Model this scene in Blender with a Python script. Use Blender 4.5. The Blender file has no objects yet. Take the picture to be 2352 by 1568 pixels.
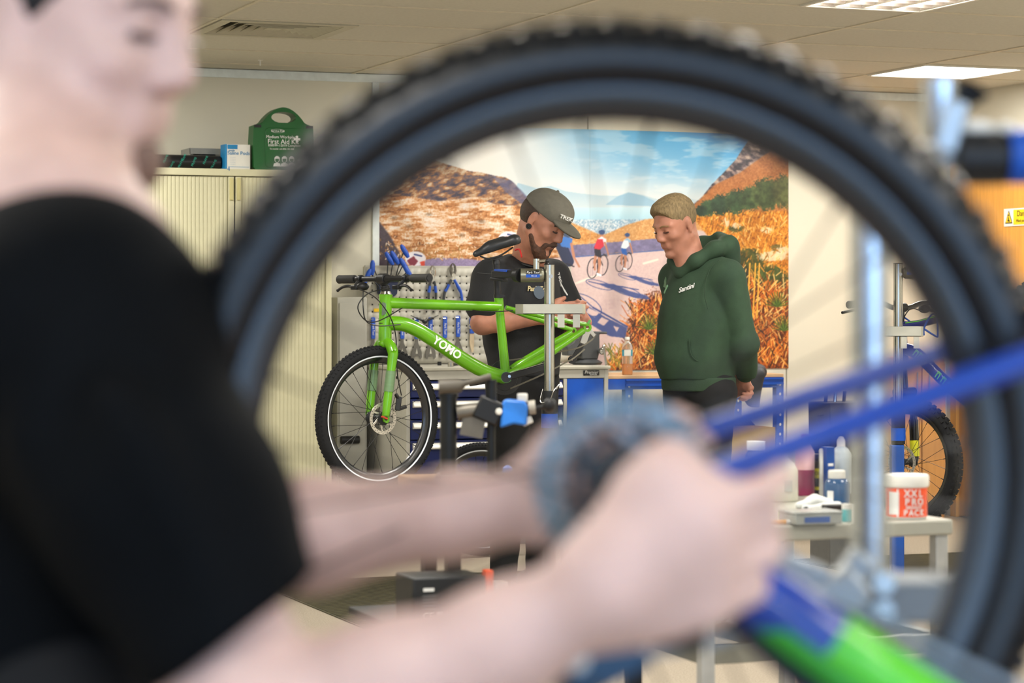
import bpy, bmesh, math, random
import numpy as np
from mathutils import Vector, Matrix, Quaternion
random.seed(7)
PI = math.pi
C = bpy.context.scene.collection
sc = bpy.context.scene

# ---------------------------------------------------------------- camera, world, lights, exposure
F, CX, HY, EYE = 5553.0, 1176.0, 700.0, 1.25          # focal length in pixels of a 2352 x 1568 frame, horizon row, eye height
cam_d = bpy.data.cameras.new('camera')
cam = bpy.data.objects.new('camera', cam_d)
C.objects.link(cam)
cam.location = (0, 0, EYE)
cam.rotation_euler = (PI / 2, 0, 0)
cam_d.sensor_width = 36.0
cam_d.lens = F / 2352 * 36.0
cam_d.shift_y = -(784 - HY) / 2352
cam_d.clip_start, cam_d.clip_end = 0.05, 60
cam_d.dof.use_dof = True
cam_d.dof.focus_distance = 10.1
cam_d.dof.aperture_fstop = 4.1
cam_d.dof.aperture_blades = 9
sc.camera = cam

TH = math.radians(21.0)                               # the room stands turned to the camera
U = Vector((math.cos(TH), math.sin(TH), 0))
V = Vector((math.sin(TH), -math.cos(TH), 0))          # out of the back wall
O = Vector((-1.2127, 12.95, 0))
def R(u, v, z=0.0):
    return O + U * u + V * v + Vector((0, 0, z))

w = bpy.data.worlds.new('world')
sc.world = w
w.use_nodes = True
w.node_tree.nodes['Background'].inputs[0].default_value = (0.55, 0.65, 0.8, 1)
w.node_tree.nodes['Background'].inputs[1].default_value = 0.25

def area(name, loc, target, sx, sy, power, col):
    d = bpy.data.lights.new(name, 'AREA')
    d.shape = 'RECTANGLE'
    d.size, d.size_y = sx, sy
    d.energy = power
    d.color = col
    o = bpy.data.objects.new(name, d)
    C.objects.link(o)
    o.location = loc
    o.rotation_euler = (Vector(target) - Vector(loc)).to_track_quat('-Z', 'Y').to_euler()
    return o
WARM = (1.0, 0.965, 0.90)
COOL = (0.27, 0.55, 1.0)
LAMP_W = 28.0
LAMPS = []
for u, v, k in [(3.3, 1.26, 1.2), (1.5, 1.26, 1.05), (-1.5, 1.26, 1.1)] + [(3.3 - 2.4 * i, v, k) for v, k in ((4.86, 1.45), (7.26, 1.15), (9.66, .5), (12.06, .5), (14.46, .5)) for i in range(4)]:
    l = area('ceiling_lamp_light', R(u, v, 2.49), R(u, v, 0), .56, .56, LAMP_W * k, WARM)
    l.rotation_euler = (0, 0, TH)
    LAMPS.append((u, v))
area('louvre_lamp_light', R(1.52, 3.84, 2.533), R(1.52, 3.84, 0), .5, .5, 40, WARM).rotation_euler = (0, 0, TH)
area('window_light', R(-5.25, 12.0, 1.5), R(0, 11.0, 1.1), 3.0, 1.6, 22, COOL)
area('window_light', R(-2.7, 15.2, 1.55), R(-2.7, 10, 1.45), 4.6, 1.7, 95, COOL)
sc.view_settings.view_transform = 'Standard'
sc.view_settings.look = 'None'
sc.view_settings.exposure = -0.04
sc.view_settings.gamma = 1.0
sc.view_settings.use_curve_mapping = False
sc.cycles.use_denoising = True
sc.cycles.max_bounces = 8
sc.cycles.sample_clamp_indirect = 6.0

# ---------------------------------------------------------------- picture-to-place helpers
def P(px, py, Y):
    return Vector(((px - CX) * Y / F, Y, EYE + (HY - py) * Y / F))
def on_v(px, py, v):
    """room (u, z) of the point at distance v from the back wall that shows at px, py"""
    k = (px - CX) / F
    o = O + V * v
    t = (k * o.y - o.x) / (U.x - k * U.y)
    Y = o.y + U.y * t
    return t, EYE + (HY - py) * Y / F
def on_u(px, py, u):
    """room (v, z) of the point on the plane u = const that shows at px, py"""
    k = (px - CX) / F
    o = O + U * u
    t = (k * o.y - o.x) / (V.x - k * V.y)
    Y = o.y + V.y * t
    return t, EYE + (HY - py) * Y / F
def on_z(px, py, z):
    Y = F * (EYE - z) / (py - HY)
    return Vector(((px - CX) * Y / F, Y, z))
class Plane:
    """a vertical plane through P(px, py, Y) turned by yaw; gives the point on it that shows at a pixel"""
    def __init__(s, px, py, Y, yaw):
        s.o = P(px, py, Y); s.d = Vector((math.cos(yaw), math.sin(yaw), 0)); s.n = Vector((-s.d.y, s.d.x, 0))
    def __call__(s, px, py, off=0.0):
        k = Vector(((px - CX) / F, 1, (HY - py) / F)); e = Vector((0, 0, EYE))
        t = ((s.o + s.n * off) - e).dot(s.n) / k.dot(s.n)
        return e + k * t

# ---------------------------------------------------------------- materials
def lin(c):
    if isinstance(c, str):
        c = [int(c[i:i + 2], 16) / 255 for i in (0, 2, 4)]
    return tuple(x / 12.92 if x <= .04045 else ((x + .055) / 1.055) ** 2.4 for x in c)
MATS = {}
def mat(name, col, rough=.5, metal=0., var=.06, scale=25., bump=0., bscale=None, coat=0., sss=0., spec=.5, trans=0., stretch=None, emit=0., alpha=1., ior=1.45):
    if name in MATS:
        return MATS[name]
    m = bpy.data.materials.new(name)
    m.use_nodes = True
    nt = m.node_tree
    b = nt.nodes['Principled BSDF']
    rgb = lin(col)
    tc = nt.nodes.new('ShaderNodeTexCoord')
    src = tc.outputs['Object']
    if stretch:
        mp = nt.nodes.new('ShaderNodeMapping')
        mp.inputs['Scale'].default_value = stretch
        nt.links.new(src, mp.inputs[0])
        src = mp.outputs[0]
    nz = nt.nodes.new('ShaderNodeTexNoise')
    nz.inputs['Scale'].default_value = scale
    nz.inputs['Detail'].default_value = 4
    nt.links.new(src, nz.inputs['Vector'])
    rp = nt.nodes.new('ShaderNodeValToRGB')
    rp.color_ramp.elements[0].position, rp.color_ramp.elements[1].position = .3, .7
    rp.color_ramp.elements[0].color = tuple(x * (1 - var) for x in rgb) + (1,)
    rp.color_ramp.elements[1].color = tuple(min(1, x * (1 + var)) for x in rgb) + (1,)
    nt.links.new(nz.outputs['Fac'], rp.inputs['Fac'])
    nt.links.new(rp.outputs['Color'], b.inputs['Base Color'])
    b.inputs['Roughness'].default_value = rough
    b.inputs['Metallic'].default_value = metal
    b.inputs['Specular IOR Level'].default_value = spec
    b.inputs['Coat Weight'].default_value = coat
    b.inputs['Coat Roughness'].default_value = .08
    b.inputs['IOR'].default_value = ior
    if sss:
        b.inputs['Subsurface Weight'].default_value = sss
        b.inputs['Subsurface Radius'].default_value = (.012, .005, .003)
        b.inputs['Subsurface Scale'].default_value = 1.0
    if trans:
        b.inputs['Transmission Weight'].default_value = trans
    if emit:
        b.inputs['Emission Color'].default_value = rgb + (1,)
        b.inputs['Emission Strength'].default_value = emit
    if bump:
        n2 = nt.nodes.new('ShaderNodeTexNoise')
        n2.inputs['Scale'].default_value = bscale or scale * 4
        n2.inputs['Detail'].default_value = 3
        nt.links.new(src, n2.inputs['Vector'])
        bp = nt.nodes.new('ShaderNodeBump')
        bp.inputs['Strength'].default_value = bump
        bp.inputs['Distance'].default_value = .002
        nt.links.new(n2.outputs['Fac'], bp.inputs['Height'])
        nt.links.new(bp.outputs['Normal'], b.inputs['Normal'])
    MATS[name] = m
    return m

BLACK = mat('black_plastic', '17181a', .45)
RUBBER = mat('tyre_rubber', '18191b', .8, bump=.2, bscale=400, spec=.3)
NEAR_RUBBER = mat('smooth_tyre_rubber', '070a0f', .30, bump=.05, bscale=300, spec=.6)
CHROME = mat('chrome_steel', 'c9c8c4', .16, 1.0, var=.03)
STEEL = mat('brushed_steel', 'a9a9a6', .38, 1.0, var=.05, stretch=(1, 1, 12))
ALU = mat('aluminium', 'c4c3be', .4, .9)
DARKMETAL = mat('dark_metal', '2b2d30', .4, .7)
GREY = mat('grey_powder_coat', 'b9b7ad', .5, var=.03)
GREYD = mat('dark_grey_paint', '6d6e6c', .5)
BLUE = mat('blue_powder_coat', '0049b0', .42, var=.05)
NAVY = mat('navy_drawer_paint', '061c5c', .4, var=.04)
TOOLBLUE = mat('tool_blue_grip', '1f4fb4', .45)
CREAM = mat('cream_cabinet', 'cdc9a8', .55, var=.02)
WHITE = mat('white_plastic', 'dedcd4', .45, var=.02)
GREEN = mat('lime_frame_paint', '60a506', .28, var=.03, coat=.6)
SKIN = mat('skin', 'c99883', .5, var=.10, scale=35, sss=.12)
PRINTW = mat('white_print', 'e9e9e6', .5, var=.0)
PRINTB = mat('black_print', '161616', .6, var=.0)

# ---------------------------------------------------------------- mesh builder
def frame_z(d, hint=Vector((0, 0, 1))):
    d = Vector(d).normalized()
    h = Vector(hint)
    if abs(d.dot(h)) > .97:
        h = Vector((1, 0, 0)) if abs(d.x) < .9 else Vector((0, 1, 0))
    x = h.cross(d).normalized()
    return x, d.cross(x).normalized(), d
def basis(o, x, y, z):
    m = Matrix.Identity(4)
    for i, a in enumerate((x, y, z)):
        m[0][i], m[1][i], m[2][i] = a
    m.translation = o
    return m
class MB:
    def __init__(s):
        s.v, s.f = [], []
    def add(s, vs, fs):
        n = len(s.v)
        s.v += [Vector(v) for v in vs]
        s.f += [tuple(i + n for i in f) for f in fs]
        return s
    def box(s, x0, x1, y0, y1, z0, z1, M=None):
        vs = [Vector((x, y, z)) for x in (x0, x1) for y in (y0, y1) for z in (z0, z1)]
        if M is not None:
            vs = [M @ v for v in vs]
        return s.add(vs, [(0, 1, 3, 2), (4, 6, 7, 5), (0, 4, 5, 1), (2, 3, 7, 6), (0, 2, 6, 4), (1, 5, 7, 3)])
    def bar(s, a, b, w, h, hint=(0, 0, 1)):
        """a box of section w x h running from a to b"""
        a, b = Vector(a), Vector(b)
        x, y, z = frame_z(b - a, hint)
        return s.box(-w / 2, w / 2, -h / 2, h / 2, 0, (b - a).length, basis(a, x, y, z))
    def tube(s, pts, r, n=12, closed=False, caps=True, flat=1.0, hint=(0, 0, 1)):
        pts = [Vector(p) for p in pts]
        k = len(pts)
        rs = list(r) if isinstance(r, (list, tuple)) else [r] * k
        base = len(s.v)
        px = None
        for i, p in enumerate(pts):
            if closed:
                d = pts[(i + 1) % k] - pts[i - 1]
            else:
                d = pts[min(i + 1, k - 1)] - pts[max(i - 1, 0)]
            d = d.normalized()
            if px is None:
                x, y, _ = frame_z(d, hint)
            else:
                x = (px - d * px.dot(d))
                x = x.normalized() if x.length > 1e-6 else frame_z(d, hint)[0]
                y = d.cross(x)
            px = x
            for j in range(n):
                a = 2 * PI * j / n
                s.v.append(p + x * (math.cos(a) * rs[i]) + y * (math.sin(a) * rs[i] * flat))
        rng = k if closed else k - 1
        for i in range(rng):
            for j in range(n):
                a, b2 = base + i * n, base + ((i + 1) % k) * n
                s.f.append((a + j, a + (j + 1) % n, b2 + (j + 1) % n, b2 + j))
        if caps and not closed:
            s.f.append(tuple(base + j for j in reversed(range(n))))
            s.f.append(tuple(base + (k - 1) * n + j for j in range(n)))
        return s
    def lathe(s, prof, M=None, n=24, closed=False, arc=2 * PI, caps=True):
        """profile of (r, h) turned about the local z axis of M"""
        M = M or Matrix.Identity(4)
        base = len(s.v)
        k = len(prof)
        full = arc > 2 * PI - 1e-4
        nn = n if full else n + 1
        for (r, h) in prof:
            for j in range(nn):
                a = arc * j / n
                s.v.append(M @ Vector((r * math.cos(a), r * math.sin(a), h)))
        for i in range(k if closed else k - 1):
            for j in range(n):
                a, b2 = base + i * nn, base + ((i + 1) % k) * nn
                j2 = (j + 1) % nn
                s.f.append((a + j, a + j2, b2 + j2, b2 + j))
        if not closed and full and caps:
            if prof[0][0] > 1e-5:
                s.f.append(tuple(base + j for j in reversed(range(nn))))
            if prof[-1][0] > 1e-5:
                s.f.append(tuple(base + (k - 1) * nn + j for j in range(nn)))
        return s
    def prism(s, out, h0, h1, M=None):
        """a 2-D outline (x, y) extruded from z = h0 to h1 in the frame of M"""
        M = M or Matrix.Identity(4)
        n = len(out)
        vs = [M @ Vector((x, y, h0)) for x, y in out] + [M @ Vector((x, y, h1)) for x, y in out]
        return s.add(vs, [tuple(reversed(range(n))), tuple(range(n, 2 * n))] + [(i, (i + 1) % n, n + (i + 1) % n, n + i) for i in range(n)])
    def ring(s, outer, inner, h0, h1, M=None):
        """a plate with one hole: outer and inner outlines have the same number of points"""
        M = M or Matrix.Identity(4)
        n = len(outer)
        vs = [M @ Vector((x, y, h)) for o in (outer, inner) for h in (h0, h1) for x, y in o]
        fs = []
        for i in range(n):
            j = (i + 1) % n
            fs += [(i, j, n + j, n + i), (2 * n + j, 2 * n + i, 3 * n + i, 3 * n + j), (n + i, n + j, 3 * n + j, 3 * n + i), (j, i, 2 * n + i, 2 * n + j)]
        return s.add(vs, fs)
    def ball(s, c, r, n=12, m=8, M=None):
        rr = r if isinstance(r, (list, tuple)) else (r, r, r)
        A = Matrix.Translation(Vector(c)) @ (M.to_4x4() if M is not None else Matrix.Identity(4)) @ Matrix.Diagonal((rr[0], rr[1], rr[2], 1))
        prof = [(math.sin(PI * i / m) if 0 < i < m else 0.0, -math.cos(PI * i / m)) for i in range(m + 1)]
        return s.lathe(prof, A, n)
FRAMES = {}
def mesh_of(name, mb, inv=None, sharp=35.):
    me = bpy.data.meshes.new(name)
    vs = [inv @ v for v in mb.v] if inv is not None else mb.v
    me.from_pydata([tuple(v) for v in vs], [], mb.f)
    bm = bmesh.new()
    bm.from_mesh(me)
    bmesh.ops.remove_doubles(bm, verts=bm.verts, dist=1e-6)
    bmesh.ops.recalc_face_normals(bm, faces=bm.faces)
    bm.to_mesh(me)
    bm.free()
    if sharp:
        for p in me.polygons:
            p.use_smooth = True
        me.set_sharp_from_angle(angle=math.radians(sharp))
    return me
def setp(o, label=None, cat=None, group=None, kind=None):
    for k, v in (('label', label), ('category', cat), ('group', group), ('kind', kind)):
        if v:
            o[k] = v
    return o
def thing(name, label, cat, loc=(0, 0, 0), rz=0.0, group=None, kind=None):
    o = bpy.data.objects.new(name, None)
    o.empty_display_size = .05
    C.objects.link(o)
    o.location = loc
    o.rotation_euler = (0, 0, rz)
    FRAMES[o.name] = Matrix.Translation(Vector(loc)) @ Matrix.Rotation(rz, 4, 'Z')
    return setp(o, label, cat, group, kind)
def part(name, mb, m, parent=None, world=False, bev=0., kind=None, label=None, sharp=35.):
    fr = FRAMES.get(parent.name) if parent is not None else None
    me = mb if isinstance(mb, bpy.types.Mesh) else mesh_of(name, mb, fr.inverted() if (world and fr is not None) else None, sharp)
    if m is not None and not me.materials:
        for mm in (m if isinstance(m, (list, tuple)) else [m]):
            me.materials.append(mm)
    o = bpy.data.objects.new(name, me)
    C.objects.link(o)
    if parent is not None:
        o.parent = parent
        if fr is not None:
            FRAMES[o.name] = fr
    if bev:
        b = o.modifiers.new('edge', 'BEVEL')
        b.width, b.segments, b.limit_method = bev, 2, 'ANGLE'
        b.harden_normals = False
    if kind:
        o['kind'] = kind
    if label:
        o['label'] = label
    return o
def solo(name, mb, m, label, cat, loc, rz=0., group=None, bev=0., world=True, kind=None):
    """a thing that is one mesh; mb in world coordinates unless world is False"""
    M = Matrix.Translation(Vector(loc)) @ Matrix.Rotation(rz, 4, 'Z')
    me = mesh_of(name, mb, M.inverted() if world else None)
    o = part(name, me, m, None, bev=bev)
    o.location, o.rotation_euler = loc, (0, 0, rz)
    FRAMES[o.name] = M
    return setp(o, label, cat, group, kind)
def dup(o, loc=None, rz=None, label=None, group=None, parent=None):
    c = o.copy()
    C.objects.link(c)
    if parent is not None:
        c.parent = parent
    if loc is not None:
        c.location = loc
    if rz is not None:
        c.rotation_euler = (0, 0, rz)
    for k, v in (('label', label), ('group', group)):
        if v:
            c[k] = v
    for ch in list(o.children):
        dup(ch, parent=c)
    return c
def text(body, size, M, m, parent, extrude=.0004, align='CENTER', shear=0., sx=1.0, bold=0., name='lettering'):
    cu = bpy.data.curves.new(name, 'FONT')
    cu.body = body
    cu.size = size
    cu.extrude = extrude
    cu.align_x = align
    cu.align_y = 'CENTER'
    cu.shear = shear
    cu.offset = bold
    cu.resolution_u = 3
    o = bpy.data.objects.new(name, cu)
    C.objects.link(o)
    cu.materials.append(m)
    fr = FRAMES.get(parent.name)
    o.parent = parent
    o.matrix_local = (fr.inverted() if fr is not None else Matrix.Identity(4)) @ M @ Matrix.Diagonal((sx, 1, 1, 1))
    return o
def rm(u, v, z):
    """frame at a room point: x along the wall, y up, z out of the wall (for lettering that faces the room)"""
    return basis(R(u, v, z), U, Vector((0, 0, 1)), V)
def bez(a, b, c, d, n=12):
    a, b, c, d = map(Vector, (a, b, c, d))
    return [a * (1 - t) ** 3 + b * 3 * t * (1 - t) ** 2 + c * 3 * t * t * (1 - t) + d * t ** 3 for t in [i / n for i in range(n + 1)]]
def smooth_path(pts, n=6):
    pts = [Vector(p) for p in pts]
    out = []
    for i in range(len(pts) - 1):
        p0, p1, p2, p3 = pts[max(i - 1, 0)], pts[i], pts[i + 1], pts[min(i + 2, len(pts) - 1)]
        for k in range(n):
            t = k / n
            out.append(.5 * ((2 * p1) + (p2 - p0) * t + (2 * p0 - 5 * p1 + 4 * p2 - p3) * t * t + (3 * p1 - p0 - 3 * p2 + p3) * t ** 3))
    return out + [pts[-1]]
def circ(r, n, a0=0., cx=0., cy=0., ry=None):
    return [(cx + r * math.cos(a0 + 2 * PI * i / n), cy + (ry or r) * math.sin(a0 + 2 * PI * i / n)) for i in range(n)]
def rrect(x0, x1, y0, y1, r, n=4):
    o = []
    for cx, cy, a in ((x1 - r, y1 - r, 0), (x0 + r, y1 - r, 90), (x0 + r, y0 + r, 180), (x1 - r, y0 + r, 270)):
        o += [(cx + r * math.cos(math.radians(a + 90 * i / n)), cy + r * math.sin(math.radians(a + 90 * i / n))) for i in range(n + 1)]
    return o

# ---------------------------------------------------------------- bodies: smooth blends of tapered limbs, meshed as one surface
def _rot(M):
    return np.array([[M[i][j] for j in range(3)] for i in range(3)])
class Body:
    """limb(a, b, ra, rb), ell(c, radii, rotation), cut(point, normal); k is the blend width"""
    def __init__(s):
        s.ops = []
    def limb(s, a, b, ra, rb=None, k=.02, neg=False):
        rb = ra if rb is None else rb
        s.ops.append(('L', np.array(a, float), np.array(b, float), ra, rb, k, neg)); return s
    def chain(s, pts, rs, k=.02):
        for i in range(len(pts) - 1):
            s.limb(pts[i], pts[i + 1], rs[i], rs[i + 1], k)
        return s
    def ell(s, c, r, M=None, k=.02, neg=False):
        s.ops.append(('E', np.array(c, float), np.array(r, float), None if M is None else _rot(M), 0, k, neg)); return s
    def cut(s, p, n, k=.004):
        """takes away what lies on the side n points to"""
        n = np.array(n, float); s.ops.append(('P', np.array(p, float), n / np.linalg.norm(n), 0, 0, k, False)); return s
    def warp(s, amp, scale, seed=0):
        s.ops.append(('W', amp, scale, seed, 0, 0, False)); return s
    def field(s, lo, hi, h):
        ax = [np.arange(lo[i], hi[i] + h, h) for i in range(3)]
        f = np.full([len(a) for a in ax], 1.0, np.float32)
        for T, a, b, ra, rb, k, neg in s.ops:
            if T == 'W':
                rng = np.random.RandomState(ra)
                d = np.zeros_like(f)
                X, Y, Z = np.meshgrid(*ax, indexing='ij', sparse=True)
                for q in range(5):
                    w3 = rng.normal(size=3) * b
                    d = d + np.sin(X * w3[0] + Y * w3[1] + Z * w3[2] + rng.rand() * 6.28) / 5
                f += (a * d).astype(np.float32)
                continue
            if T == 'P':
                X, Y, Z = np.meshgrid(*ax, indexing='ij', sparse=True)
                d = (X - a[0]) * b[0] + (Y - a[1]) * b[1] + (Z - a[2]) * b[2]
                f = np.maximum(f, d).astype(np.float32)
                continue
            if T == 'L':
                m = max(ra, rb) + 2 * k + 3 * h
                l0, h0 = np.minimum(a, b) - m, np.maximum(a, b) + m
            else:
                m = b.max() + 2 * k + 3 * h
                l0, h0 = a - m, a + m
            sl = []
            for i in range(3):
                i0, i1 = np.searchsorted(ax[i], l0[i]), np.searchsorted(ax[i], h0[i])
                sl.append(slice(i0, i1))
            if any(q.stop <= q.start for q in sl):
                continue
            X, Y, Z = np.meshgrid(*[ax[i][sl[i]] for i in range(3)], indexing='ij', sparse=True)
            if T == 'L':
                e = b - a
                L2 = max(e @ e, 1e-9)
                t = np.clip(((X - a[0]) * e[0] + (Y - a[1]) * e[1] + (Z - a[2]) * e[2]) / L2, 0, 1)
                d = np.sqrt((X - a[0] - t * e[0]) ** 2 + (Y - a[1] - t * e[1]) ** 2 + (Z - a[2] - t * e[2]) ** 2) - (ra + (rb - ra) * t)
            else:
                q = [X - a[0], Y - a[1], Z - a[2]]
                if ra is not None:
                    q = [q[0] * ra[0][i] + q[1] * ra[1][i] + q[2] * ra[2][i] for i in range(3)]
                k0 = np.sqrt(sum((q[i] / b[i]) ** 2 for i in range(3)))
                k1 = np.sqrt(sum((q[i] / b[i] ** 2) ** 2 for i in range(3)))
                d = k0 * (k0 - 1) / np.maximum(k1, 1e-6)
            g = f[tuple(sl)]
            if neg:
                d = -d
                hh = np.maximum(k - np.abs(g - d), 0) / max(k, 1e-6)
                g = np.maximum(g, d) + hh * hh * k * .25
            else:
                hh = np.maximum(k - np.abs(g - d), 0) / max(k, 1e-6)
                g = np.minimum(g, d) - hh * hh * k * .25
            f[tuple(sl)] = g
        return f
    def mesh(s, name, lo, hi, h, frame=None):
        f = s.field(lo, hi, h)
        ins = f < 0
        n = np.array(f.shape)
        cells = np.zeros(n - 1, bool)
        cnt = np.zeros(n - 1, np.int8)
        for dx in (0, 1):
            for dy in (0, 1):
                for dz in (0, 1):
                    cnt += ins[dx:n[0] - 1 + dx, dy:n[1] - 1 + dy, dz:n[2] - 1 + dz]
        cells = (cnt > 0) & (cnt < 8)
        idx = np.argwhere(cells)
        vid = np.full(n - 1, -1, np.int64)
        vid[cells] = np.arange(len(idx))
        acc = np.zeros((len(idx), 3)); num = np.zeros(len(idx))
        corners = [(0, 0, 0), (1, 0, 0), (0, 1, 0), (1, 1, 0), (0, 0, 1), (1, 0, 1), (0, 1, 1), (1, 1, 1)]
        edges = [(a, b) for a in range(8) for b in range(a + 1, 8) if sum(abs(corners[a][i] - corners[b][i]) for i in range(3)) == 1]
        val = [f[idx[:, 0] + c[0], idx[:, 1] + c[1], idx[:, 2] + c[2]] for c in corners]
        for a, b in edges:
            cr = (val[a] < 0) != (val[b] < 0)
            t = val[a][cr] / (val[a][cr] - val[b][cr])
            pa, pb = np.array(corners[a]), np.array(corners[b])
            acc[cr] += pa + t[:, None] * (pb - pa)
            num[cr] += 1
        vs = (idx + acc / num[:, None]) * h + np.array(lo)
        quads = []
        for ax in range(3):
            o1, o2 = [i for i in range(3) if i != ax]
            a = [slice(0, None)] * 3; b = [slice(0, None)] * 3
            a[ax] = slice(0, -1); b[ax] = slice(1, None)
            A, B = ins[tuple(a)], ins[tuple(b)]
            e = np.argwhere(A != B)
            e = e[(e[:, o1] > 0) & (e[:, o2] > 0) & (e[:, o1] < n[o1] - 1) & (e[:, o2] < n[o2] - 1)]
            fl = A[e[:, 0], e[:, 1], e[:, 2]]
            def g(d1, d2):
                q = e.copy(); q[:, o1] -= d1; q[:, o2] -= d2
                return vid[q[:, 0], q[:, 1], q[:, 2]]
            q = np.stack([g(1, 1), g(0, 1), g(0, 0), g(1, 0)], 1)
            flip = fl if ax != 1 else ~fl
            q[~flip] = q[~flip][:, ::-1]
            quads.append(q)
        q = np.concatenate(quads)
        q = q[(q >= 0).all(1)]
        if frame is not None:
            im = np.array(frame.inverted())
            vs = vs @ im[:3, :3].T + im[:3, 3]
        me = bpy.data.meshes.new(name)
        me.vertices.add(len(vs)); me.vertices.foreach_set('co', vs.astype(np.float32).ravel())
        me.loops.add(len(q) * 4); me.loops.foreach_set('vertex_index', q.astype(np.int32).ravel())
        me.polygons.add(len(q)); me.polygons.foreach_set('loop_start', np.arange(0, len(q) * 4, 4, dtype=np.int32))
        me.polygons.foreach_set('use_smooth', np.ones(len(q), bool))
        me.update(calc_edges=True); me.validate()
        return me
def body_part(name, body, lo, hi, h, m, parent, label=None, smooth=2):
    me = body.mesh(name, lo, hi, h, FRAMES.get(parent.name) if parent is not None else None)
    o = part(name, me, m, parent, label=label)
    if smooth:
        md = o.modifiers.new('relax', 'SMOOTH'); md.factor, md.iterations = .5, smooth
    return o
# ================================================================ the room
CARPET = mat('beige_carpet', '9b9080', .95, var=.22, scale=160, bump=.5, bscale=500)
WALLP = mat('cream_wall_panel', 'd4d0c0', .6, var=.02, scale=3)
CEILT = mat('ceiling_tile_board', 'cbc8bc', .9, var=.04, scale=60, bump=.25, bscale=300)
GRIDM = mat('ceiling_grid_bar', 'cfc7b2', .5)
TRIMM = mat('pale_blue_trim', 'dfe8ea', .45)
WOOD = mat('oak_veneer', 'd0913a', .42, var=.12, scale=5, stretch=(14, 14, .8), coat=.2)
WOODL = mat('oak_edge', 'cf9a4c', .45, var=.1, scale=5, stretch=(14, 14, .8))
UL, UR, VF = -5.4, 4.1, 15.3
def struct(name, mb, m, parent=None, bev=0):
    o = part(name, mb, m, parent, bev=bev)
    if parent is None:
        o['kind'] = 'structure'
    return o
def rbox(mb, u0, u1, v0, v1, z0, z1):
    pts = [R(u, v, z) for u in (u0, u1) for v in (v0, v1) for z in (z0, z1)]
    return mb.add(pts, [(0, 1, 3, 2), (4, 6, 7, 5), (0, 4, 5, 1), (2, 3, 7, 6), (0, 2, 6, 4), (1, 5, 7, 3)])
struct('floor', rbox(MB(), UL, UR, -.1, VF, -.1, 0), CARPET)
ceil = struct('ceiling', rbox(MB(), UL, UR, -.1, VF, 2.54, 2.64), WHITE)
wb = struct('wall_back', rbox(MB(), UL, UR, -.12, -.02, 0, 2.54), GREYD)
wr = struct('wall_right', rbox(MB(), UR, UR + .1, -.12, VF, 0, 2.54), WALLP)
struct('wall_left', rbox(MB(), UL - .1, UL, -.12, VF, 0, 2.54), WALLP)
struct('wall_front', rbox(MB(), UL, UR, VF, VF + .1, 0, 2.54), WALLP)
# back wall: 1.25 m panels with recessed joints
ju = [UL, -4.5, -3.25, -2.0, -.746, .504, 1.755, 3.005, UR]
for a, b in zip(ju[:-1], ju[1:]):
    struct('wall_panel', rbox(MB(), a + .003, b - .003, -.02, 0, 0, 2.5), WALLP, wb, bev=.002)
struct('trim_1', rbox(MB(), UL, UR, 0, .018, 2.455, 2.5), TRIMM, bev=.002)
struct('trim_2', rbox(MB(), .485, .523, 0, .012, 0, 2.455), TRIMM, bev=.002)
struct('baseboard_back', rbox(MB(), UL, UR, 0, .014, 0, .09), GREYD)
# ceiling: boards on a grid, lines where the photograph shows them
gu = [UL, -4.7, -3.45, -2.18, -.92, .37, 1.81, 3.0, UR]
gv = [-.02, .30, .95, 1.575, 2.22, 2.87, 3.52, 4.16, 4.8]
VENT = (-.905, -.275, 1.595, 2.20)
LIT = (3.0, 3.60, .955, 1.56)
LOUV = (1.235, 1.81, 3.53, 4.15)
def tile(a, b, c, d):
    struct('ceiling_tile', rbox(MB(), a + .006, b - .006, c + .006, d - .006, 2.503, 2.53), CEILT, ceil)
for i in range(len(gu) - 1):
    for j in range(len(gv) - 1):
        a, b, c, d = gu[i], gu[i + 1], gv[j], gv[j + 1]
        if i == 4 and j == 3:
            tile(-.275, b, c, d)
        elif i == 7 and j == 2:
            tile(3.6, b, c, d)
        elif i == 5 and j == 6:
            tile(a, 1.235, c, d)
        else:
            tile(a, b, c, d)
for a in gu[1:-1]:
    struct('grid_bar', rbox(MB(), a - .009, a + .009, gv[0], gv[-1], 2.498, 2.53), GRIDM, ceil)
for c in gv[1:]:
    struct('grid_bar', rbox(MB(), UL, UR, c - .009, c + .009, 2.4985, 2.53), GRIDM, ceil)
struct('ceiling_field', rbox(MB(), UL, UR, gv[-1] + .009, VF, 2.503, 2.53), CEILT, ceil)
# lit ceiling panel
t = thing('ceiling_light', 'glowing white square ceiling light panel near the far right corner', 'ceiling light', R(3.3, 1.26, 2.5), TH)
EMIT = mat('light_diffuser', 'fffaf0', .5, var=0, emit=9.0)
part('diffuser', MB().box(-.29, .29, -.29, .29, -.004, .02), EMIT, t)
part('frame', MB().ring(rrect(-.302, .302, -.302, .302, .004), rrect(-.288, .288, -.288, .288, .004), -.008, .02), WHITE, t)
for u, v in LAMPS:                                      # the other lit panels of the room, part of the ceiling
    if abs(u - 3.3) + abs(v - 1.26) > .1:
        struct('light_panel', rbox(MB(), u - .295, u + .295, v - .295, v + .295, 2.4945, 2.504), EMIT, ceil)
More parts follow.
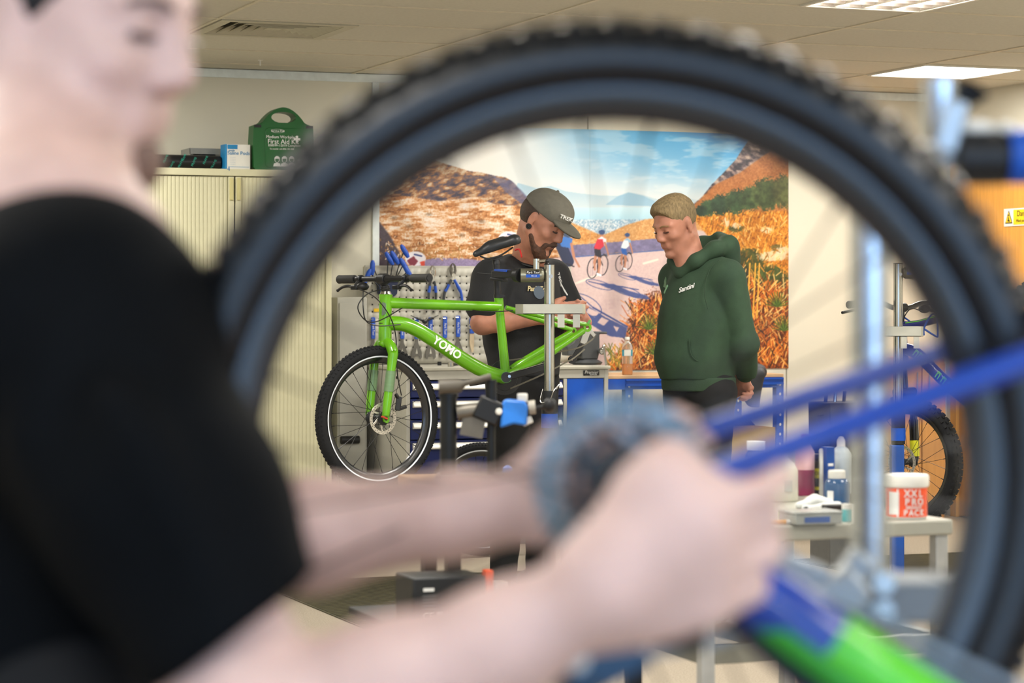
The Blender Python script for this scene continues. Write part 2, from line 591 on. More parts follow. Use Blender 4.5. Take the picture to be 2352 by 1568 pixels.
# windows behind the camera: frames around the daylight
def win(name, c, ax, w_, h_, zc, nrm):
    mb = MB()
    for s_ in (-.5, -1 / 6, 1 / 6, .5):
        mb.bar(c + ax * s_ * w_ + Vector((0, 0, zc - h_ / 2 - .03)), c + ax * s_ * w_ + Vector((0, 0, zc + h_ / 2 + .03)), .06, .06, nrm)
    for s_ in (-.5, .5):
        mb.bar(c - ax * w_ * .51 + Vector((0, 0, zc + s_ * h_)), c + ax * w_ * .51 + Vector((0, 0, zc + s_ * h_)), .06, .06, nrm)
    struct(name, mb, WHITE)
win('window_1', R(-2.7, 15.24), U, 4.6, 1.7, 1.55, V)
win('window_2', R(-5.34, 12.0), V, 3.0, 1.6, 1.5, U)
# louvre luminaire, cut by the top of the frame
t = thing('louvre_light', 'ceiling light with curved mirror louvres, cut off by the top edge', 'ceiling light', R(1.52, 3.84, 2.5), TH)
part('frame', MB().ring(rrect(-.29, .29, -.31, .31, .004), rrect(-.275, .275, -.295, .295, .004), -.006, .03), WHITE, t)
REFL = mat('louvre_mirror', 'e6dfd8', .25, .75)
for k in range(7):
    y = -.295 + .59 * k / 6
    part('louvre_blade', MB().prism([(-.275, 0), (.275, 0), (.275, .028), (-.275, .028)], -.003, .003, basis(Vector((0, y, 0)), Vector((1, 0, 0)), Vector((0, 0, 1)), Vector((0, -1, 0)))), REFL, t)
bm_ = MB()
for i in range(5):
    x = -.275 + .55 * i / 4
    pr = [(-.05 * (1 - (h / .028)) ** 2 + 0, h) for h in (0, .007, .014, .021, .028)]
    out = [(.004 + .045 * (h / .028) ** 2, h) for h in (0, .007, .014, .021, .028)] + [(-.004 - .045 * (h / .028) ** 2, h) for h in (.028, .021, .014, .007, 0)]
    part('cross_louvre', MB().prism(out, -.295, .295, basis(Vector((x, 0, 0)), Vector((1, 0, 0)), Vector((0, 0, 1)), Vector((0, -1, 0)))), REFL, t)
for i in range(4):
    part('lamp_tube', MB().tube([(-.206 + .1375 * i, -.28, .031), (-.206 + .1375 * i, .28, .031)], .006, 8), mat('lamp_glow', 'fff3e2', .5, var=0, emit=2.6), t)
# supply air diffuser
t = thing('air_vent', 'square louvred air vent set into the ceiling tiles', 'air vent', R((VENT[0] + VENT[1]) / 2, (VENT[2] + VENT[3]) / 2, 2.5), TH)
def sq(r):
    return [(-r, -r * .96), (r, -r * .96), (r, r * .96), (-r, r * .96)]
def square_cone(mb, r0, h0, r1, h1, th=.004):
    a, b = sq(r0), sq(r1)
    vs = [(x, y, h0) for x, y in a] + [(x, y, h1) for x, y in b] + [(x, y, h0 + th) for x, y in a] + [(x, y, h1 + th) for x, y in b]
    fs = []
    for i in range(4):
        j = (i + 1) % 4
        fs += [(i, j, 4 + j, 4 + i), (8 + j, 8 + i, 12 + i, 12 + j), (i, 8 + i, 8 + j, j), (4 + i, 4 + j, 12 + j, 12 + i)]
    return mb.add(vs, fs)
VENTM = mat('vent_white', 'b9b4a0', .5)
part('frame', MB().ring(sq(.314), sq(.262), -.006, .004), VENTM, t)
part('plenum', MB().box(-.262, .262, -.252, .252, .032, .037), PRINTB, t)
for r in (.262, .214, .168, .122, .078):
    part('louvre', square_cone(MB(), r, -.004, r - .042, .026), VENTM, t)
part('centre_plate', MB().box(-.036, .036, -.035, .035, .0, .004), VENTM, t)
# sprinkler clip on the ceiling near the back trim
t = thing('ceiling_clip', 'tiny white clip hanging from the ceiling above the cabinet', 'clip', R(-.28, .52, 2.503))
part('hook', MB().tube([(0, 0, -.03), (0, 0, 0)], .004, 8).box(-.012, .012, -.003, .003, -.004, 0), WHITE, t)
# door in the right wall
v0 = on_u(2199, 1100, UR)[0]; v1 = on_u(2214, 1100, UR)[0]
door = struct('door_1', rbox(MB(), UR - .03, UR - .002, v1, v1 + .92, .008, 2.04), WOOD, bev=.003)
struct('door_frame', rbox(MB(), UR - .05, UR - .001, v0, v1 - .004, 0, 2.1), WOODL, door, bev=.003)
struct('door_frame', rbox(MB(), UR - .05, UR - .001, v1 + .925, v1 + 1.0, 0, 2.1), WOODL, door, bev=.003)
struct('door_frame', rbox(MB(), UR - .05, UR - .001, v1 - .004, v1 + .925, 2.045, 2.1), WOODL, door, bev=.003)
for zz in (.28, 1.75):
    hv = on_u(2211, 1070, UR - .04)[0]
    q = MB().tube([R(UR - .055, hv, zz - .055), R(UR - .055, hv, zz + .055)], .008, 10)
    struct('door_hinge', q, STEEL, door)
struct('trim_3', rbox(MB(), UR - .03, UR - .001, v0 - .075, v0 - .03, 0, 2.455), mat('grey_upvc', 'b5b3aa', .5), bev=.003)
struct('baseboard_right', rbox(MB(), UR - .018, UR - .001, .0, v0 - .08, 0, .1), GREYD)
# warning sign on the door
sv0, sz1 = on_u(2307, 480, UR - .031); sv1, sz0 = on_u(2310, 520, UR - .031)
sw = .32
def rw(v, z, u=UR - .034):
    return basis(R(u, v, z), V, Vector((0, 0, 1)), -U)
sg = thing('warning_sign', 'yellow danger sign with a triangle on the wooden door', 'sign', R(UR - .032, sv0 + sw / 2, (sz0 + sz1) / 2), TH)
hh = (sz1 - sz0) / 2
part('board', MB().box(-.002, .0, -sw / 2, sw / 2, -hh, hh), WHITE, sg)
YEL = mat('sign_yellow', 'e8c313', .5)
part('yellow_field', MB().prism([(-sw / 2 + .1, -hh + .008), (sw / 2 - .006, -hh + .008), (sw / 2 - .006, hh - .008), (-sw / 2 + .1, hh - .008)], 0, .001, rw(sv0 + sw / 2, (sz0 + sz1) / 2, UR - .035)), YEL, sg, world=True)
cz = (sz0 + sz1) / 2
def tri(r, dy=0):
    return [(-r * .9, -r * .8 + dy), (r * .9, -r * .8 + dy), (0, r * .95 + dy)]
Mt = rw(sv0 + .052, cz, UR - .035)
part('triangle_border', MB().prism(tri(.042), 0, .001, Mt), PRINTB, sg, world=True)
part('triangle', MB().prism(tri(.034, -.001), 0, .002, Mt), YEL, sg, world=True)
part('pictogram', MB().prism(circ(.006, 10, 0, 0, .012), 0, .003, Mt).prism([(-.012, -.02), (.012, -.026), (.014, -.02), (.004, -.012), (.002, .003), (-.006, .003), (-.004, -.012)], 0, .003, Mt), PRINTB, sg, world=True)
text('Danger', .045, rw(sv0 + .205, cz + .018, UR - .0372), PRINTB, sg)
text('Mind your step', .024, rw(sv0 + .205, cz - .022, UR - .0372), PRINTB, sg)
# low wooden cupboard in the far right corner
lu0, lz = on_v(2062, 822, .36)
lu1 = on_v(2174, 1000, .36)[0]
t = thing('low_cupboard', 'low orange wooden cupboard in the far right corner behind the wheel', 'cupboard', R((lu0 + lu1) / 2, .18, 0), TH)
hw = (lu1 - lu0) / 2
part('carcass', MB().box(-hw, hw, -.16, .17, .0, lz), mat('oak_cupboard', 'c4935a', .45, var=.08, scale=5, stretch=(14, 14, .8)), t, bev=.004)
for s_ in (-1, 1):
    d_ = part('door', MB().box(min(s_ * .005, s_ * (hw - .006)), max(s_ * .005, s_ * (hw - .006)), -.179, -.161, .05, lz - .03), mat('oak_cupboard', 'c4935a'), t, bev=.003)
    part('handle', MB().tube([(s_ * .04, -.195, lz - .2), (s_ * .04, -.195, lz - .08)], .005, 8), STEEL, d_)
# ================================================================ the printed mural: a flat print, painted point by point in its own picture
def build_poster():
    u0, u1 = on_v(858, 400, 0)[0], on_v(1810, 400, 0)[0]
    z1, z0 = 2.236, .882
    nx, ny = 860, 470
    us = np.linspace(u0, u1, nx); zs = np.linspace(z0, z1, ny)
    UU, ZZ = np.meshgrid(us, zs)
    X = O.x + U.x * UU + V.x * .004; Y = O.y + U.y * UU + V.y * .004
    # print coordinates: a fixed picture grid on the sheet (x 858..1810, y 290..846)
    px = CX + F * X / Y; py = HY - F * (ZZ - EYE) / Y
    rng = np.random.RandomState(3)
    tab = rng.rand(256, 256)
    def vn(x, y):
        xi = np.floor(x).astype(int); yi = np.floor(y).astype(int)
        fx = x - xi; fy = y - yi
        fx = fx * fx * (3 - 2 * fx); fy = fy * fy * (3 - 2 * fy)
        a = tab[xi % 256, yi % 256]; b = tab[(xi + 1) % 256, yi % 256]; c = tab[xi % 256, (yi + 1) % 256]; d = tab[(xi + 1) % 256, (yi + 1) % 256]
        return (a * (1 - fx) + b * fx) * (1 - fy) + (c * (1 - fx) + d * fx) * fy
    def fbm(x, y, o=4):
        s = 0; a = .5; t = 0
        for i in range(o):
            s = s + a * vn(x * 2 ** i + 17 * i, y * 2 ** i + 5 * i); t += a; a *= .55
        return s / t
    img = np.zeros(px.shape + (3,))
    def col(h):
        return np.array([int(h[i:i + 2], 16) / 255 for i in (0, 2, 4)])
    def inpoly(pts):
        m = np.zeros(px.shape, bool); n = len(pts)
        xs = [p[0] for p in pts]; ys = [p[1] for p in pts]
        bb = (px > min(xs) - 1) & (px < max(xs) + 1) & (py > min(ys) - 1) & (py < max(ys) + 1)
        x, y = px[bb], py[bb]; mm = np.zeros(x.shape, bool)
        for i in range(n):
            x1, y1 = pts[i]; x2, y2 = pts[(i + 1) % n]
            if y1 == y2: continue
            mm ^= ((y1 > y) != (y2 > y)) & (x < (x2 - x1) * (y - y1) / (y2 - y1) + x1)
        m[bb] = mm
        return m
    def soft(m, n=1):
        a = m.astype(float)
        for _ in range(n):
            p = np.pad(a, 1, mode='edge'); a = (p[:-2, 1:-1] + p[2:, 1:-1] + p[1:-1, :-2] + p[1:-1, 2:] + 2 * p[1:-1, 1:-1]) / 6
        return a
    def over(a, c):
        nonlocal img
        a = a if a.ndim == 3 else a[..., None]
        img = img * (1 - a) + c * a
    def mix(stops, t):
        t = np.clip(t, 0, 1)[..., None]; out = np.zeros(px.shape + (3,)) + col(stops[0][1])
        for (a, ca), (b, cb) in zip(stops[:-1], stops[1:]):
            k = np.clip((t - a) / max(b - a, 1e-6), 0, 1); out = np.where(t >= a, col(ca) * (1 - k) + col(cb) * k, out)
        return out
    def poly(pts, c, s=1, a=1.0):
        over(soft(inpoly(pts), s) * a, c if isinstance(c, np.ndarray) else col(c))
    def line(p0, p1, w_, c, a=1.0):
        p0, p1 = np.array(p0, float), np.array(p1, float); d = p1 - p0; L = max(d @ d, 1e-6)
        bb = (px > min(p0[0], p1[0]) - w_ - 2) & (px < max(p0[0], p1[0]) + w_ + 2) & (py > min(p0[1], p1[1]) - w_ - 2) & (py < max(p0[1], p1[1]) + w_ + 2)
        x, y = px[bb], py[bb]
        t = np.clip(((x - p0[0]) * d[0] + (y - p0[1]) * d[1]) / L, 0, 1)
        dd = np.hypot(x - p0[0] - t * d[0], y - p0[1] - t * d[1])
        k = np.clip(w_ / 2 + .5 - dd, 0, 1) * a
        cc = col(c)
        img[bb] = img[bb] * (1 - k[:, None]) + cc * k[:, None]
    def oval(cx, cy, rx, ry, w_, c, tilt=0., a=1.0):
        pts = [(cx + rx * math.cos(q) * math.cos(tilt) - ry * math.sin(q) * math.sin(tilt), cy + rx * math.cos(q) * math.sin(tilt) + ry * math.sin(q) * math.cos(tilt)) for q in np.linspace(0, 2 * PI, 29)]
        for p, q in zip(pts[:-1], pts[1:]):
            line(p, q, w_, c, a)
    n1 = fbm(px / 9, py / 9); n2 = fbm(px / 3.2 + 40, py / 3.2); n3 = fbm(px / 40, py / 25); nv = fbm(px / 2.6 + py / 9, py / 14 + 9)
    spk = np.clip((n2 - .5) * 5 + .5, 0, 1)
    # sky, haze, thin cloud
    t = np.clip((px - 1130) / 650, 0, 1)
    d = np.clip((470 - py) / 175, 0, 1)
    img = mix([(0, 'dddcd6'), (.22, 'c6d8e2'), (.45, '8bc0e2'), (.75, '4fa6dc'), (1, '2b86cb')], (t ** .8) * (.25 + .95 * d))
    over(np.clip(1 - np.hypot((px - 1110) / 250, (py - 330) / 90), 0, 1) * .5, col('f3eee6'))
    over(np.clip((fbm(px / 70, py / 16) - .52) * 3, 0, .35) * np.clip((px - 1250) / 200, 0, 1), col('e9eef0'))
    over(np.clip((py - 395) / 60, 0, 1) * .55, col('e6e7e3'))
    # far ranges, sea, shore town
    poly([(1170, 470), (1189, 420), (1232, 432), (1265, 427), (1299, 439), (1333, 444), (1380, 449), (1418, 450), (1444, 441), (1478, 448), (1503, 456), (1560, 462), (1575, 452), (1600, 460), (1620, 480), (1170, 482)], mix([(0, 'a9c6d6'), (1, 'c6d6dc')], (py - 430) / 45))
    poly([(1390, 470), (1418, 451), (1444, 442), (1478, 450), (1505, 462), (1500, 474)], '8fb7d0', 1, .8)
    poly([(1230, 477), (1640, 475), (1640, 512), (1230, 512)], mix([(0, 'c3dfe9'), (1, 'a3cee0')], (py - 476) / 34))
    poly([(1230, 505), (1500, 503), (1500, 545), (1230, 550)], col('88a9c2') * (1 - spk[..., None] * .9) + col('d9dfe2') * spk[..., None] * .9, 2, .9)
    # left hill
    hill = [(850, 350), (940, 355), (1000, 368), (1023, 376), (1078, 393), (1105, 396), (1138, 404), (1160, 407), (1176, 416), (1190, 433), (1205, 450), (1223, 463), (1250, 500), (1250, 620), (850, 620)]
    nr = fbm(px / 15 + py / 22, py / 8 + 3, 5)
    rock = mix([(0, '40384f'), (.25, '6a5560'), (.45, '93674d'), (.62, 'bd8050'), (.8, 'd9a574'), (1, 'ecd0ae')], (nr - .5) * 2.1 + .5 + (n2 - .5) * .35)
    rock = rock * .84
    poly(hill, rock, 1)
    poly([(1130, 404), (1176, 416), (1223, 463), (1200, 470), (1160, 440)], col('5d5a78') * (.8 + .4 * n1[..., None]), 2, .75)
    ng = fbm(px / 26 + 7, py / 6, 5)
    grass = mix([(0, '7d4d2b'), (.22, 'b3703a'), (.45, 'd4945a'), (.65, 'e9bf98'), (1, 'f7e8da')], (ng - .5) * 1.7 + .46 + (n2 - .5) * .7 + (np.clip(1 - np.hypot((px - 1000) / 190, (py - 500) / 70), 0, 1)) * .25)
    grass = grass * .95
    slope = [(850, 440), (930, 450), (1010, 462), (1090, 452), (1140, 470), (1223, 474), (1290, 505), (1390, 545), (1330, 580), (1300, 620), (850, 620)]
    poly(slope, grass, 3)
    poly([(1215, 470), (1300, 505), (1395, 546), (1330, 575), (1200, 560)], mix([(0, 'b06f32'), (.6, 'd59a55'), (1, 'e6bf8c')], n2), 3, .8)
    for x, y, r in ((1105, 508, 9), (940, 520, 8), (985, 492, 7), (1060, 540, 8), (1165, 515, 7), (905, 500, 7)):
        over(np.clip(1.3 - np.hypot((px - x) / r / 1.4, (py - y) / r * 1.3) - .5 * n2, 0, 1) * .6, col('5f4630'))
    over(np.clip((n1 - .45) * 4, 0, 1) * np.clip((py - 555) / 40, 0, 1) * (px < 1250) * .7, mix([(0, '8a6a2e'), (1, 'c8842f')], n2))
    poly([(850, 505), (872, 510), (895, 540), (915, 575), (930, 612), (850, 620)], col('3a2f3c') * (.8 + .4 * n2[..., None]), 4, .95)
    # right hill across the valley
    poly([(1340, 560), (1395, 536), (1440, 516), (1480, 504), (1530, 498), (1620, 500), (1620, 590), (1340, 590)], mix([(0, 'b27a45'), (.6, 'd4a065'), (1, 'e8c79b')], n2), 2)
    # parapet and road
    road = [(880, 640), (960, 618), (1105, 612), (1310, 588), (1420, 583), (1535, 571), (1640, 556), (1700, 545), (1690, 640), (1600, 720), (1480, 800), (1400, 850), (860, 850)]
    poly(road, mix([(0, 'b79da3'), (.5, 'cfb6b4'), (1, 'd9c6c0')], n2 * .6 + n3 * .4), 1)
    poly([(1600, 548), (1600, 528), (1640, 535), (1686, 541), (1672, 560), (1640, 590), (1560, 600), (1560, 560)], 'c3b0ae', 2)
    poly([(1290, 566), (1310, 563), (1420, 555), (1500, 548), (1540, 546), (1540, 573), (1500, 575), (1420, 580), (1310, 590), (1290, 592)], col('756f92') * (.8 + .45 * n1[..., None]), 1)
    line((1290, 592), (1540, 573), 3, '3e5a9a', .8)
    poly([(960, 600), (1000, 592), (1062, 593), (1105, 598), (1105, 616), (950, 616)], col('8f7fa5') * (.8 + .4 * n2[..., None]), 1)
    line((1310, 655), (1372, 632), 5, 'eadccf', .9); line((1478, 605), (1510, 596), 5, 'eadccf', .9)
    poly([(1392, 850), (1420, 805), (1455, 778), (1462, 786), (1430, 822), (1412, 850)], 'e7dad2', 2, .9)
    # right-hand mountain, meadow and trees
    mt = [(1585, 475), (1612, 452), (1634, 424), (1660, 398), (1690, 366), (1706, 340), (1722, 318), (1740, 309), (1760, 306), (1820, 300), (1820, 500), (1585, 500)]
    poly(mt, mix([(0, '2f2a35'), (.35, '5d4f55'), (.6, '8d7874'), (1, 'c2ac9c')], (fbm(px / 12 - py / 20, py / 9, 5) - .5) * 2.2 + .48), 1)
    poly([(1585, 480), (1640, 425), (1700, 396), (1760, 352), (1820, 318), (1820, 500), (1585, 500)], mix([(0, '7d4a2a'), (.5, 'b56b30'), (1, 'd39a5c')], n2 * .8 + n1 * .2), 3, .9)
    poly([(1585, 490), (1650, 486), (1820, 484), (1820, 850), (1400, 850), (1480, 800), (1600, 720), (1670, 600)], mix([(0, '4a2a10'), (.32, 'a35c18'), (.6, 'd28628'), (1, 'f3cb78')], (nv * .55 + n2 * .45 - .5) * 1.6 + .5), 3)
    def tree(x, y, rx, ry, c):
        e = np.hypot((px - x) / rx, (py - y) / ry)
        over(np.clip((1.15 - e - .7 * (n2 - .3)) * 5, 0, 1), col(c) * (.55 + .9 * n1[..., None]))
    for a in ((1625, 478, 22, 20, '33482f'), (1655, 470, 26, 26, '2a3f2c'), (1690, 464, 30, 30, '31462c'), (1722, 456, 26, 30, '394c2d'), (1760, 446, 40, 40, '44522e'), (1800, 440, 30, 42, '4a4f2c'), (1610, 485, 16, 14, '26392a')):
        tree(*a)
    for a in ((1690, 525, 18, 10, '4a4a26'), (1720, 600, 40, 34, '45481f'), (1700, 640, 30, 36, '2c2a1e'), (1770, 640, 44, 34, '3f4a22'), (1785, 570, 16, 10, '6b5a2a'), (1650, 600, 22, 26, '3a3a20'), (1730, 690, 26, 40, '3a3320'), (1795, 700, 26, 60, '39401f')):
        tree(*a)
    for x, y, rx, ry in ((1775, 588, 36, 12), (1668, 510, 8, 12), (1690, 518, 12, 7), (1760, 528, 14, 8), (1800, 575, 20, 9)):
        over(np.clip((1.2 - np.hypot((px - x) / rx, (py - y) / ry) - .8 * (n2 - .3)) * 4, 0, 1) * .85, col('ecd3ae') * (.8 + .3 * n1[..., None]))
    # foreground tufts: many thin strands
    def tuft(x0_, x1_, y0_, y1_, n, L, cols, seed):
        r = random.Random(seed)
        for i in range(n):
            x = r.uniform(x0_, x1_); y = r.uniform(y0_, y1_); a = r.uniform(-1.1, 1.1); l = L * r.uniform(.5, 1.2)
            line((x, y), (x + math.sin(a) * l, y - math.cos(a) * l), r.uniform(1.2, 2.6), r.choice(cols), .9)
    def bush(cx, cy, rx, ry):
        e = np.hypot((px - cx) / rx, (py - cy) / ry)
        over(np.clip((1.1 - e - .5 * (n2 - .4)) * 5, 0, 1), mix([(0, '22140d'), (.38, '6b2c10'), (.62, 'b95a1a'), (1, 'e79a3e')], (nv * .7 + n2 * .3 - .5) * 1.6 + .45))
    bush(1510, 760, 72, 92); bush(1460, 820, 50, 34); bush(1770, 760, 80, 110); bush(1420, 838, 26, 20)
    cols = ['c8641d', 'e0862c', 'f0ae55', '7a3512', 'b4561a', '45200e', 'f4c77a', '2a1a10']
    tuft(1440, 1540, 700, 848, 420, 26, cols, 1)
    tuft(1395, 1450, 800, 850, 80, 18, ['d98a2b', 'e9b25e', '8a7a2a', '5a6a2a'], 2)
    tuft(1690, 1812, 660, 848, 560, 34, cols, 3)
    tuft(1620, 1812, 500, 640, 260, 12, ['e09a3a', 'b9701f', '7a5a20', 'f1c173'], 6)
    tuft(870, 1100, 545, 600, 200, 5, ['e6c39a', 'b9824a', '8d6a35', 'f3ddc2'], 8)
    for cx, cy in ((1490, 742), (1505, 800), (1785, 690), (1800, 745)):
        for k in range(13):
            a = PI * (.05 + .9 * k / 12); line((cx, cy + 14), (cx + 26 * math.cos(a), cy + 14 - 34 * math.sin(a)), 2.4, ['49601f', '5f7a26', '2f4418'][k % 3])
    for x in (1716, 1738, 1729):
        line((x, 730), (x + 6, 605), 3, 'e2a640')
    # shadows of the riders on the road
    sh = '3c4c86'
    def bikeshadow(x, y, s):
        oval(x + 26 * s, y + 8 * s, 34 * s, 9 * s, 1.8 * s, sh, .28, .9); oval(x + 92 * s, y + 24 * s, 34 * s, 9 * s, 1.8 * s, sh, .28, .9)
        poly([(x + 20 * s, y + 4 * s), (x + 60 * s, y + 6 * s), (x + 95 * s, y + 22 * s), (x + 140 * s, y + 34 * s), (x + 150 * s, y + 44 * s), (x + 110 * s, y + 40 * s), (x + 70 * s, y + 24 * s), (x + 40 * s, y + 14 * s)], sh, 1, .92)
        line((x, y), (x + 50 * s, y + 12 * s), 2.4 * s, sh); line((x + 60 * s, y + 10 * s), (x + 120 * s, y + 20 * s), 2.4 * s, sh)
    bikeshadow(1352, 646, .95); bikeshadow(1424, 630, .62)
    poly([(1325, 690), (1350, 702), (1390, 728), (1440, 752), (1436, 776), (1400, 772), (1352, 742), (1330, 725)], sh, 1, .95)
    for hole in ([(1408, 748), (1422, 752), (1416, 762)], [(1350, 706), (1376, 718), (1366, 728), (1346, 718)], [(1382, 728), (1398, 736), (1386, 748), (1372, 740)], [(1336, 712), (1352, 732), (1340, 728)]):
        poly(hole, 'cdb5b4', 1)
    oval(1345, 700, 40, 20, 2, sh, .5, .9); line((1326, 675), (1362, 706), 2.5, sh); line((1362, 706), (1440, 750), 4, sh)
    # the riders
    def rider(x, y, s, jersey, shorts, second=None, leg='b98066'):
        for dx, dy in ((-13, 47), (10, 40)):
            oval(x + dx * s, y + dy * s, 12 * s, 23 * s, 2.2 * s, '2b2a35', .12)
            line((x + dx * s, y + (dy - 20) * s), (x + dx * s, y + (dy + 20) * s), .8, '6b6272', .5)
        line((x - 12 * s, y + 46 * s), (x + 2 * s, y + 20 * s), 2.4 * s, '33333c'); line((x + 2 * s, y + 20 * s), (x + 10 * s, y + 40 * s), 2.2 * s, '33333c'); line((x + 12 * s, y + 14 * s), (x + 21 * s, y + 19 * s), 2 * s, '33333c')
        line((x - 5 * s, y + 14 * s), (x - 9 * s, y + 34 * s), 6.5 * s, leg); line((x - 9 * s, y + 34 * s), (x - 8 * s, y + 50 * s), 4.5 * s, leg)
        line((x + 2 * s, y + 16 * s), (x + 3 * s, y + 38 * s), 7.5 * s, leg); line((x + 3 * s, y + 38 * s), (x, y + 58 * s), 5 * s, leg); line((x - 2 * s, y + 60 * s), (x + 5 * s, y + 63 * s), 5 * s, 'dfe4ee')
        poly([(x - 10 * s, y - 2 * s), (x + 4 * s, y - 1 * s), (x + 8 * s, y + 24 * s), (x - 2 * s, y + 20 * s), (x - 8 * s, y + 18 * s)], shorts)
        poly([(x - 9 * s, y - 4 * s), (x - 2 * s, y - 20 * s), (x + 8 * s, y - 27 * s), (x + 16 * s, y - 22 * s), (x + 13 * s, y - 4 * s), (x + 4 * s, y + 4 * s), (x - 9 * s, y + 2 * s)], jersey)
        if second:
            poly([(x - 1 * s, y - 20 * s), (x + 8 * s, y - 27 * s), (x + 18 * s, y - 20 * s), (x + 19 * s, y - 4 * s), (x + 14 * s, y - 5 * s), (x + 10 * s, y - 20 * s)], second)
        line((x + 15 * s, y - 12 * s), (x + 20 * s, y + 4 * s), 4.5 * s, leg); line((x + 20 * s, y + 4 * s), (x + 23 * s, y + 16 * s), 3.6 * s, leg)
        poly([(x + 8 * s + 6 * s * math.cos(q), y - 33 * s + 6.5 * s * math.sin(q)) for q in np.linspace(0, 2 * PI, 13)[:-1]], 'b98066')
        poly([(x + 8 * s + 7.5 * s * math.cos(q), y - 36 * s + 5.8 * s * math.sin(q)) for q in np.linspace(0, 2 * PI, 13)[:-1]], '35507f')
    rider(1374, 569, 1.0, 'cf3446', '2c2a36', 'e8e8ee')
    rider(1434, 568, .80, 'e7edf2', '2d5fae', '8fb6d8')
    line((1280, 545), (1305, 600), 26, '2b3352'); poly([(1285, 548), (1300, 541), (1315, 548), (1312, 570), (1288, 566)], '3f74c0'); line((1312, 560), (1318, 590), 6, 'b98066'); line((1318, 590), (1330, 612), 4.5, 'b98066'); poly([(1290, 540), (1300, 524), (1316, 526), (1318, 540), (1305, 546)], '3a4a66'); line((1300, 605), (1318, 612), 3, '2b2a35')
    # two more helmets at the lower edge of the print
    for cx, cy in ((954, 594), (1168, 548)):
        poly([(cx + 24 * math.cos(q), cy + 17 * math.sin(q)) for q in np.linspace(0, 2 * PI, 21)[:-1]], 'e9e4ea'); poly([(cx - 20, cy + 4), (cx - 4, cy - 6), (cx + 6, cy + 6), (cx - 2, cy + 16), (cx - 14, cy + 14)], '7d2338'); line((cx - 2, cy - 10), (cx + 14, cy - 6), 4, '3a4b86'); poly([(cx + 10, cy + 8), (cx + 22, cy + 4), (cx + 22, cy + 16), (cx + 14, cy + 18)], 'd8432f')
    line((1354, 285), (1356, 640), 1.1, '8f9aa0', .35)
    img = np.clip(img, 0, 1)
    l = np.where(img <= .04045, img / 12.92, ((img + .055) / 1.055) ** 2.4)
    me = bpy.data.meshes.new('printed_sheet')
    Lx = UU - (u0 + u1) / 2; co = np.stack([Lx, np.full(px.shape, -.006), ZZ - (z0 + z1) / 2], -1).reshape(-1, 3)
    i = np.arange(nx * ny).reshape(ny, nx)
    q = np.stack([i[:-1, :-1], i[:-1, 1:], i[1:, 1:], i[1:, :-1]], -1).reshape(-1, 4)
    me.vertices.add(len(co)); me.vertices.foreach_set('co', co.astype(np.float32).ravel())
    me.loops.add(q.size); me.loops.foreach_set('vertex_index', q.astype(np.int32).ravel())
    me.polygons.add(len(q)); me.polygons.foreach_set('loop_start', np.arange(0, q.size, 4, dtype=np.int32))
    me.update(calc_edges=True)
    at_ = me.color_attributes.new('print', 'FLOAT_COLOR', 'POINT')
    at_.data.foreach_set('color', np.concatenate([l.reshape(-1, 3), np.ones((nx * ny, 1))], 1).astype(np.float32).ravel())
    m = bpy.data.materials.new('mural_print'); m.use_nodes = True; nt = m.node_tree; b = nt.nodes['Principled BSDF']
    a = nt.nodes.new('ShaderNodeVertexColor'); a.layer_name = 'print'; nt.links.new(a.outputs[0], b.inputs['Base Color']); b.inputs['Roughness'].default_value = .35
    t = thing('wall_mural', 'large printed mural of road cyclists in orange hills above the sea', 'poster', R((u0 + u1) / 2, 0, (z0 + z1) / 2), TH)
    part('printed_sheet', me, m, t)
    hw, hh = (u1 - u0) / 2, (z1 - z0) / 2
    part('backing_board', MB().box(-hw, hw, -.0055, -.0005, -hh, hh), WHITE, t)
build_poster()
# ================================================================ left: tambour cabinet with the things on top, locker, notice
cv = .47
cu0, cz1 = on_v(300, 385, cv); cu1 = on_v(762, 390, cv)[0]; cm = on_v(540, 388, cv)[0]
cz1 = 1.945
CT = cz1 + .0015
t = thing('tambour_cabinet', 'tall cream cabinet with two ribbed sliding doors and the number 4', 'cabinet', R(cm, 0, 0), TH)
a, b = cu0 - cm, cu1 - cm
part('carcass', MB().box(a, a + .02, -cv + .005, -.02, .06, cz1 - .04).box(b - .02, b, -cv + .005, -.02, .06, cz1 - .04).box(a, b, -.03, -.02, .06, cz1 - .04).box(a + .02, b - .02, -cv + .05, -.03, .06, .08), CREAM, t)
part('top', MB().box(a - .004, b + .004, -cv, -.02, cz1 - .036, cz1), CREAM, t, bev=.003)
part('plinth', MB().box(a + .01, b - .01, -cv + .03, -.03, 0, .06), GREYD, t)
part('stile', MB().box(a, a + .045, -cv + .002, -cv + .03, .06, cz1 - .037), CREAM, t, bev=.003)
part('stile', MB().box(b - .03, b, -cv + .002, -cv + .03, .06, cz1 - .037), CREAM, t, bev=.003)
part('lead_post', MB().box(-.034, -.004, -cv + .002, -cv + .03, .07, cz1 - .04), CREAM, t, bev=.003)
part('lead_post', MB().box(.004, .034, -cv + .002, -cv + .03, .07, cz1 - .04), CREAM, t, bev=.003)
for s_ in (-1, 1):
    part('grip', MB().box(s_ * .019 - .010, s_ * .019 + .010, -cv - .006, -cv + .004, cz1 - .16, cz1 - .045), mat('pale_grip', 'c5bd86', .5), t, bev=.003)
slat = mesh_of('slat', MB().prism([(-.0099, -.0056), (-.0085, -.007), (.0085, -.007), (.0099, -.0056), (.0099, .004), (-.0099, .004)], .075, cz1 - .04), sharp=60)
slat.materials.append(CREAM)
for x0, x1 in ((a + .047, -.036), (.036, b - .032)):
    n = int((x1 - x0) / .0201)
    for i in range(n):
        o = part('slat', slat, None, t)
        o.location = (x0 + (x1 - x0) * (i + .5) / n, -cv + .018, 0)
nu, nz = on_v(525, 388, cv)
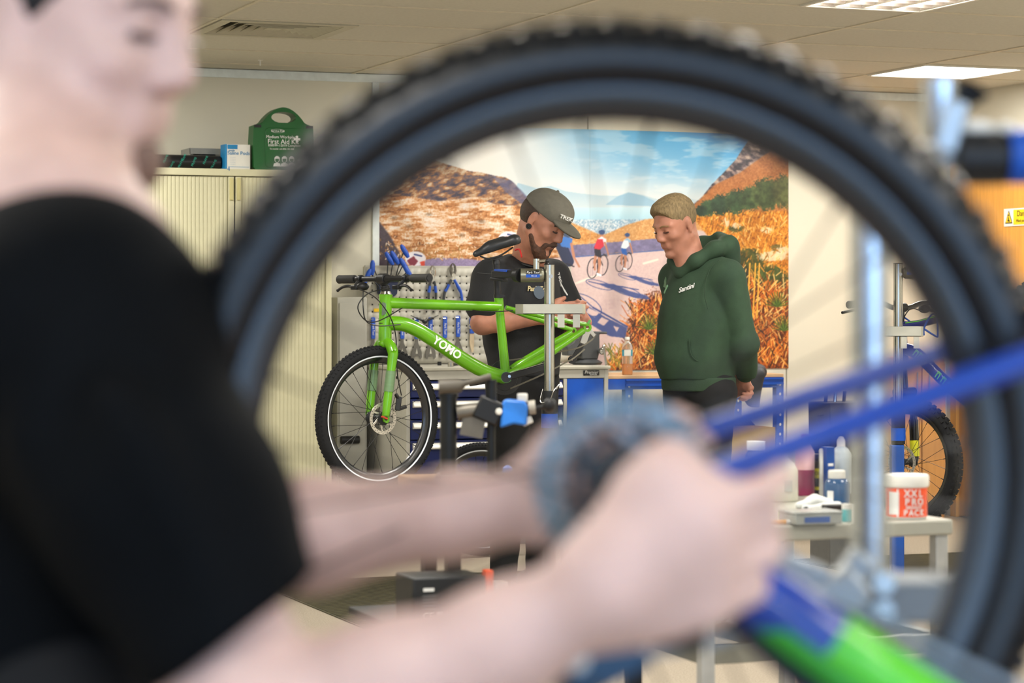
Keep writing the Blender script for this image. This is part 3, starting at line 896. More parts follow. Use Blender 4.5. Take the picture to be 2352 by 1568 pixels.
text('4', .03, rm(nu, cv + .0006, nz), mat('label_blue', '15649f', .5), t)
# on top of it, each a thing of its own
def topthing(px, py, v):
    return on_v(px, py, v)
q0, q1 = on_v(345, 363, .33), on_v(503, 363, .33)
Mt = basis(R(q0[0], .33, CT + .0375), U, Vector((0, 0, 1)), V)
t = thing('print_roll', 'black cardboard roll with small green print lying on the cabinet top', 'roll', R((q0[0] + q1[0]) / 2, .33, CT), TH)
L = q1[0] - q0[0]
part('tube', MB().tube([R(q0[0], .33, CT + .0375), R(q1[0], .33, CT + .0375)], .036, 20), mat('black_wrap', '15171a', .35), t, world=True)
part('end_cap', MB().tube([R(q1[0] + .0005, .33, CT + .0375), R(q1[0] + .004, .33, CT + .0375)], .034, 16), DARKMETAL, t, world=True)
TEAL = mat('teal_print', '2a8f7c', .5, var=0)
for i, (du, dz, an) in enumerate(((.20, .012, 1.1), (.42, -.008, 1.2), (.47, .02, 1.1), (.61, .0, 1.15), (.78, .01, 1.1), (.29, -.02, 1.2), (.9, -.01, 1.15))):
    c_, s_ = math.cos(an), math.sin(an)
    rad = math.sqrt(max(.036 ** 2 - dz ** 2, 0))
    n_ = (V * rad + Vector((0, 0, dz))).normalized()
    up = n_.cross(U)
    o_ = R(q0[0] + L * du, .33, CT + .0375) + n_ * .0366
    text('FRAME', .017, basis(o_, U * c_ + up * s_, up * c_ - U * s_, n_), TEAL, t)
t = thing('letter_tray', 'grey open tray behind the black roll on the cabinet', 'tray', R(on_v(480, 340, .16)[0], .16, CT), TH)
w2 = .125
part('tray', MB().box(-w2, w2, -.09, .1, 0, .006).box(-w2, w2, .094, .1, .006, .115).box(-w2, -w2 + .005, -.09, .1, .006, .115).box(w2 - .005, w2, -.09, .1, .006, .115).box(-w2, w2, -.09, -.085, .085, .115).box(-w2, w2, -.09, -.085, .006, .02), mat('smoke_plastic', '7d7f7b', .3), t)
part('dark_pad', MB().box(-.07, .02, -.06, .06, .07, .1), DARKMETAL, t)
u0, zb = on_v(521, 382, .40); u1 = on_v(574, 382, .40)[0]; zt = on_v(540, 325, .40)[1] - zb
t = thing('saline_box', 'small white and blue carton of saline pods beside the first aid kit', 'box', R((u0 + u1) / 2, .36, CT), TH)
h = (u1 - u0) / 2
part('carton', MB().box(-h, h, -.045, .045, 0, zt), WHITE, t, bev=.001)
CYAN = mat('carton_blue', '1f7fb5', .5)
part('blue_side', MB().box(-h - .012, -h - .0004, -.0452, .045, 0, zt), CYAN, t)
part('blue_tab', MB().box(-h + .002, -h * .1, -.0458, -.0451, zt - .024, zt - .002).box(-h + .006, h - .006, -.0458, -.0451, .012, .014), CYAN, t)
ft = rm((u0 + u1) / 2, .36 + .0462, cz1)
def ff(x, z): return ft @ Matrix.Translation((x, z, 0))
text('Saline Pods', .026, ff(.0, zt * .66), CYAN, t)
text('sterile', .013, ff(-h * .6, zt * .77), CYAN, t)
for k in range(5):
    text('- - - -', .012, ff(-h * .5, zt * (.5 - .07 * k)), CYAN, t)
# first aid kit
u0 = on_v(574, 380, .36)[0]; u1 = on_v(714, 380, .36)[0]; zk = on_v(640, 249, .36)[1] - cz1
t = thing('first_aid_kit', 'green plastic first aid kit case with a carry handle on the cabinet', 'first aid kit', R((u0 + u1) / 2, .32, CT), TH)
h = (u1 - u0) / 2
KG = mat('first_aid_green', '09561f', .38, var=.03)
Mf = basis(Vector((0, -.05, 0)), Vector((1, 0, 0)), Vector((0, 0, 1)), Vector((0, -1, 0)))
bh = zk * .72
def arc_pts(n=28):
    pts = []
    for i in range(n + 1):
        tt = i / n
        x = -h * .72 + 2 * h * .72 * tt
        y = bh + (zk - bh) * max(0, math.sin(PI * min(max((tt - .0) / 1.0, 0), 1))) ** .8
        pts.append((x, y))
    return pts
top_ = arc_pts()
outer = [(h * .97, .012), (h, bh * .62), (h * .97, bh - .006), (h * .8, bh)] + list(reversed(top_))[1:-1] + [(-h * .8, bh), (-h * .97, bh - .006), (-h, bh * .62), (-h * .97, .012), (-h * .9, 0), (h * .9, 0)]
n_ = len(outer)
cx_, cy_ = 0, bh + (zk - bh) * .42
inner = []
for (x, y) in outer:
    an = math.atan2((y - cy_) / (zk * .4), (x - cx_) / h)
    inner.append((h * .40 * math.cos(an), cy_ + (zk - bh) * .32 * math.sin(an)))
part('case', MB().ring(outer, inner, -.05, .05, Mf), KG, t, bev=.006)
part('front_cover', MB().prism(rrect(-h * .6, h * .72, .012, bh * .93, .02), .05, .0535, Mf), KG, t, bev=.002)
part('latch', MB().box(-h * .96, -h * .74, -.104, -.096, bh - .016, bh - .002).box(h * .74, h * .96, -.104, -.096, bh - .016, bh - .002), BLACK, t)
fm = basis(R((u0 + u1) / 2, .32 + .105, cz1), U, Vector((0, 0, 1)), V)
def fk(x, z): return fm @ Matrix.Translation((x * h, z * zk, 0))
text('First Aid Kit', .034, fk(-.02, .455), PRINTW, t)
text('Medium Workplace', .021, fk(-.06, .53), PRINTW, t)
text('BS8599-1:2019 Compliant', .0165, fk(.02, .395), PRINTW, t)
text('To reorder call 0800 100 2000', .0105, fk(-.06, .34), PRINTW, t)
text('Service Pod', .015, fk(-.2, .625), PRINTW, t)
part('cross', MB().prism([(-.006, -.018), (.006, -.018), (.006, -.006), (.018, -.006), (.018, .006), (.006, .006), (.006, .018), (-.006, .018), (-.006, .006), (-.018, .006), (-.018, -.006), (-.006, -.006)], 0, .0006, fk(.43, .5)), PRINTW, t, world=True)
part('logo_oval', MB().ring(circ(.034, 20, ry=.010), circ(.0325, 20, ry=.009), 0, .0006, fk(-.2, .625)), PRINTW, t, world=True)
for i, x in enumerate((-.22, .02, .26)):
    mb = MB()
    mb.prism([(-.02, -.024), (.02, -.024), (.017, -.010), (.006, -.006), (-.006, -.006), (-.017, -.010)], 0, .0006, fk(x, .135))
    mb.ring(circ(.0135, 18, 0, 0, .012, .017), circ(.0105, 18, 0, 0, .010, .013), 0, .0006, fk(x, .135))
    mb.prism([(.0145 * math.cos(q), .016 + .014 * math.sin(q)) for q in [PI * j / 8 for j in range(9)]], 0, .0006, fk(x, .135))
    part('figure_symbol', mb, PRINTW, t, world=True)
part('diamond_symbol', MB().prism([(-.014, 0), (0, -.014), (.014, 0), (0, .014)], 0, .0006, fk(.52, .16)), mat('grey_print', 'a9b3a9', .5), t, world=True)
part('clear_pocket', MB().prism(rrect(-h * .56, h * .6, .02, bh * .36, .006), 0, .0009, basis(R((u0 + u1) / 2, .32 + .1042, cz1), U, Vector((0, 0, 1)), V)), KG, t, world=True)
# notice with a bicycle drawing on the wall left of the cabinet
nu0, nz1 = on_v(262, 420, .002); nu1, nz0 = on_v(294, 505, .002)
t = thing('wall_notice', 'pale notice with a small bicycle drawing left of the cabinet', 'notice', R((nu0 + nu1) / 2 - .04, 0, (nz0 + nz1) / 2), TH)
h = (nu1 - nu0) / 2 + .04; hz = (nz1 - nz0) / 2
part('sheet', MB().box(-h, h, -.004, -.0005, -hz, hz), mat('notice_paper', 'cfc9a6', .6), t)
part('green_header', MB().box(-h, h, -.0048, -.004, hz * .35, hz), mat('notice_green', '5f7a35', .6), t)
mb = MB()
for x in (.028, .064):
    mb.lathe([(.017, 0), (.015, 0), (.015, .0008), (.017, .0008)], basis(Vector((x, -.0042, -.02)), Vector((1, 0, 0)), Vector((0, 0, 1)), Vector((0, -1, 0))), 20, closed=True)
for p, q in (((.028, -.02), (.04, .008)), ((.04, .008), (.056, .008)), ((.056, .008), (.064, -.02)), ((.046, -.02), (.056, .008)), ((.046, -.02), (.04, .008)), ((.028, -.02), (.046, -.02)), ((.06, .018), (.064, -.02))):
    mb.bar((p[0], -.0046, p[1]), (q[0], -.0046, q[1]), .0016, .0008)
part('bicycle_drawing', mb, PRINTB, t)
# grey locker between cabinet and bench
u0, z1 = on_v(775, 682, .30); u1 = on_v(836, 682, .22)[0]
t = thing('grey_locker', 'plain grey metal locker between the cream cabinet and the workbench', 'locker', R((u0 + u1) / 2, .155, 0), TH)
h = (u1 - u0) / 2 - .004
GL = mat('locker_grey', 'a9a89f', .5, var=.03)
part('body', MB().box(-h, h, -.13, .14, 0, z1), GL, t, bev=.004)
part('door', MB().box(-h + .01, h - .01, -.137, -.131, .06, z1 - .03), GL, t, bev=.002)
hz_ = on_v(788, 1010, .3)[1]
part('handle', MB().tube([(-h + .012, -.155, hz_), (-h + .012 + .1, -.155, hz_)], .021, 12).box(-h + .02, -h + .04, -.155, -.137, hz_ - .01, hz_ + .01), BLACK, t)
# ================================================================ workbench with pegboard, tools and vise
bv = .75
bu0 = on_v(935, 880, bv)[0]; bu1 = on_v(1397, 845, bv)[0]
bzt = .928
t = thing('tool_workbench', 'grey steel workbench with dark blue drawers, blue door and a pegboard back', 'workbench', R(bu0, 0, 0), TH)
W_ = bu1 - bu0
def bz(py): return on_v(1000, py, bv)[1]
part('worktop', MB().box(-.01, W_ + .01, -bv - .012, -.03, bzt - .018, bzt), mat('bench_grey', 'b3b0a2', .5, var=.03), t, bev=.004)
part('side_panel', MB().box(0, .02, -bv + .01, -.03, .0, bzt - .0185), GREY, t, bev=.002)
part('end_post', MB().box(W_ - .022, W_, -bv, -.03, 0, bzt - .0185), GREY, t, bev=.002)
part('front_rail', MB().box(.02, W_ - .022, -bv, -bv + .03, bz(872), bzt - .0185), GREY, t, bev=.002)
for i, y_ in enumerate((bz(868), bz(985))):
    for x_ in (-.12,):
        part('screw', MB().tube([(-.0005, -bv + .16 + .08 * i, y_), (-.006, -bv + .16 + .08 * i, y_)], .007, 8), DARKMETAL, t)
du1 = on_v(1294, 920, bv)[0] - bu0
rows = [(874, 914), (914, 963), (963, 1010), (1010, 1106), (1106, 1200)]
for a, b_ in rows:
    z1, z0 = bz(a) - .003, bz(b_) + .003
    d = part('drawer', MB().box(.022, du1, -bv + .004, -bv + .30, z0, z1), NAVY, t, bev=.003)
    hz1 = z1 - .012 if a < 1100 else z1 - .02
    part('pull', MB().prism([(0, 0), (.030, .004), (.030, .012), (.006, .034), (0, .034)], 0.03, du1 - .012, basis(Vector((0, -bv + .003, hz1 - .034)), Vector((0, -1, 0)), Vector((0, 0, 1)), Vector((1, 0, 0)))), mat('bright_aluminium', 'e2e0d8', .35, .35), d, bev=.002)
part('drawer_post', MB().box(du1 + .002, du1 + .02, -bv, -bv + .3, 0, bz(873)), GREY, t)
d = part('cupboard_door', MB().box(du1 + .023, W_ - .025, -bv + .003, -bv + .023, .08, bz(873)), mat('bench_door_blue', '0050bd', .4, var=.04), t, bev=.004)
part('kick_plate', MB().box(.02, W_ - .022, -bv + .03, -bv + .05, 0, .078), GREYD, t)
part('bench_base', MB().box(.021, W_ - .023, -.4, -.035, .03, .85), GREYD, t)
# badges
def rmz(px, py, v): 
    u_, z_ = on_v(px, py, v); return rm(u_, v, z_)
Mb = rmz(1358, 856, bv + .0015)
part('badge', MB().prism(rrect(-.046, .046, -.014, .014, .003), 0, .001, Mb), PRINTB, t, world=True)
text('Premier', .024, Mb @ Matrix.Translation((0, .003, .0014)), PRINTW, t, shear=.25)
text('SUPPLIER', .010, Mb @ Matrix.Translation((.012, -.0095, .0014)), PRINTW, t)
Mb = rmz(955, 868, bv + .0015)
part('badge', MB().prism(rrect(-.030, .030, -.017, .017, .002), 0, .001, Mb), PRINTB, t, world=True)
text('S2', .022, Mb @ Matrix.Translation((-.012, .002, .0014)), PRINTW, t)
text('Premier', .008, Mb @ Matrix.Translation((0, -.012, .0014)), PRINTW, t)
# pegboard: a sheet with real square holes
pv = .115
pu0, pz1 = on_v(839, 612, pv); pu1 = on_v(1312, 612, pv)[0]; pz0 = bzt + .004
pit = .0385; hole = .0088
nx, nz = int((pu1 - pu0 - .03) / pit), int((pz1 - pz0 - .03) / pit)
xs = [0.]; zs = [0.]
x0_ = ((pu1 - pu0) - (nx - 1) * pit) / 2; z0_ = ((pz1 - pz0) - (nz - 1) * pit) / 2
for i in range(nx): xs += [x0_ + i * pit - hole / 2, x0_ + i * pit + hole / 2]
for i in range(nz): zs += [z0_ + i * pit - hole / 2, z0_ + i * pit + hole / 2]
xs.append(pu1 - pu0); zs.append(pz1 - pz0)
mb = MB()
vs = [Vector((x, 0, z)) for z in zs for x in xs]
nn = len(xs)
mb.add(vs, [(j * nn + i, j * nn + i + 1, (j + 1) * nn + i + 1, (j + 1) * nn + i) for j in range(len(zs) - 1) for i in range(nn - 1) if not (i % 2 == 1 and j % 2 == 1)])
PEG = mat('pegboard_grey', 'b9b6aa', .5, var=.02)
pt = Vector((pu0 - bu0, -pv, pz0))
mb.v = [v + pt for v in mb.v]
o = part('pegboard', mb, PEG, t)
sm = o.modifiers.new('thickness', 'SOLIDIFY'); sm.thickness = .002
part('pegboard_frame', MB().box(pt.x, pt.x + (pu1 - pu0), -pv + .012, -pv + .016, pz0, pz1).box(pt.x - .004, pt.x + .004, -pv, -pv + .03, pz0, pz1).box(pt.x, pt.x + (pu1 - pu0), -pv - .001, -pv + .02, pz1 - .003, pz1 + .006), PEG, t)
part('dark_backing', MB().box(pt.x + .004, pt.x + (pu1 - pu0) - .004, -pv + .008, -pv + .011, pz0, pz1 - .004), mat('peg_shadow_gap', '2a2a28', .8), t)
part('bracket', MB().box(pt.x + .05, pt.x + .09, -pv + .016, -.03, pz0 - .03, pz0 + .2).box(pt.x + (pu1 - pu0) - .09, pt.x + (pu1 - pu0) - .05, -pv + .016, -.03, pz0 - .03, pz0 + .2), GREY, t)
TV = pv + .012
def tp(px, py): 
    return on_v(px, py, TV)
def toolmat(px, py, dv=0.):
    u_, z_ = tp(px, py); return rm(u_, TV + dv, z_)
TSTEEL = mat('tool_steel', '6c6a66', .35, .8)
# cone wrenches: one prototype, each copy a thing of its own
ords = ['leftmost', 'second from the left', 'third from the left', 'fourth from the left', 'fifth from the left', 'sixth from the left']
def cone_wrench(px, py, label, tagw=True, size=1.0):
    u_, z_ = tp(px, py)
    t = thing('cone_wrench', label, 'wrench', R(u_, TV, z_), TH, 'blue handled wrenches on the pegboard')
    Ml = basis(Vector((0, 0, 0)), Vector((1, 0, 0)), Vector((0, 0, 1)), Vector((0, -1, 0)))
    part('blade', MB().prism([(-.007, 0), (-.008, -.105), (-.028, -.155), (-.030, -.185), (-.019, -.197), (-.013, -.178), (.013, -.178), (.019, -.197), (.030, -.185), (.028, -.155), (.008, -.105), (.007, 0)], -.0015, .0015, Ml), TSTEEL, t)
    part('slot', MB().prism([(-.006, -.165), (0, -.135), (.006, -.165)], .0012, .0022, Ml), PEG, t)
    g = part('grip', MB().prism(rrect(-.0115, .0115, -.085, .032, .006), -.005, .005, Ml), TOOLBLUE, t, bev=.002)
    text('Park Tool', .015, FRAMES[t.name] @ Ml @ Matrix.Translation((0, -.035, .0056)) @ Matrix.Rotation(-PI / 2, 4, 'Z'), PRINTW, g)
    part('peg_hook', MB().tube([(-.016, .008, .022), (-.016, -.012, .022), (0, -.012, .022)], .0016, 6), CHROME, t)
    return t
for i, (px, py) in enumerate(((857, 742), (924, 742), (957, 742), (989, 742), (1022, 740), (1052, 738))):
    cone_wrench(px, py, 'blue handled cone wrench hanging low on the pegboard, ' + ords[i])
u_, z_ = tp(1084, 745)
t = thing('bottle_opener_tool', 'wooden bladed tool with blue grip hanging beside the mechanic elbow', 'tool', R(u_, TV, z_), TH)
Ml = basis(Vector((0, 0, 0)), Vector((1, 0, 0)), Vector((0, 0, 1)), Vector((0, -1, 0)))
part('blade', MB().prism([(-.012, -.045), (-.014, -.1), (-.002, -.15), (.008, -.15), (.013, -.1), (.012, -.045)], -.002, .002, Ml), mat('pale_blade', 'c0ad90', .5), t)
part('grip', MB().prism(rrect(-.013, .013, -.05, .04, .005), -.005, .005, Ml), TOOLBLUE, t, bev=.002)
part('ring', MB().lathe([(.014, -.003), (.007, -.003), (.007, .003), (.014, .003)], Ml @ Matrix.Translation((-.012, -.01, .008)), 16, closed=True), CHROME, t)
# dark wrench between the first two
u_, z_ = tp(886, 770)
t = thing('steel_wrench', 'dark steel wrench with a blue end hanging behind the green fork', 'wrench', R(u_, TV, z_), TH)
part('blade', MB().prism([(-.008, .02), (-.008, -.07), (-.024, -.1), (-.018, -.128), (-.008, -.118), (.008, -.118), (.018, -.128), (.024, -.1), (.008, -.07), (.008, .02)], -.002, .002, Ml), TSTEEL, t)
part('grip', MB().prism(rrect(-.010, .010, -.02, .06, .005), -.005, .005, Ml), mat('dark_blue_grip', '1c2c63', .45), t, bev=.002)
# pliers
def pliers(px, py, label, spread=.03, grey=False, s=1.0, lean=0., hinge=.05):
    u_, z_ = tp(px, py)
    t = thing('pliers', label, 'pliers', R(u_, TV + .008, z_), TH, 'pliers on the upper pegboard')
    def q(x, z): return Vector((x * s + z * lean, 0, z * s))
    for sg in (-1, 1):
        hp = [q(-sg * .004, .0), q(sg * .012, -.03), q(sg * (.014 + spread * .7), -.075), q(sg * (.012 + spread), -.13), q(sg * (.016 + spread * .95), -.155)]
        j = part('jaw', MB().tube([q(-sg * .004, -.004), q(-sg * .012, .02), q(-sg * .010, .042), q(-sg * .002, .055)], [.008 * s, .009 * s, .008 * s, .004 * s], 8, flat=.6), TSTEEL if not grey else CHROME, t)
        part('handle', MB().tube(smooth_path(hp, 4)[3:], .0085 * s, 8, flat=.8), mat('grip_dark', '3a3d40', .5) if (grey or sg < 0 and spread > .02 and lean < .02) else TOOLBLUE, t)
        part('grip_band', MB().tube([hp[1] * .7 + hp[2] * .3, hp[2]], .0098 * s, 8, flat=.8), TOOLBLUE, t)
        if grey:
            part('grip_tip', MB().tube([hp[3], hp[4]], .0098 * s, 8), TOOLBLUE, t)
    part('pivot', MB().tube([q(0, 0) + Vector((0, -.012, 0)), q(0, 0) + Vector((0, .006, 0))], .009 * s, 12), CHROME, t)
    part('peg_hook', MB().tube([q(0, .03) + Vector((0, .012, 0)), q(0, .03) + Vector((0, -.014, 0))], .002, 6), CHROME, t)
    return t
pliers(992, 636, 'grey handled cable cutter with blue tips hanging right of the handlebar', .006, True, 1.12)
pliers(1039, 632, 'open pliers with blue handles on the upper pegboard', .034, False, 1.18)
pliers(1092, 640, 'pliers mostly hidden behind the mechanic sleeve on the pegboard', .02, False, 1.0)
# small tools
u_, z_ = tp(866, 712)
solo('yellow_tag', MB().prism(rrect(-.016, .016, -.009, .009, .003), 0, .004, rm(u_, TV - .009, z_)), mat('tag_yellow', 'e3b70f', .5), 'small yellow tag on the pegboard left of the head tube', 'tag', R(u_, TV, z_), TH, bev=.001)
u_, z_ = tp(972, 738)
t = thing('y_wrench', 'black three armed wrench hanging on the pegboard behind the down tube', 'wrench', R(u_, TV + .024, z_), TH)
for k in range(3):
    an = PI / 2 + (k - 1) * 2.0 + PI * 0
    d_ = Vector((math.sin((k - 1) * 1.15), 0, .38 if k != 1 else -.85)).normalized()
    part('arm', MB().tube([d_ * .012, d_ * .05], .006, 8).tube([d_ * .05, d_ * .085], .0025, 6), BLACK if k != 1 else TSTEEL, t)
part('hub', MB().ball((0, -.002, 0), (.016, .01, .013)), BLACK, t)
part('coil', MB().lathe([(.013, -.003), (.010, -.003), (.010, .003), (.013, .003)], Ml @ Matrix.Translation((.0, .018, .008)), 14, closed=True), CHROME, t)
# bag of P-handle hex keys in a dark holder at the upper left
t = thing('hex_key_holder', 'dark holder on the pegboard behind the handlebar holding blue hex keys', 'tool holder', R(tp(886, 655)[0], TV, tp(886, 655)[1]), TH)
part('holder', MB().prism([(-.055, .02), (.055, .02), (.05, -.045), (.035, -.06), (-.035, -.06), (-.05, -.045)], .0, .05, Ml), mat('dark_blue_holder', '182446', .5), t, bev=.004)
part('pocket_rim', MB().ring(rrect(-.058, .058, -.003, .055, .004), rrect(-.05, .05, .003, .05, .003), .018, .024, basis(Vector((0, 0, 0)), Vector((1, 0, 0)), Vector((0, -1, 0)), Vector((0, 0, 1)))), BLACK, t)
keys = [((930, 575), 24, 'tallest blue handled hex key standing in the pegboard holder'), ((894, 592), 22, 'blue handled hex key left of the tallest one in the holder'), ((906, 590), 30, 'dark blue hex key handle just behind the tallest one'), ((926, 606), 20, 'blue hex key handle below the tallest one in the holder'), ((934, 622), 14, 'lowest blue hex key handle on the right of the holder'), ((853, 613), 14, 'upright blue hex key handle left of the stem'), ((842, 632), 12, 'leftmost blue hex key handle leaning behind the handlebar')]
hb = on_v(886, 660, TV + .03)
for i, ((px, py), ln, lab) in enumerate(keys):
    vv = TV + .03
    u_, z_ = on_v(px, py, vv)
    du = (u_ - hb[0])
    bu = hb[0] + max(-.045, min(.045, du * .4))
    lean = 1 if i < 5 else -1
    t = thing('hex_key', lab, 'hex key', R(bu, vv, hb[1]), TH, 'blue hex keys in the pegboard holder')
    top = Vector((u_ - bu, 0, z_ - hb[1]))
    tdir = Vector((.62, 0, -1)).normalized() if i < 5 else Vector((-.05 if i == 5 else -.42, 0, -1)).normalized()
    off = -.011 * i / 2 + .01
    sh = Vector((0, off, 0))
    part('handle', MB().tube([top - tdir * .036 + sh, top - tdir * .02 + sh, top + tdir * .02 + sh, top + tdir * .044 + sh], [.007, .0135, .0145, .009], 10), TOOLBLUE, t)
    part('shaft', MB().tube([top + tdir * .008 + Vector((-.008 * lean, 0, 0)) + sh, top * .5 + Vector((-.004 * lean, 0, 0)) + sh, sh], .0034, 8), DARKMETAL, t)
# on the worktop
def on_bench(px, py): return on_v(px, py, .42)
solo('blue_tape_roll', MB().lathe([(.012, -.012), (.025, -.012), (.025, .012), (.012, .012)], basis(R(on_bench(919, 838)[0], .40, bzt + .0255), U, Vector((0, 0, 1)), V), 20, closed=True), NAVY, 'blue tape roll on the worktop behind the green fork leg', 'tape', R(on_bench(919, 838)[0], .40, bzt), TH)
u_, _ = on_bench(1015, 836)
solo('socket_bit', MB().lathe([(.006, 0), (.011, 0), (.011, .02), (.006, .02)], Matrix.Translation(R(u_, .38, bzt)), 12, closed=True), DARKMETAL, 'small dark socket standing on the grey worktop', 'socket', R(u_, .38, bzt), TH)
u_, z_ = on_v(1047, 864, bv + .05)
t = thing('ratchet_wrench', 'chrome headed ratchet lying out over the bench edge behind the frame', 'ratchet', R(u_, bv - .03, bzt + .002), TH)
part('head', MB().tube([(0, 0, .0), (0, 0, .022)], .016, 12), CHROME, t)
part('handle', MB().tube([(.01, 0, .011), (.05, .01, .012), (.13, .02, .012)], [.008, .006, .011], 10), BLACK, t)
# bench vise
vc = R(on_v(1348, 838, .5)[0], .50, bzt)
t = thing('bench_vise', 'dark grey bench vise with a chrome tightening bar at the bench end', 'vise', vc, TH)
VG = mat('vise_grey', '4b4d4f', .45, .3, bump=.2)
part('base', MB().lathe([(.075, 0), (.085, .012), (.07, .022), (.055, .03)], None, 28), VG, t)
part('body', MB().prism([(-.05, .03), (.045, .03), (.055, .07), (.055, .165), (.1, .165), (.1, .178), (-.02, .182), (-.03, .12), (-.05, .1)], -.05, .05, basis(Vector((0, 0, 0)), Vector((1, 0, 0)), Vector((0, 0, 1)), Vector((0, -1, 0)))), VG, t, bev=.006)
part('sliding_jaw', MB().prism([(-.13, .05), (-.05, .05), (-.05, .12), (-.035, .17), (-.06, .178), (-.1, .12), (-.13, .1)], -.045, .045, basis(Vector((0, 0, 0)), Vector((1, 0, 0)), Vector((0, 0, 1)), Vector((0, -1, 0)))), VG, t, bev=.006)
part('jaw_plate', MB().box(-.034, -.026, -.05, .05, .14, .178), STEEL, t)
kz = on_v(1384, 806, .6)[1] - bzt
ku = on_v(1384, 806, .6)[0]
kx = (R(ku, .6, 0) - vc)
lk = Vector((kx.dot(U), -kx.dot(V), kz))
part('screw_knob', MB().ball(lk + Vector((0, -.0, 0)), .021, 14, 10), CHROME, t)
part('screw', MB().tube([(lk.x, -.03, kz), lk], .012, 12), STEEL, t)
part('tommy_bar', MB().tube([lk + Vector((-.004, -.028, .022)), lk + Vector((.022, -.028, -.17))], .0065, 10), CHROME, t)
part('bar_end', MB().ball(lk + Vector((.0225, -.028, -.172)), .010, 10, 8).ball(lk + Vector((-.004, -.028, .026)), .010, 10, 8), CHROME, t)

# ================================================================ blue slotted-steel table with bottle, jacket, boxes
fv, kv = .66, .10
tz = .872
ta = on_v(1436, 862, fv)[0]; tb = on_v(1796, 850, kv)[0]
t = thing('blue_table', 'work table of blue slotted steel with a plywood top by the mural', 'table', R(ta, 0, 0), TH)
TW = on_v(1800, 850, fv)[0] - ta
a0 = -.10
part('tabletop', MB().box(a0, TW, -fv, -kv, tz - .018, tz), mat('birch_ply', 'c2a07a', .5, var=.06, scale=6, stretch=(1, 10, 10)), t, bev=.002)
BT = mat('slotted_blue', '0047ac', .45, var=.05)
for x0, y0 in ((0, -fv), (TW - .045, -fv), (0, -kv - .045), (TW - .045, -kv - .045)):
    lg = part('leg', MB().box(x0, x0 + .045, y0, y0 + .003, 0, tz - .02).box(x0, x0 + .003, y0, y0 + .045, 0, tz - .02), BT, t)
    mb = MB()
    for k in range(14):
        zz = .1 + k * .055
        mb.prism([(x0 + .0225 + .0055 * math.cos(q), zz + .008 * math.sin(q)) for q in [PI * j / 6 for j in range(12)]], .0008, .0035, basis(Vector((0, y0 - .0, 0)), Vector((1, 0, 0)), Vector((0, 0, 1)), Vector((0, -1, 0))))
    part('slots', mb, WHITE, lg, kind='stuff')
    part('foot', MB().box(x0 - .004, x0 + .05, y0 - .004, y0 + .05, 0, .02), BLACK, lg)
for y0 in (-fv - .002, -kv - .001):
    part('beam', MB().box(.003, TW - .003, y0, y0 + .0025, tz - .075, tz - .019).box(.003, TW - .003, y0 - .006, y0, tz - .058, tz - .048).box(.003, TW - .003, y0 - .006, y0, tz - .03, tz - .024), BT, t)
for x0 in (.0, TW - .003):
    part('beam', MB().box(x0, x0 + .003, -fv, -kv, tz - .075, tz - .019), BT, t)
part('end_beam', MB().box(a0, .0, -fv - .002, -fv + .001, tz - .075, tz - .019), BT, t)
part('lower_shelf', MB().box(.004, TW - .004, -fv + .004, -kv - .004, .2, .22), mat('birch_ply', 'c2a07a'), t)
# bottle of orange drink
u_, _ = on_v(1441, 855, .56)
t = thing('drink_bottle', 'half full clear bottle of orange drink on the blue table', 'bottle', R(u_, .56, tz), TH)
s = (on_v(1441, 775, .56)[1] - tz) / .232
prof = [(.0, .0), (.03, .0), (.033, .006), (.033, .055), (.0315, .06), (.033, .065), (.033, .14), (.032, .15), (.034, .153), (.034, .165), (.028, .19), (.016, .208), (.0135, .213), (.0135, .222)]
CLEAR = mat('clear_plastic', 'f2f2ee', .08, trans=.9, var=0, ior=1.25)
part('body', MB().lathe([(r * s, h * s) for r, h in prof], None, 28), CLEAR, t)
part('juice', MB().lathe([(0, .003 * s), (.0305 * s, .003 * s), (.0312 * s, .07 * s), (0, .07 * s)], None, 28), mat('orange_juice', 'ea900a', .2, var=.05, spec=.3), t)
part('label', MB().lathe([(.0338 * s, .118 * s), (.0338 * s, .158 * s)], None, 28, caps=False), mat('label_teal', '3f9fb5', .4), t)
part('label_front', MB().lathe([(.0342 * s, .119 * s), (.0342 * s, .157 * s)], Matrix.Rotation(-2.6, 4, 'Z'), 12, arc=1.3), WHITE, t)
part('cap', MB().lathe([(.0, .236 * s), (.013 * s, .236 * s), (.0145 * s, .233 * s), (.0145 * s, .219 * s), (.0, .219 * s)], None, 20), WHITE, t)
# dark jacket slung over the table end
B = Body()
def PJ(px, py, Y): return P(px, py, Y)
pts = [(1700, 842, 12.7), (1728, 838, 12.75), (1748, 850, 12.8)]
B.limb(P(1690, 850, 12.62), P(1745, 853, 12.72), .035, .04, k=.03)
B.limb(P(1705, 860, 12.6), P(1730, 915, 12.62), .06, .035, k=.03).limb(P(1740, 860, 12.62), P(1728, 920, 12.62), .04, .03, k=.03)
B.limb(P(1695, 865, 12.6), P(1712, 900, 12.6), .05, .03, k=.03).limb(P(1728, 915, 12.62), P(1742, 932, 12.62), .03, .012, k=.02)
B.warp(.006, 55, 4)
t = thing('jacket', 'dark grey jacket draped over the right end of the blue table', 'jacket', P(1720, 880, 12.65))
lo, hi = P(1670, 950, 12.62), P(1775, 820, 12.62)
body_part('cloth', B, (lo.x, 12.35, lo.z), (hi.x, 12.95, hi.z), .008, mat('grey_shell_fabric', '33353a', .6, bump=.3), t)
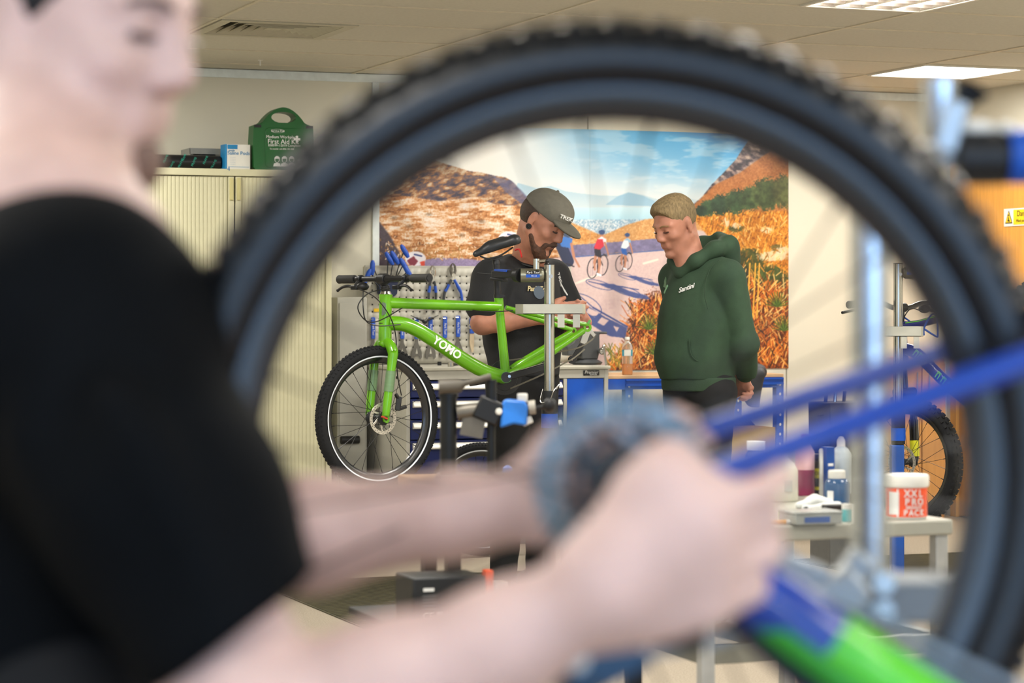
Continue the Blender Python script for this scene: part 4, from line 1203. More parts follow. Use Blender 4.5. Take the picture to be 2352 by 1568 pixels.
# cardboard carton under the table, dark bag
cb = on_v(1707, 978, .95)
t = thing('cardboard_box', 'open cardboard carton on a dark crate behind the man in green', 'box', R(cb[0], .92, 0), TH)
CARD = mat('cardboard', 'b69a5f', .8, var=.05, scale=12)
zb = .34
ztop = on_v(1707, 981, 1.0)[1]
part('crate', MB().box(-.2, .17, -.15, .15, 0, zb - .002), BLACK, t, bev=.006)
part('carton', MB().box(-.18, .145, -.12, .12, zb, ztop - .02).box(-.18, .145, -.12, -.112, ztop - .02, ztop).box(-.18, .145, .112, .12, ztop - .02, ztop).box(-.18, -.172, -.12, .12, ztop - .02, ztop).box(.137, .145, -.12, .12, ztop - .02, ztop), CARD, t)
part('flap', MB().prism([(-.18, 0), (.145, 0), (.12, .03), (-.02, .045), (-.17, .02)], 0, .004, basis(Vector((0, .12, ztop)), Vector((1, 0, 0)), Vector((0, .3, 1)).normalized(), Vector((0, -1, 0)))), mat('dark_box_inside', '2a241d', .8), t)
# ================================================================ wheels, stands, bicycles
RIMBLK = mat('black_rim', '0d1014', .25, .0, spec=1.0)
REFLW = mat('reflective_ring', 'dfe6ef', .35, var=0)
SPOKE = mat('spoke_black', '2a2a2a', .35, .6)
ROTOR = mat('rotor_steel', 'c7c2b6', .35, .6)
def wheel(parent, c, X, Y, N, Ro, tr=.024, nsp=28, hubw=.05, rotor=0., stripe=True, name='front_wheel', knob=(.006, .009), nk=72, rimw=.012, rimd=.024, top=None, spoke_r=.0011, rim_m=None, tm=None):
    tm = tm or RUBBER
    """a bicycle wheel in the plane X, Y with its axle along N; the rim is the part, the rest are its sub-parts (or it is a thing of its own)"""
    M = basis(Vector(c), X, Y, N)
    Rc = Ro - tr - knob[0] * .6
    rr = Rc - tr * .8
    prof = [(rr, -rimw), (rr, rimw), (rr - rimd * .6, rimw * .95), (rr - rimd, rimw * .35), (rr - rimd, -rimw * .35), (rr - rimd * .6, -rimw * .95)]
    rim = part(name, MB().lathe(prof, M, 72, closed=True), rim_m or RIMBLK, parent, world=True, sharp=50)
    a = [(Rc + tr * math.cos(q) * (1 if math.cos(q) > 0 else .95), tr * .96 * math.sin(q)) for q in [2 * PI * i / 14 for i in range(14)]]
    part('tyre', MB().lathe(a, M, 80, closed=True), tm, rim, world=True, sharp=0 or 70)
    mb = MB()
    for i in range(nk):
        th = 2 * PI * i / nk
        for j, q in enumerate((-.95, -.35, .35, .95)):
            t2 = th + (PI / nk if j % 2 else 0)
            d = X * math.cos(t2) + Y * math.sin(t2)
            tt = -X * math.sin(t2) + Y * math.cos(t2)
            nrm = d * math.cos(q) + N * math.sin(q)
            side = N * math.cos(q) - d * math.sin(q)
            o = Vector(c) + d * Rc + nrm * tr * .94
            mb.box(-knob[1] / 2, knob[1] / 2, -knob[1] * .42, knob[1] * .42, 0, knob[0], basis(o, tt, side, nrm))
    part('tread', mb, tm, rim, world=True, kind='stuff', sharp=0)
    if stripe:
        for s_ in (1, -1):
            r0 = Rc - tr * .62
            part('reflective_ring', MB().lathe([(r0 - .0045, s_ * (tr * .80 + .0006)), (r0 + .001, s_ * (tr * .86 + .0008))], M, 80, caps=False), REFLW, rim, world=True)
    part('hub', MB().lathe([(.008, -hubw - .012), (.010, -hubw), (.026, -hubw + .004), (.026, -hubw + .008), (.014, -hubw + .014), (.014, hubw - .014), (.026, hubw - .008), (.026, hubw - .004), (.010, hubw), (.008, hubw + .012)], M, 20), BLACK, rim, world=True)
    for i in range(nsp):
        th = 2 * PI * (i + .5) / nsp
        s_ = 1 if i % 2 else -1
        off = (1 if (i // 2) % 2 else -1) * 1.15
        p0 = M @ Vector((.024 * math.cos(th + off), .024 * math.sin(th + off), s_ * (hubw - .006)))
        p1 = M @ Vector(((rr - rimd + .002) * math.cos(th), (rr - rimd + .002) * math.sin(th), s_ * .002))
        part('spoke', MB().tube([p0, p1], spoke_r, 5).tube([p1 + (p0 - p1).normalized() * .014, p1], spoke_r * 1.8, 5), SPOKE, rim, world=True)
    if rotor:
        zz = -(hubw - .012)
        mb = MB().lathe([(rotor, zz - .001), (rotor, zz + .001), (rotor - .013, zz + .001), (rotor - .013, zz - .001)], M, 48, closed=True)
        for i in range(6):
            t1, t2 = 2 * PI * i / 6, 2 * PI * i / 6 + .5
            mb.bar(M @ Vector((.022 * math.cos(t1), .022 * math.sin(t1), zz)), M @ Vector(((rotor - .01) * math.cos(t2), (rotor - .01) * math.sin(t2), zz)), .007, .002, N)
        d_ = part('brake_rotor', mb, ROTOR, rim, world=True)
        mb = MB()
        for i in range(36):
            t1 = 2 * PI * i / 36
            r_ = rotor - (.004 if i % 2 else .0085)
            o = M @ Vector((r_ * math.cos(t1), r_ * math.sin(t1), zz))
            mb.tube([o - N * .0014, o + N * .0014], .0019, 6)
        part('vent_holes', mb, PRINTB, rim, world=True, kind='stuff')
    return rim
def chain_path(mb, pts, pitch=.0127):
    pts = smooth_path(pts, 5)
    acc = [0.]
    for a, b in zip(pts[:-1], pts[1:]):
        acc.append(acc[-1] + (b - a).length)
    def at(s):
        for i in range(len(pts) - 1):
            if acc[i + 1] >= s:
                return pts[i].lerp(pts[i + 1], (s - acc[i]) / max(acc[i + 1] - acc[i], 1e-6))
        return pts[-1]
    n = int(acc[-1] / pitch)
    for i in range(n):
        a, b = at(i * pitch), at((i + 1) * pitch)
        w_ = .0055 if i % 2 else .0036
        mb.bar(a - (b - a) * .12, b + (b - a) * .12, w_ if False else .006, .0085 if i % 2 else .0072, Vector((0, 1, 0)))
    return mb
def Ld(p, k):                     # shift a world point along depth
    return p + Vector((0, k, 0))

# ---------------------------------------------------------------- work stands
def stand(px, Y, ytop, ybot, label, side, clamp_px, clamp_y, lets, tray, trayY):
    p0 = P(px, 1000, Y); base = Vector((p0.x, p0.y, .0064))
    t = thing('repair_stand', label, 'repair stand', base)
    def W(z): return Vector((base.x, base.y, max(z, .0085)))
    zt, zb = P(px, ytop, Y).z, P(px, ybot, Y).z
    part('base_plate', MB().lathe([(0, 0), (.19, 0), (.19, .012), (.185, .016), (0, .016)], Matrix.Translation(base + Vector((0, 0, .0005))), 40), DARKMETAL, t, world=True)
    part('mast', MB().tube([W(.016), W(zb - .0)], .026, 20), mat('mast_black', '1b1d20', .4, .3), t, world=True)
    part('mast_collar', MB().tube([W(zb - .16), W(zb - .0)], .031, 20), BLACK, t, world=True)
    part('blue_band', MB().tube([W(zb - .145), W(zb - .09)], .0325, 20), BLUE, t, world=True)
    text('Park Tool', .0125, basis(W(zb - .19) + Vector((0, -.0268, 0)), Vector((1, 0, 0)), Vector((0, 0, 1)), Vector((0, -1, 0))), PRINTW, t, shear=.2)
    pole = part('pole', MB().tube([W(zb - .15), W(zt)], .0205, 24), mat('polished_pole', 'bdbbb5', .2, 1.0, var=.02), t, world=True)
    part('pole_cap', MB().tube([W(zt), W(zt + .004)], .0212, 20), BLACK, pole, world=True)
    part('bolt', MB().tube([W(zt - .045) + Vector((-.002 + .008, -.018, 0)), W(zt - .045) + Vector((.006, -.029, 0))], .0075, 10), STEEL, pole, world=True)
    zc = P(px, clamp_y, Y).z
    ex = P(clamp_px, clamp_y, Y).x
    s_ = 1 if ex > base.x else -1
    a = Vector((base.x + s_ * .021, Y, zc)); L_ = abs(ex - base.x)
    part('clamp_body', MB().tube([a, Vector((base.x + s_ * .030, Y, zc)), Vector((base.x + s_ * (L_ - .005), Y, zc))], [.020, .027, .027], 24), mat('clamp_grey', '8e8e7e', .3, .8), t, world=True)
    ml = basis(Vector((base.x + s_ * (L_ * .55), Y - .0278, zc + .004)), Vector((1, 0, 0)), Vector((0, 0, 1)), Vector((0, -1, 0)))
    part('name_plate', MB().prism(rrect(-.027, .027, -.0, .013, .001), -.004, .0006, ml), PRINTB, t, world=True)
    part('blue_plate', MB().prism(rrect(-.027, .027, -.013, -.001, .001), -.004, .0006, ml), BLUE, t, world=True)
    text('Park Tool', .0125, ml @ Matrix.Translation((0, .0065, .001)), PRINTW, t, shear=.2)
    text(lets, .007, ml @ Matrix.Translation((.004, -.0075, .001)), PRINTW, t)
    # tool tray on the pole
    (x0, y0), (x1, y1) = tray
    a_, b_ = P(x0, y0, trayY), P(x1, y1, trayY)
    z1, z0 = a_.z, b_.z
    TR = mat('tray_steel', 'b4b2a4', .42, .55, var=.05)
    h = .02
    def fl(pts): return [(x - base.x, y - base.y) for x, y in pts]
    xs0, xs1 = a_.x, b_.x
    Yb = Y + (.08)
    outl = fl([(xs0, trayY + .03), (xs0 + .03, trayY), (xs1 - .012, trayY), (xs1, trayY + .012), (xs1, Yb), (xs0, Yb)])
    inn = fl([(xs0 + .003, trayY + .031), (xs0 + .031, trayY + .003), (xs1 - .013, trayY + .003), (xs1 - .003, trayY + .013), (xs1 - .003, Yb - .003), (xs0 + .003, Yb - .003)])
    tr_ = part('tool_tray', MB().ring(outl, inn, z0, z1).prism(outl, z0, z0 + .003), TR, t)
    for bx in ((.60, .70), (.82, .92)):
        xa, xb = xs0 + (xs1 - xs0) * bx[0] - base.x, xs0 + (xs1 - xs0) * bx[1] - base.x
        part('tray_bracket', MB().box(xa, xb, trayY - base.y + .001, trayY - base.y + .004, z0 - .052, z0 - .0005), TR, tr_)
    return t, W, zb
s1, W1, zb1 = stand(1262, 9.50, 608, 897, 'chrome pole repair stand holding the lime green bicycle', -1, 1193, 632, 'PRS-3.3', ((1184, 702), (1345, 725)), 9.44)
# quick pin with a wire loop
part('pin_wire', MB().tube(smooth_path([W1(zb1 - .0) + Vector((-.026, -.024, .008)), W1(zb1 - .03) + Vector((-.036, -.028, 0)), W1(zb1 - .045) + Vector((-.03, -.035, 0)), W1(zb1 - .035) + Vector((0, -.04, 0)), W1(zb1) + Vector((.016, -.036, 0)), W1(zb1 + .022) + Vector((.034, -.03, 0)), W1(zb1 + .028) + Vector((.04, -.03, 0)), W1(zb1 + .006) + Vector((.026, -.032, 0))], 5), .0018, 6), CHROME, s1, world=True)
cz1_ = P(1262, 632, 9.5).z
part('clamp_lever', MB().tube([P(1232, 618, 9.47), P(1232, 594, 9.47)], .0125, 14).tube([P(1232, 600, 9.465), P(1256, 598, 9.45)], [.005, .005], 8), CHROME, s1, world=True)
part('lever_ball', MB().ball(P(1257, 599, 9.45), .0085), BLACK, s1, world=True)
part('clamp_neck', MB().tube([P(1196, 632, 9.5), P(1186, 632, 9.52)], [.029, .027], 20), BLACK, s1, world=True)
part('clamp_jaw', MB().bar(P(1188, 628, 9.52), P(1135, 630, 9.66), .03, .03).bar(P(1160, 643, 9.6), P(1131, 640, 9.66), .03, .012), BLACK, s1, world=True, bev=.003)
part('clamp_jaw_cover', MB().bar(P(1170, 622, 9.56), P(1142, 620, 9.64), .03, .008), TOOLBLUE, s1, world=True)
part('jaw_screw', MB().tube([P(1134, 630, 9.66), P(1097, 627, 9.74)], .0022, 6), DARKMETAL, s1, world=True)
s2, W2, zb2 = stand(2063, 10.55, 606, 935, 'chrome pole repair stand holding the navy mountain bike', 1, 2122, 626, 'PRS-2.2', ((1992, 753), (2122, 776)), 10.49)
part('clamp_jaw', MB().bar(P(2122, 628, 10.56), P(2140, 632, 10.62), .05, .05), BLACK, s2, world=True, bev=.004)
part('mast_sleeve', MB().box(-.034, .022, -.032, .03, .016, zb2 - .17), mat('stand_blue', '0d4596', .4), s2, bev=.004)

# ---------------------------------------------------------------- lime green bicycle
yg = math.radians(22)
G = Plane(1150, 760, 9.70, yg)
hd = G(887, 700)
G2 = Plane(887, 700, hd.y, math.radians(37))
gb = thing('green_bicycle', 'lime green bicycle hanging in the work stand without its back wheel', 'bicycle', Vector((G(1160, 865).x, G(1160, 865).y, 0)))
NF = G2.n
fd = G2.d                                    # along the wheel plane, to the back of the bicycle
ht0, ht1 = G(886, 676), G(884, 786)
hdir = (ht1 - ht0).normalized()
part('head_tube', MB().tube([ht0, ht0 + hdir * .01, G(885, 712), ht1 - hdir * .012, ht1], [.0275, .0265, .0255, .0265, .027], 20), GREEN, gb, world=True)
part('head_badge', MB().prism([(-.012, -.028), (.010, -.02), (.010, .018), (-.008, .026)], 0, .0015, basis(G2(878, 708) - NF * .0235 + Vector((-.006, 0, 0)), fd, Vector((0, 0, 1)), -NF)), mat('badge_grey', '5a6b5a', .4), gb, world=True)
part('top_tube', MB().tube([G(893, 695), G(960, 698), G(1148, 704)], [.0235, .0222, .020], 18, flat=.95), GREEN, gb, world=True)
part('down_tube', MB().tube(smooth_path([G(890, 742), G(925, 744), G(958, 757), G(1000, 783), G(1060, 823), G(1100, 846), G(1130, 858), G(1160, 866)], 5), [.0305] * 26 + [.0295] * 9 + [.028], 20, flat=.95), GREEN, gb, world=True)
part('seat_tube', MB().tube([G(1145, 681), G(1150, 740), G(1162, 866)], [.0185, .0175, .0195], 18), GREEN, gb, world=True)
part('bottom_bracket', MB().tube([G(1163, 866, -.035), G(1163, 866, .035)], .023, 20), GREEN, gb, world=True)
drop = {}
for s_, nm in ((-1, 'near'), (1, 'far')):
    dn = G(1349, 752, s_ * .058)
    drop[s_] = dn
    if s_ > 0:
        part('chain_stay', MB().tube(smooth_path([G(1172, 850, .03), G(1196, 833, .05), G(1255, 797, .055), G(1312, 764, .06)], 4), [.016] * 5 + [.0145] * 8, 14), GREEN, gb, world=True)
        part('seat_stay', MB().tube(smooth_path([G(1162, 706, .012), G(1200, 722, .03), G(1260, 741, .05), G(1314, 757, .06)], 4), .0095, 12), GREEN, gb, world=True)
        part('dropout', MB().ring(circ(.016, 16), circ(.008, 16), -.003, .003, basis(G(1316, 760, .06), G.d, Vector((0, 0, 1)), -G.n)), GREEN, gb, world=True)
        continue
    c0 = G(1170, 860, s_ * .018); c1 = G(1200, 846, s_ * .034); c2 = G(1270, 806, s_ * .05)
    part('chain_stay', MB().tube(smooth_path([c0, c1, c2, dn + Vector((-.016, 0, -.012))], 4), [.0185] * 5 + [.017] * 4 + [.0135] * 4, 14), GREEN, gb, world=True)
    part('seat_stay', MB().tube(smooth_path([G(1162, 706, s_ * .012), G(1200, 716, s_ * .026), G(1270, 731, s_ * .046), dn + Vector((-.006, 0, .012))], 4), .0095, 12), GREEN, gb, world=True)
    part('dropout', MB().ring(circ(.018, 16), circ(.008, 16), -.003, .003, basis(dn, G.d, Vector((0, 0, 1)), -G.n)), GREEN, gb, world=True)
    part('brake_mount', MB().bar(dn + Vector((.002, 0, .016)), dn + Vector((.012, 0, .03)), .006, .01), BLACK if s_ > 0 else GREEN, gb, world=True)
sp = part('seat_post', MB().tube([G(1144, 690), G(1140, 606)], .0138, 16), BLACK, gb, world=True)
part('seat_clamp', MB().tube([G(1145, 684), G(1145, 676)], .0205, 18).bar(G(1145, 681, -.02), G(1160, 679, -.03), .008, .006), BLACK, gb, world=True)
part('post_head', MB().tube([G(1140, 606), G(1139, 592)], [.016, .013], 12).bar(G(1128, 594), G(1152, 590), .03, .012), BLACK, gb, world=True)
for s_ in (-1, 1):
    part('saddle_rail', MB().tube(smooth_path([G(1103, 588, s_ * .008), G(1122, 594, s_ * .02), G(1150, 586, s_ * .024), G(1178, 568, s_ * .03)], 4), .0035, 8), BLACK, gb, world=True)
S_ = Body()
for a, b_, ra, rb in (((1093, 583), (1120, 570), .013, .018), ((1120, 570), (1155, 556), .018, .024)):
    S_.limb(G(*a), G(*b_), ra, rb, k=.02)
for s_ in (-1, 1):
    S_.limb(G(1130, 566, s_ * .008), G(1182, 553, s_ * .042), .018, .022, k=.022)
S_.limb(G(1182, 552, -.04), G(1182, 552, .04), .021, k=.02)
nrm = Vector((G(1093, 583) - G(1185, 551))).cross(G.n).normalized()
if nrm.z > 0: nrm = -nrm
S_.cut(G(1090, 592), nrm)
c_ = G(1140, 568)
body_part('saddle', S_, (c_.x - .13, c_.y - .13, c_.z - .07), (c_.x + .13, c_.y + .13, c_.z + .06), .004, mat('saddle_vinyl', '26282a', .38), gb)
# fork and front wheel
cr = G2(884, 782)
part('fork_crown', MB().tube([cr + Vector((0, 0, .016)), cr - Vector((0, 0, .012))], .0255, 18).ball(cr - Vector((0, 0, .012)), (.030, .030, .022), 16, 10), GREEN, gb, world=True)
wc = G2(867, 960)
Rg = 167.5 * wc.y / F
BAND = mat('fork_reflective_band', '6c8a64', .35, .2, stretch=(1, 1, 6))
for s_ in (-1, 1):
    top_ = cr + NF * s_ * .046 - Vector((0, 0, .018)); mid = G2(881, 822) + NF * s_ * .062; end = wc + NF * s_ * .058 + Vector((0, 0, .012))
    path = smooth_path([cr + NF * s_ * .010 - Vector((0, 0, .006)), cr + NF * s_ * .038 - Vector((0, 0, .018)), cr + NF * s_ * .058 - Vector((0, 0, .05)), mid, end], 4)
    part('fork_leg', MB().tube(path, [.021] * 5 + [.0215] * 4 + [.020] * 4 + [.017] * 3 + [.015], 16), GREEN, gb, world=True)
    b0, b1 = mid + (end - mid) * .22, mid + (end - mid) * .58
    part('reflective_band', MB().tube([b0, b1], .0199, 18), BAND, gb, world=True)
    part('fork_end', MB().prism([(-.016, .02), (.016, .02), (.014, -.012), (.004, -.018), (-.01, -.012)], -.004, .004, basis(end - Vector((0, 0, .012)), fd, Vector((0, 0, 1)), -NF)), GREEN, gb, world=True)
part('fork_ring', MB().tube([G(884, 741), G(884, 743)], .0252, 20), BLACK, gb, world=True)
gw = wheel(gb, wc, fd, Vector((0, 0, 1)), NF, Rg, .0245, 28, .05, .062, True, 'front_wheel', (.0035, .0075), 96)
part('brake_caliper', MB().bar(wc - NF * .052 + fd * .06 + Vector((0, 0, .03)), wc - NF * .052 + fd * .068 + Vector((0, 0, .085)), .02, .022).bar(wc - NF * .052 + fd * .06 + Vector((0, 0, .035)), wc - NF * .052 + fd * .10 + Vector((0, 0, .045)), .016, .014).bar(wc - NF * .052 + fd * .062 + Vector((0, 0, .078)), wc - NF * .055 + fd * .05 + Vector((0, 0, .095)), .014, .012), BLACK, gb, world=True, bev=.003)
part('axle_lever', MB().bar(wc - NF * .066, wc - NF * .074 - fd * .028 + Vector((0, 0, .01)), .008, .006), mat('orange_lever', 'c4472b', .45), gb, world=True)
# bar, stem, grips, levers
bc = G2(880, 640); bd = -NF                   # toward the left-hand grip, near the camera
hl = .315
part('stem', MB().tube([ht0 + Vector((0, 0, -.002)), G2(884, 655)], .0175, 16).bar(G2(886, 652), bc + Vector((0, 0, .0)), .036, .03).tube([bc - bd * .024, bc + bd * .024], .021, 16), BLACK, gb, world=True, bev=.003)
part('headset_ring', MB().tube([ht0 + Vector((0, 0, .001)), ht0 + Vector((0, 0, .012))], [.0235, .019], 18), CHROME, gb, world=True)
part('handlebar', MB().tube([bc - bd * (hl - .01), bc - bd * .05, bc - bd * .04, bc + bd * .04, bc + bd * .05, bc + bd * (hl - .01)], [.0111, .0111, .0155, .0155, .0111, .0111], 14), BLACK, gb, world=True)
for s_ in (-1, 1):
    g_ = part('grip', MB().tube([bc + bd * s_ * (hl - .115), bc + bd * s_ * (hl - .112), bc + bd * s_ * (hl - .008), bc + bd * s_ * hl], [.0155, .0168, .0168, .0178], 16), mat('grip_rubber', '2b2b2a', .65, bump=.5, bscale=500), gb, world=True)
    part('bar_end_plug', MB().tube([bc + bd * s_ * (hl + .0005), bc + bd * s_ * (hl + .003)], .012, 14), BLACK, g_, world=True)
    lc = bc + bd * s_ * (hl - .155)
    fw = -fd
    piv = lc + fw * .035 - Vector((0, 0, .034)) - bd * s_ * .012
    part('lever_clamp', MB().tube([lc - bd * .010, lc + bd * .010], .0165, 14).bar(lc, piv, .018, .012), DARKMETAL, gb, world=True, bev=.002)
    part('lever_body', MB().bar(piv - bd * s_ * .022, piv + bd * s_ * .02, .02, .018), DARKMETAL, gb, world=True, bev=.004)
    part('brake_lever', MB().tube(smooth_path([piv + bd * s_ * .012, piv + bd * s_ * .045 + Vector((0, 0, .006)), piv + bd * s_ * .08 + fw * .006 + Vector((0, 0, .002)), piv + bd * s_ * .112 + fw * .01 - Vector((0, 0, .012))], 4), [.006] * 8 + [.0055] * 4 + [.007], 8), BLACK, gb, world=True)
part('shifter', MB().ball(bc - bd * (hl - .20) + (-fd) * .02 - Vector((0, 0, .030)), (.026, .02, .017)), BLACK, gb, world=True)
CAB = mat('cable_black', '121212', .4)
for pts in (((896, 662), (847, 673), (822, 704), (839, 735), (869, 737), (924, 707)), ((826, 664), (863, 684), (894, 724), (908, 765), (911, 816), (913, 860), (922, 908)), ((834, 670), (834, 704), (841, 737), (869, 748), (920, 745))):
    part('cable', MB().tube(smooth_path([G2(x, y, -.05 if i > 0 else -.03) for i, (x, y) in enumerate(pts)], 8), .0024, 6), CAB, gb, world=True)
part('frame_cable', MB().tube(smooth_path([G(1085, 712, -.02), G(1120, 716, -.03), G(1178, 713, -.03)], 6), .0022, 6), CAB, gb, world=True)
# letters on the down tube
an = math.atan2(-(846 - 757), (1100 - 958))
dx = (G(1068, 826) - G(990, 774)).normalized()
up = (Vector((0, 0, 1)) - dx * dx.z).normalized()
nn_ = dx.cross(up).normalized()
if nn_.y > 0: nn_ = -nn_
ctr = G(1027, 799, -.030)
text('YOMO', .046, basis(ctr, dx, up, nn_) @ Matrix.Rotation(0, 4, 'Z'), PRINTW, gb, sx=.95, bold=.0012, extrude=.0015)
# cranks, chainring, chain, derailleur
bbp = G(1163, 866)
part('crank_boss', MB().tube([G(1163, 866, -.036), G(1163, 866, -.06)], .021, 18), BLACK, gb, world=True)
part('crank_arm', MB().bar(G(1163, 866, -.055), G(1253, 842, -.062), .014, .028), BLACK, gb, world=True, bev=.004)
part('crank_edge', MB().bar(G(1172, 856, -.060), G(1252, 832, -.066), .010, .002), CHROME, gb, world=True)
part('crank_bolt', MB().tube([G(1170, 864, -.06), G(1170, 864, -.067)], .006, 10), CHROME, gb, world=True)
part('chainring', MB().ring(circ(.072, 40), circ(.055, 40), -.002, .002, basis(G(1160, 866, .045), G.d, Vector((0, 0, 1)), -G.n)).ring(circ(.055, 12), circ(.018, 12), -.001, .001, basis(G(1160, 866, .045), G.d, Vector((0, 0, 1)), -G.n)), BLACK, gb, world=True)
part('crank_arm', MB().bar(G(1160, 866, .06), G(1078, 880, .062), .014, .026), BLACK, gb, world=True, bev=.004)
mb = MB()
chain_path(mb, [G(1168, 827, .045), G(1200, 823, .046), G(1240, 815, .047), G(1300, 805, .05), G(1332, 797, .055), G(1362, 778, .058), G(1366, 765, .058), G(1352, 757, .06)])
chain_path(mb, [G(1172, 892, .045), G(1210, 876, .046), G(1250, 858, .047), G(1300, 832, .05), G(1318, 822, .055), G(1345, 800, .058)])
part('chain', mb, mat('chain_steel', '5d594e', .45, .8), gb, world=True, kind='stuff')
dr = G(1350, 752, .06)
part('derailleur', MB().bar(G(1350, 756, .06), G(1338, 790, .06), .012, .03).bar(G(1352, 756, .06), G(1366, 772, .06), .012, .02).bar(G(1322, 768, .055), G(1326, 778, .055), .01, .02), mat('derailleur_silver', 'c2c2c0', .35, .8), gb, world=True, bev=.003)
part('derailleur_cage', MB().bar(G(1336, 792, .058), G(1316, 826, .058), .004, .022), BLACK, gb, world=True)
part('jockey_wheel', MB().lathe([(.004, -.004), (.017, -.004), (.017, .004), (.004, .004)], basis(G(1314, 826, .058), G.d, Vector((0, 0, 1)), -G.n), 14, closed=True), BLACK, gb, world=True)
# ---------------------------------------------------------------- its back wheel, leaning against the drawers
cw = P(1106, 1141, 12.03)
Rw = .283
tl = math.radians(6)
lw = thing('loose_wheel', 'bicycle wheel without bike leaning against the dark blue drawers', 'wheel', Vector((cw.x, cw.y, 0)))
Yw = (Vector((0, 0, 1)) * math.cos(tl) - V * math.sin(tl)).normalized()
cw = Vector((cw.x, cw.y, Rw * math.cos(tl) + .003))
wheel(lw, cw, U, Yw, U.cross(Yw).normalized(), Rw, .0245, 28, .05, 0, True, 'rim', (.0035, .0075), 96)

# ---------------------------------------------------------------- navy mountain bike
B_ = Plane(2085, 760, 10.75, math.radians(-46))
nb = thing('navy_bicycle', 'navy mountain bike with green lettering hanging in the right hand stand', 'bicycle', Vector((B_(2083, 1060).x, B_(2083, 1060).y, 0)))
NVY = mat('navy_frame_paint', '15206e', .28, var=.04, coat=.6)
LIME = mat('lime_decal', '6cc024', .4, var=.02)
wc2 = B_(2083, 1060)
Rn = 152 * wc2.y / F
NB = B_.n
wheel(nb, wc2, B_.d, Vector((0, 0, 1)), NB, Rn, .030, 28, .05, .075, False, 'front_wheel', (.008, .013), 60)
for s_ in (-1, 1):
    e = wc2 + NB * s_ * .06; m_ = B_(2078, 900) + NB * s_ * .06
    part('fork_leg', MB().tube([m_, m_ + (e - m_) * .42], .0165, 14), mat('gloss_black', '0d0e11', .2, coat=.6), nb, world=True)
    part('fork_lower', MB().tube([m_ + (e - m_) * .40, m_ + (e - m_) * .9, e], [.021, .020, .015], 14), MATS['gloss_black'], nb, world=True)
    part('yellow_decal', MB().tube([m_ + (e - m_) * .70, m_ + (e - m_) * .93], .0212, 14), mat('decal_yellow', 'd5d21e', .45), nb, world=True)
part('fork_crown', MB().tube([B_(2078, 900) + NB * .062, B_(2078, 900) - NB * .062], .022, 14).tube([B_(2078, 900), B_(2073, 830)], .018, 12), MATS['gloss_black'], nb, world=True)
part('head_tube', MB().tube([B_(2068, 738), B_(2075, 835)], .025, 16), NVY, nb, world=True)
part('down_tube', MB().tube(smooth_path([B_(2072, 800), B_(2100, 808), B_(2130, 835), B_(2175, 880), B_(2240, 935)], 6), .027, 18), NVY, nb, world=True)
part('top_tube', MB().tube([B_(2072, 748), B_(2110, 744), B_(2190, 722), B_(2290, 700)], .018, 14), NVY, nb, world=True)
part('top_tube_line', MB().tube([B_(2080, 742, -.012), B_(2110, 738, -.012), B_(2188, 716, -.012)], .0035, 8), LIME, nb, world=True)
part('seat_tube', MB().tube([B_(2290, 690), B_(2246, 938)], .018, 14), NVY, nb, world=True)
for s_ in (-1, 1):
    part('chain_stay', MB().tube([B_(2246, 936, s_ * .02), B_(2400, 800, s_ * .06)], .011, 10), NVY, nb, world=True)
    part('seat_stay', MB().tube([B_(2288, 705, s_ * .015), B_(2400, 800, s_ * .06)], .009, 10), NVY, nb, world=True)
rw_c = B_(2412, 700)
wheel(nb, B_(2415, 790), B_.d, Vector((0, 0, 1)), NB, Rn, .030, 28, .05, 0, False, 'back_wheel', (.008, .013), 60)
part('crank', MB().tube([B_(2246, 938, -.05), B_(2246, 938, .05)], .023, 16).bar(B_(2246, 938, -.055), B_(2238, 1000, -.06), .014, .028), BLACK, nb, world=True)
for i, (px, py) in enumerate(((2106, 801), (2117, 812))):
    pass
def along(p, q, f, off):
    return B_(p[0] + (q[0] - p[0]) * f, p[1] + (q[1] - p[1]) * f, off)
dxn = (B_(2175, 880) - B_(2130, 835)).normalized()
upn = (Vector((0, 0, 1)) - dxn * dxn.z).normalized()
nnn = dxn.cross(upn).normalized()
if nnn.y > 0: nnn = -nnn
for cx_, cy_, off_ in ((2155, 862, 0), (2167, 874, 0), (2179, 886, 0), (2104, 812, 1), (2114, 819, 1)):
    Mg = basis(B_(cx_, cy_, -.0262), dxn, upn, nnn)
    part('decal_glyph', MB().prism([(-.011, -.016), (-.006, -.016), (-.006, .008), (.004, .008), (.004, -.016), (.009, -.016), (.009, .016), (-.011, .016)], -.004, .0018, Mg), LIME, nb, world=True)
part('bottle_cage', MB().tube(smooth_path([B_(2122, 770, -.03), B_(2122, 755, -.035), B_(2132, 733, -.04), B_(2142, 721, -.04), B_(2152, 728, -.04), B_(2154, 768, -.04), B_(2150, 772, -.04), B_(2124, 756, -.035)], 4), .0045, 8).tube(smooth_path([B_(2076, 728, .03), B_(2090, 738, .03), B_(2110, 752, .02)], 4), .004, 8), mat('cage_blue', '1f4fa8', .4, .3), nb, world=True)
nbc = B_(2070, 706); nd = -NB
if nd.x > 0: nd = -nd
part('stem', MB().tube([B_(2068, 738), B_(2069, 708)], .018, 14).tube([nbc - nd * .025, nbc + nd * .025], .021, 14), BLACK, nb, world=True)
part('handlebar', MB().tube(smooth_path([nbc - nd * .34 + Vector((0, 0, .02)), nbc - nd * .16 + Vector((0, 0, .02)), nbc - nd * .06, nbc + nd * .06, nbc + nd * .16 + Vector((0, 0, .02)), nbc + nd * .36 + Vector((0, 0, .012))], 5), .0122, 12), MATS['gloss_black'], nb, world=True)
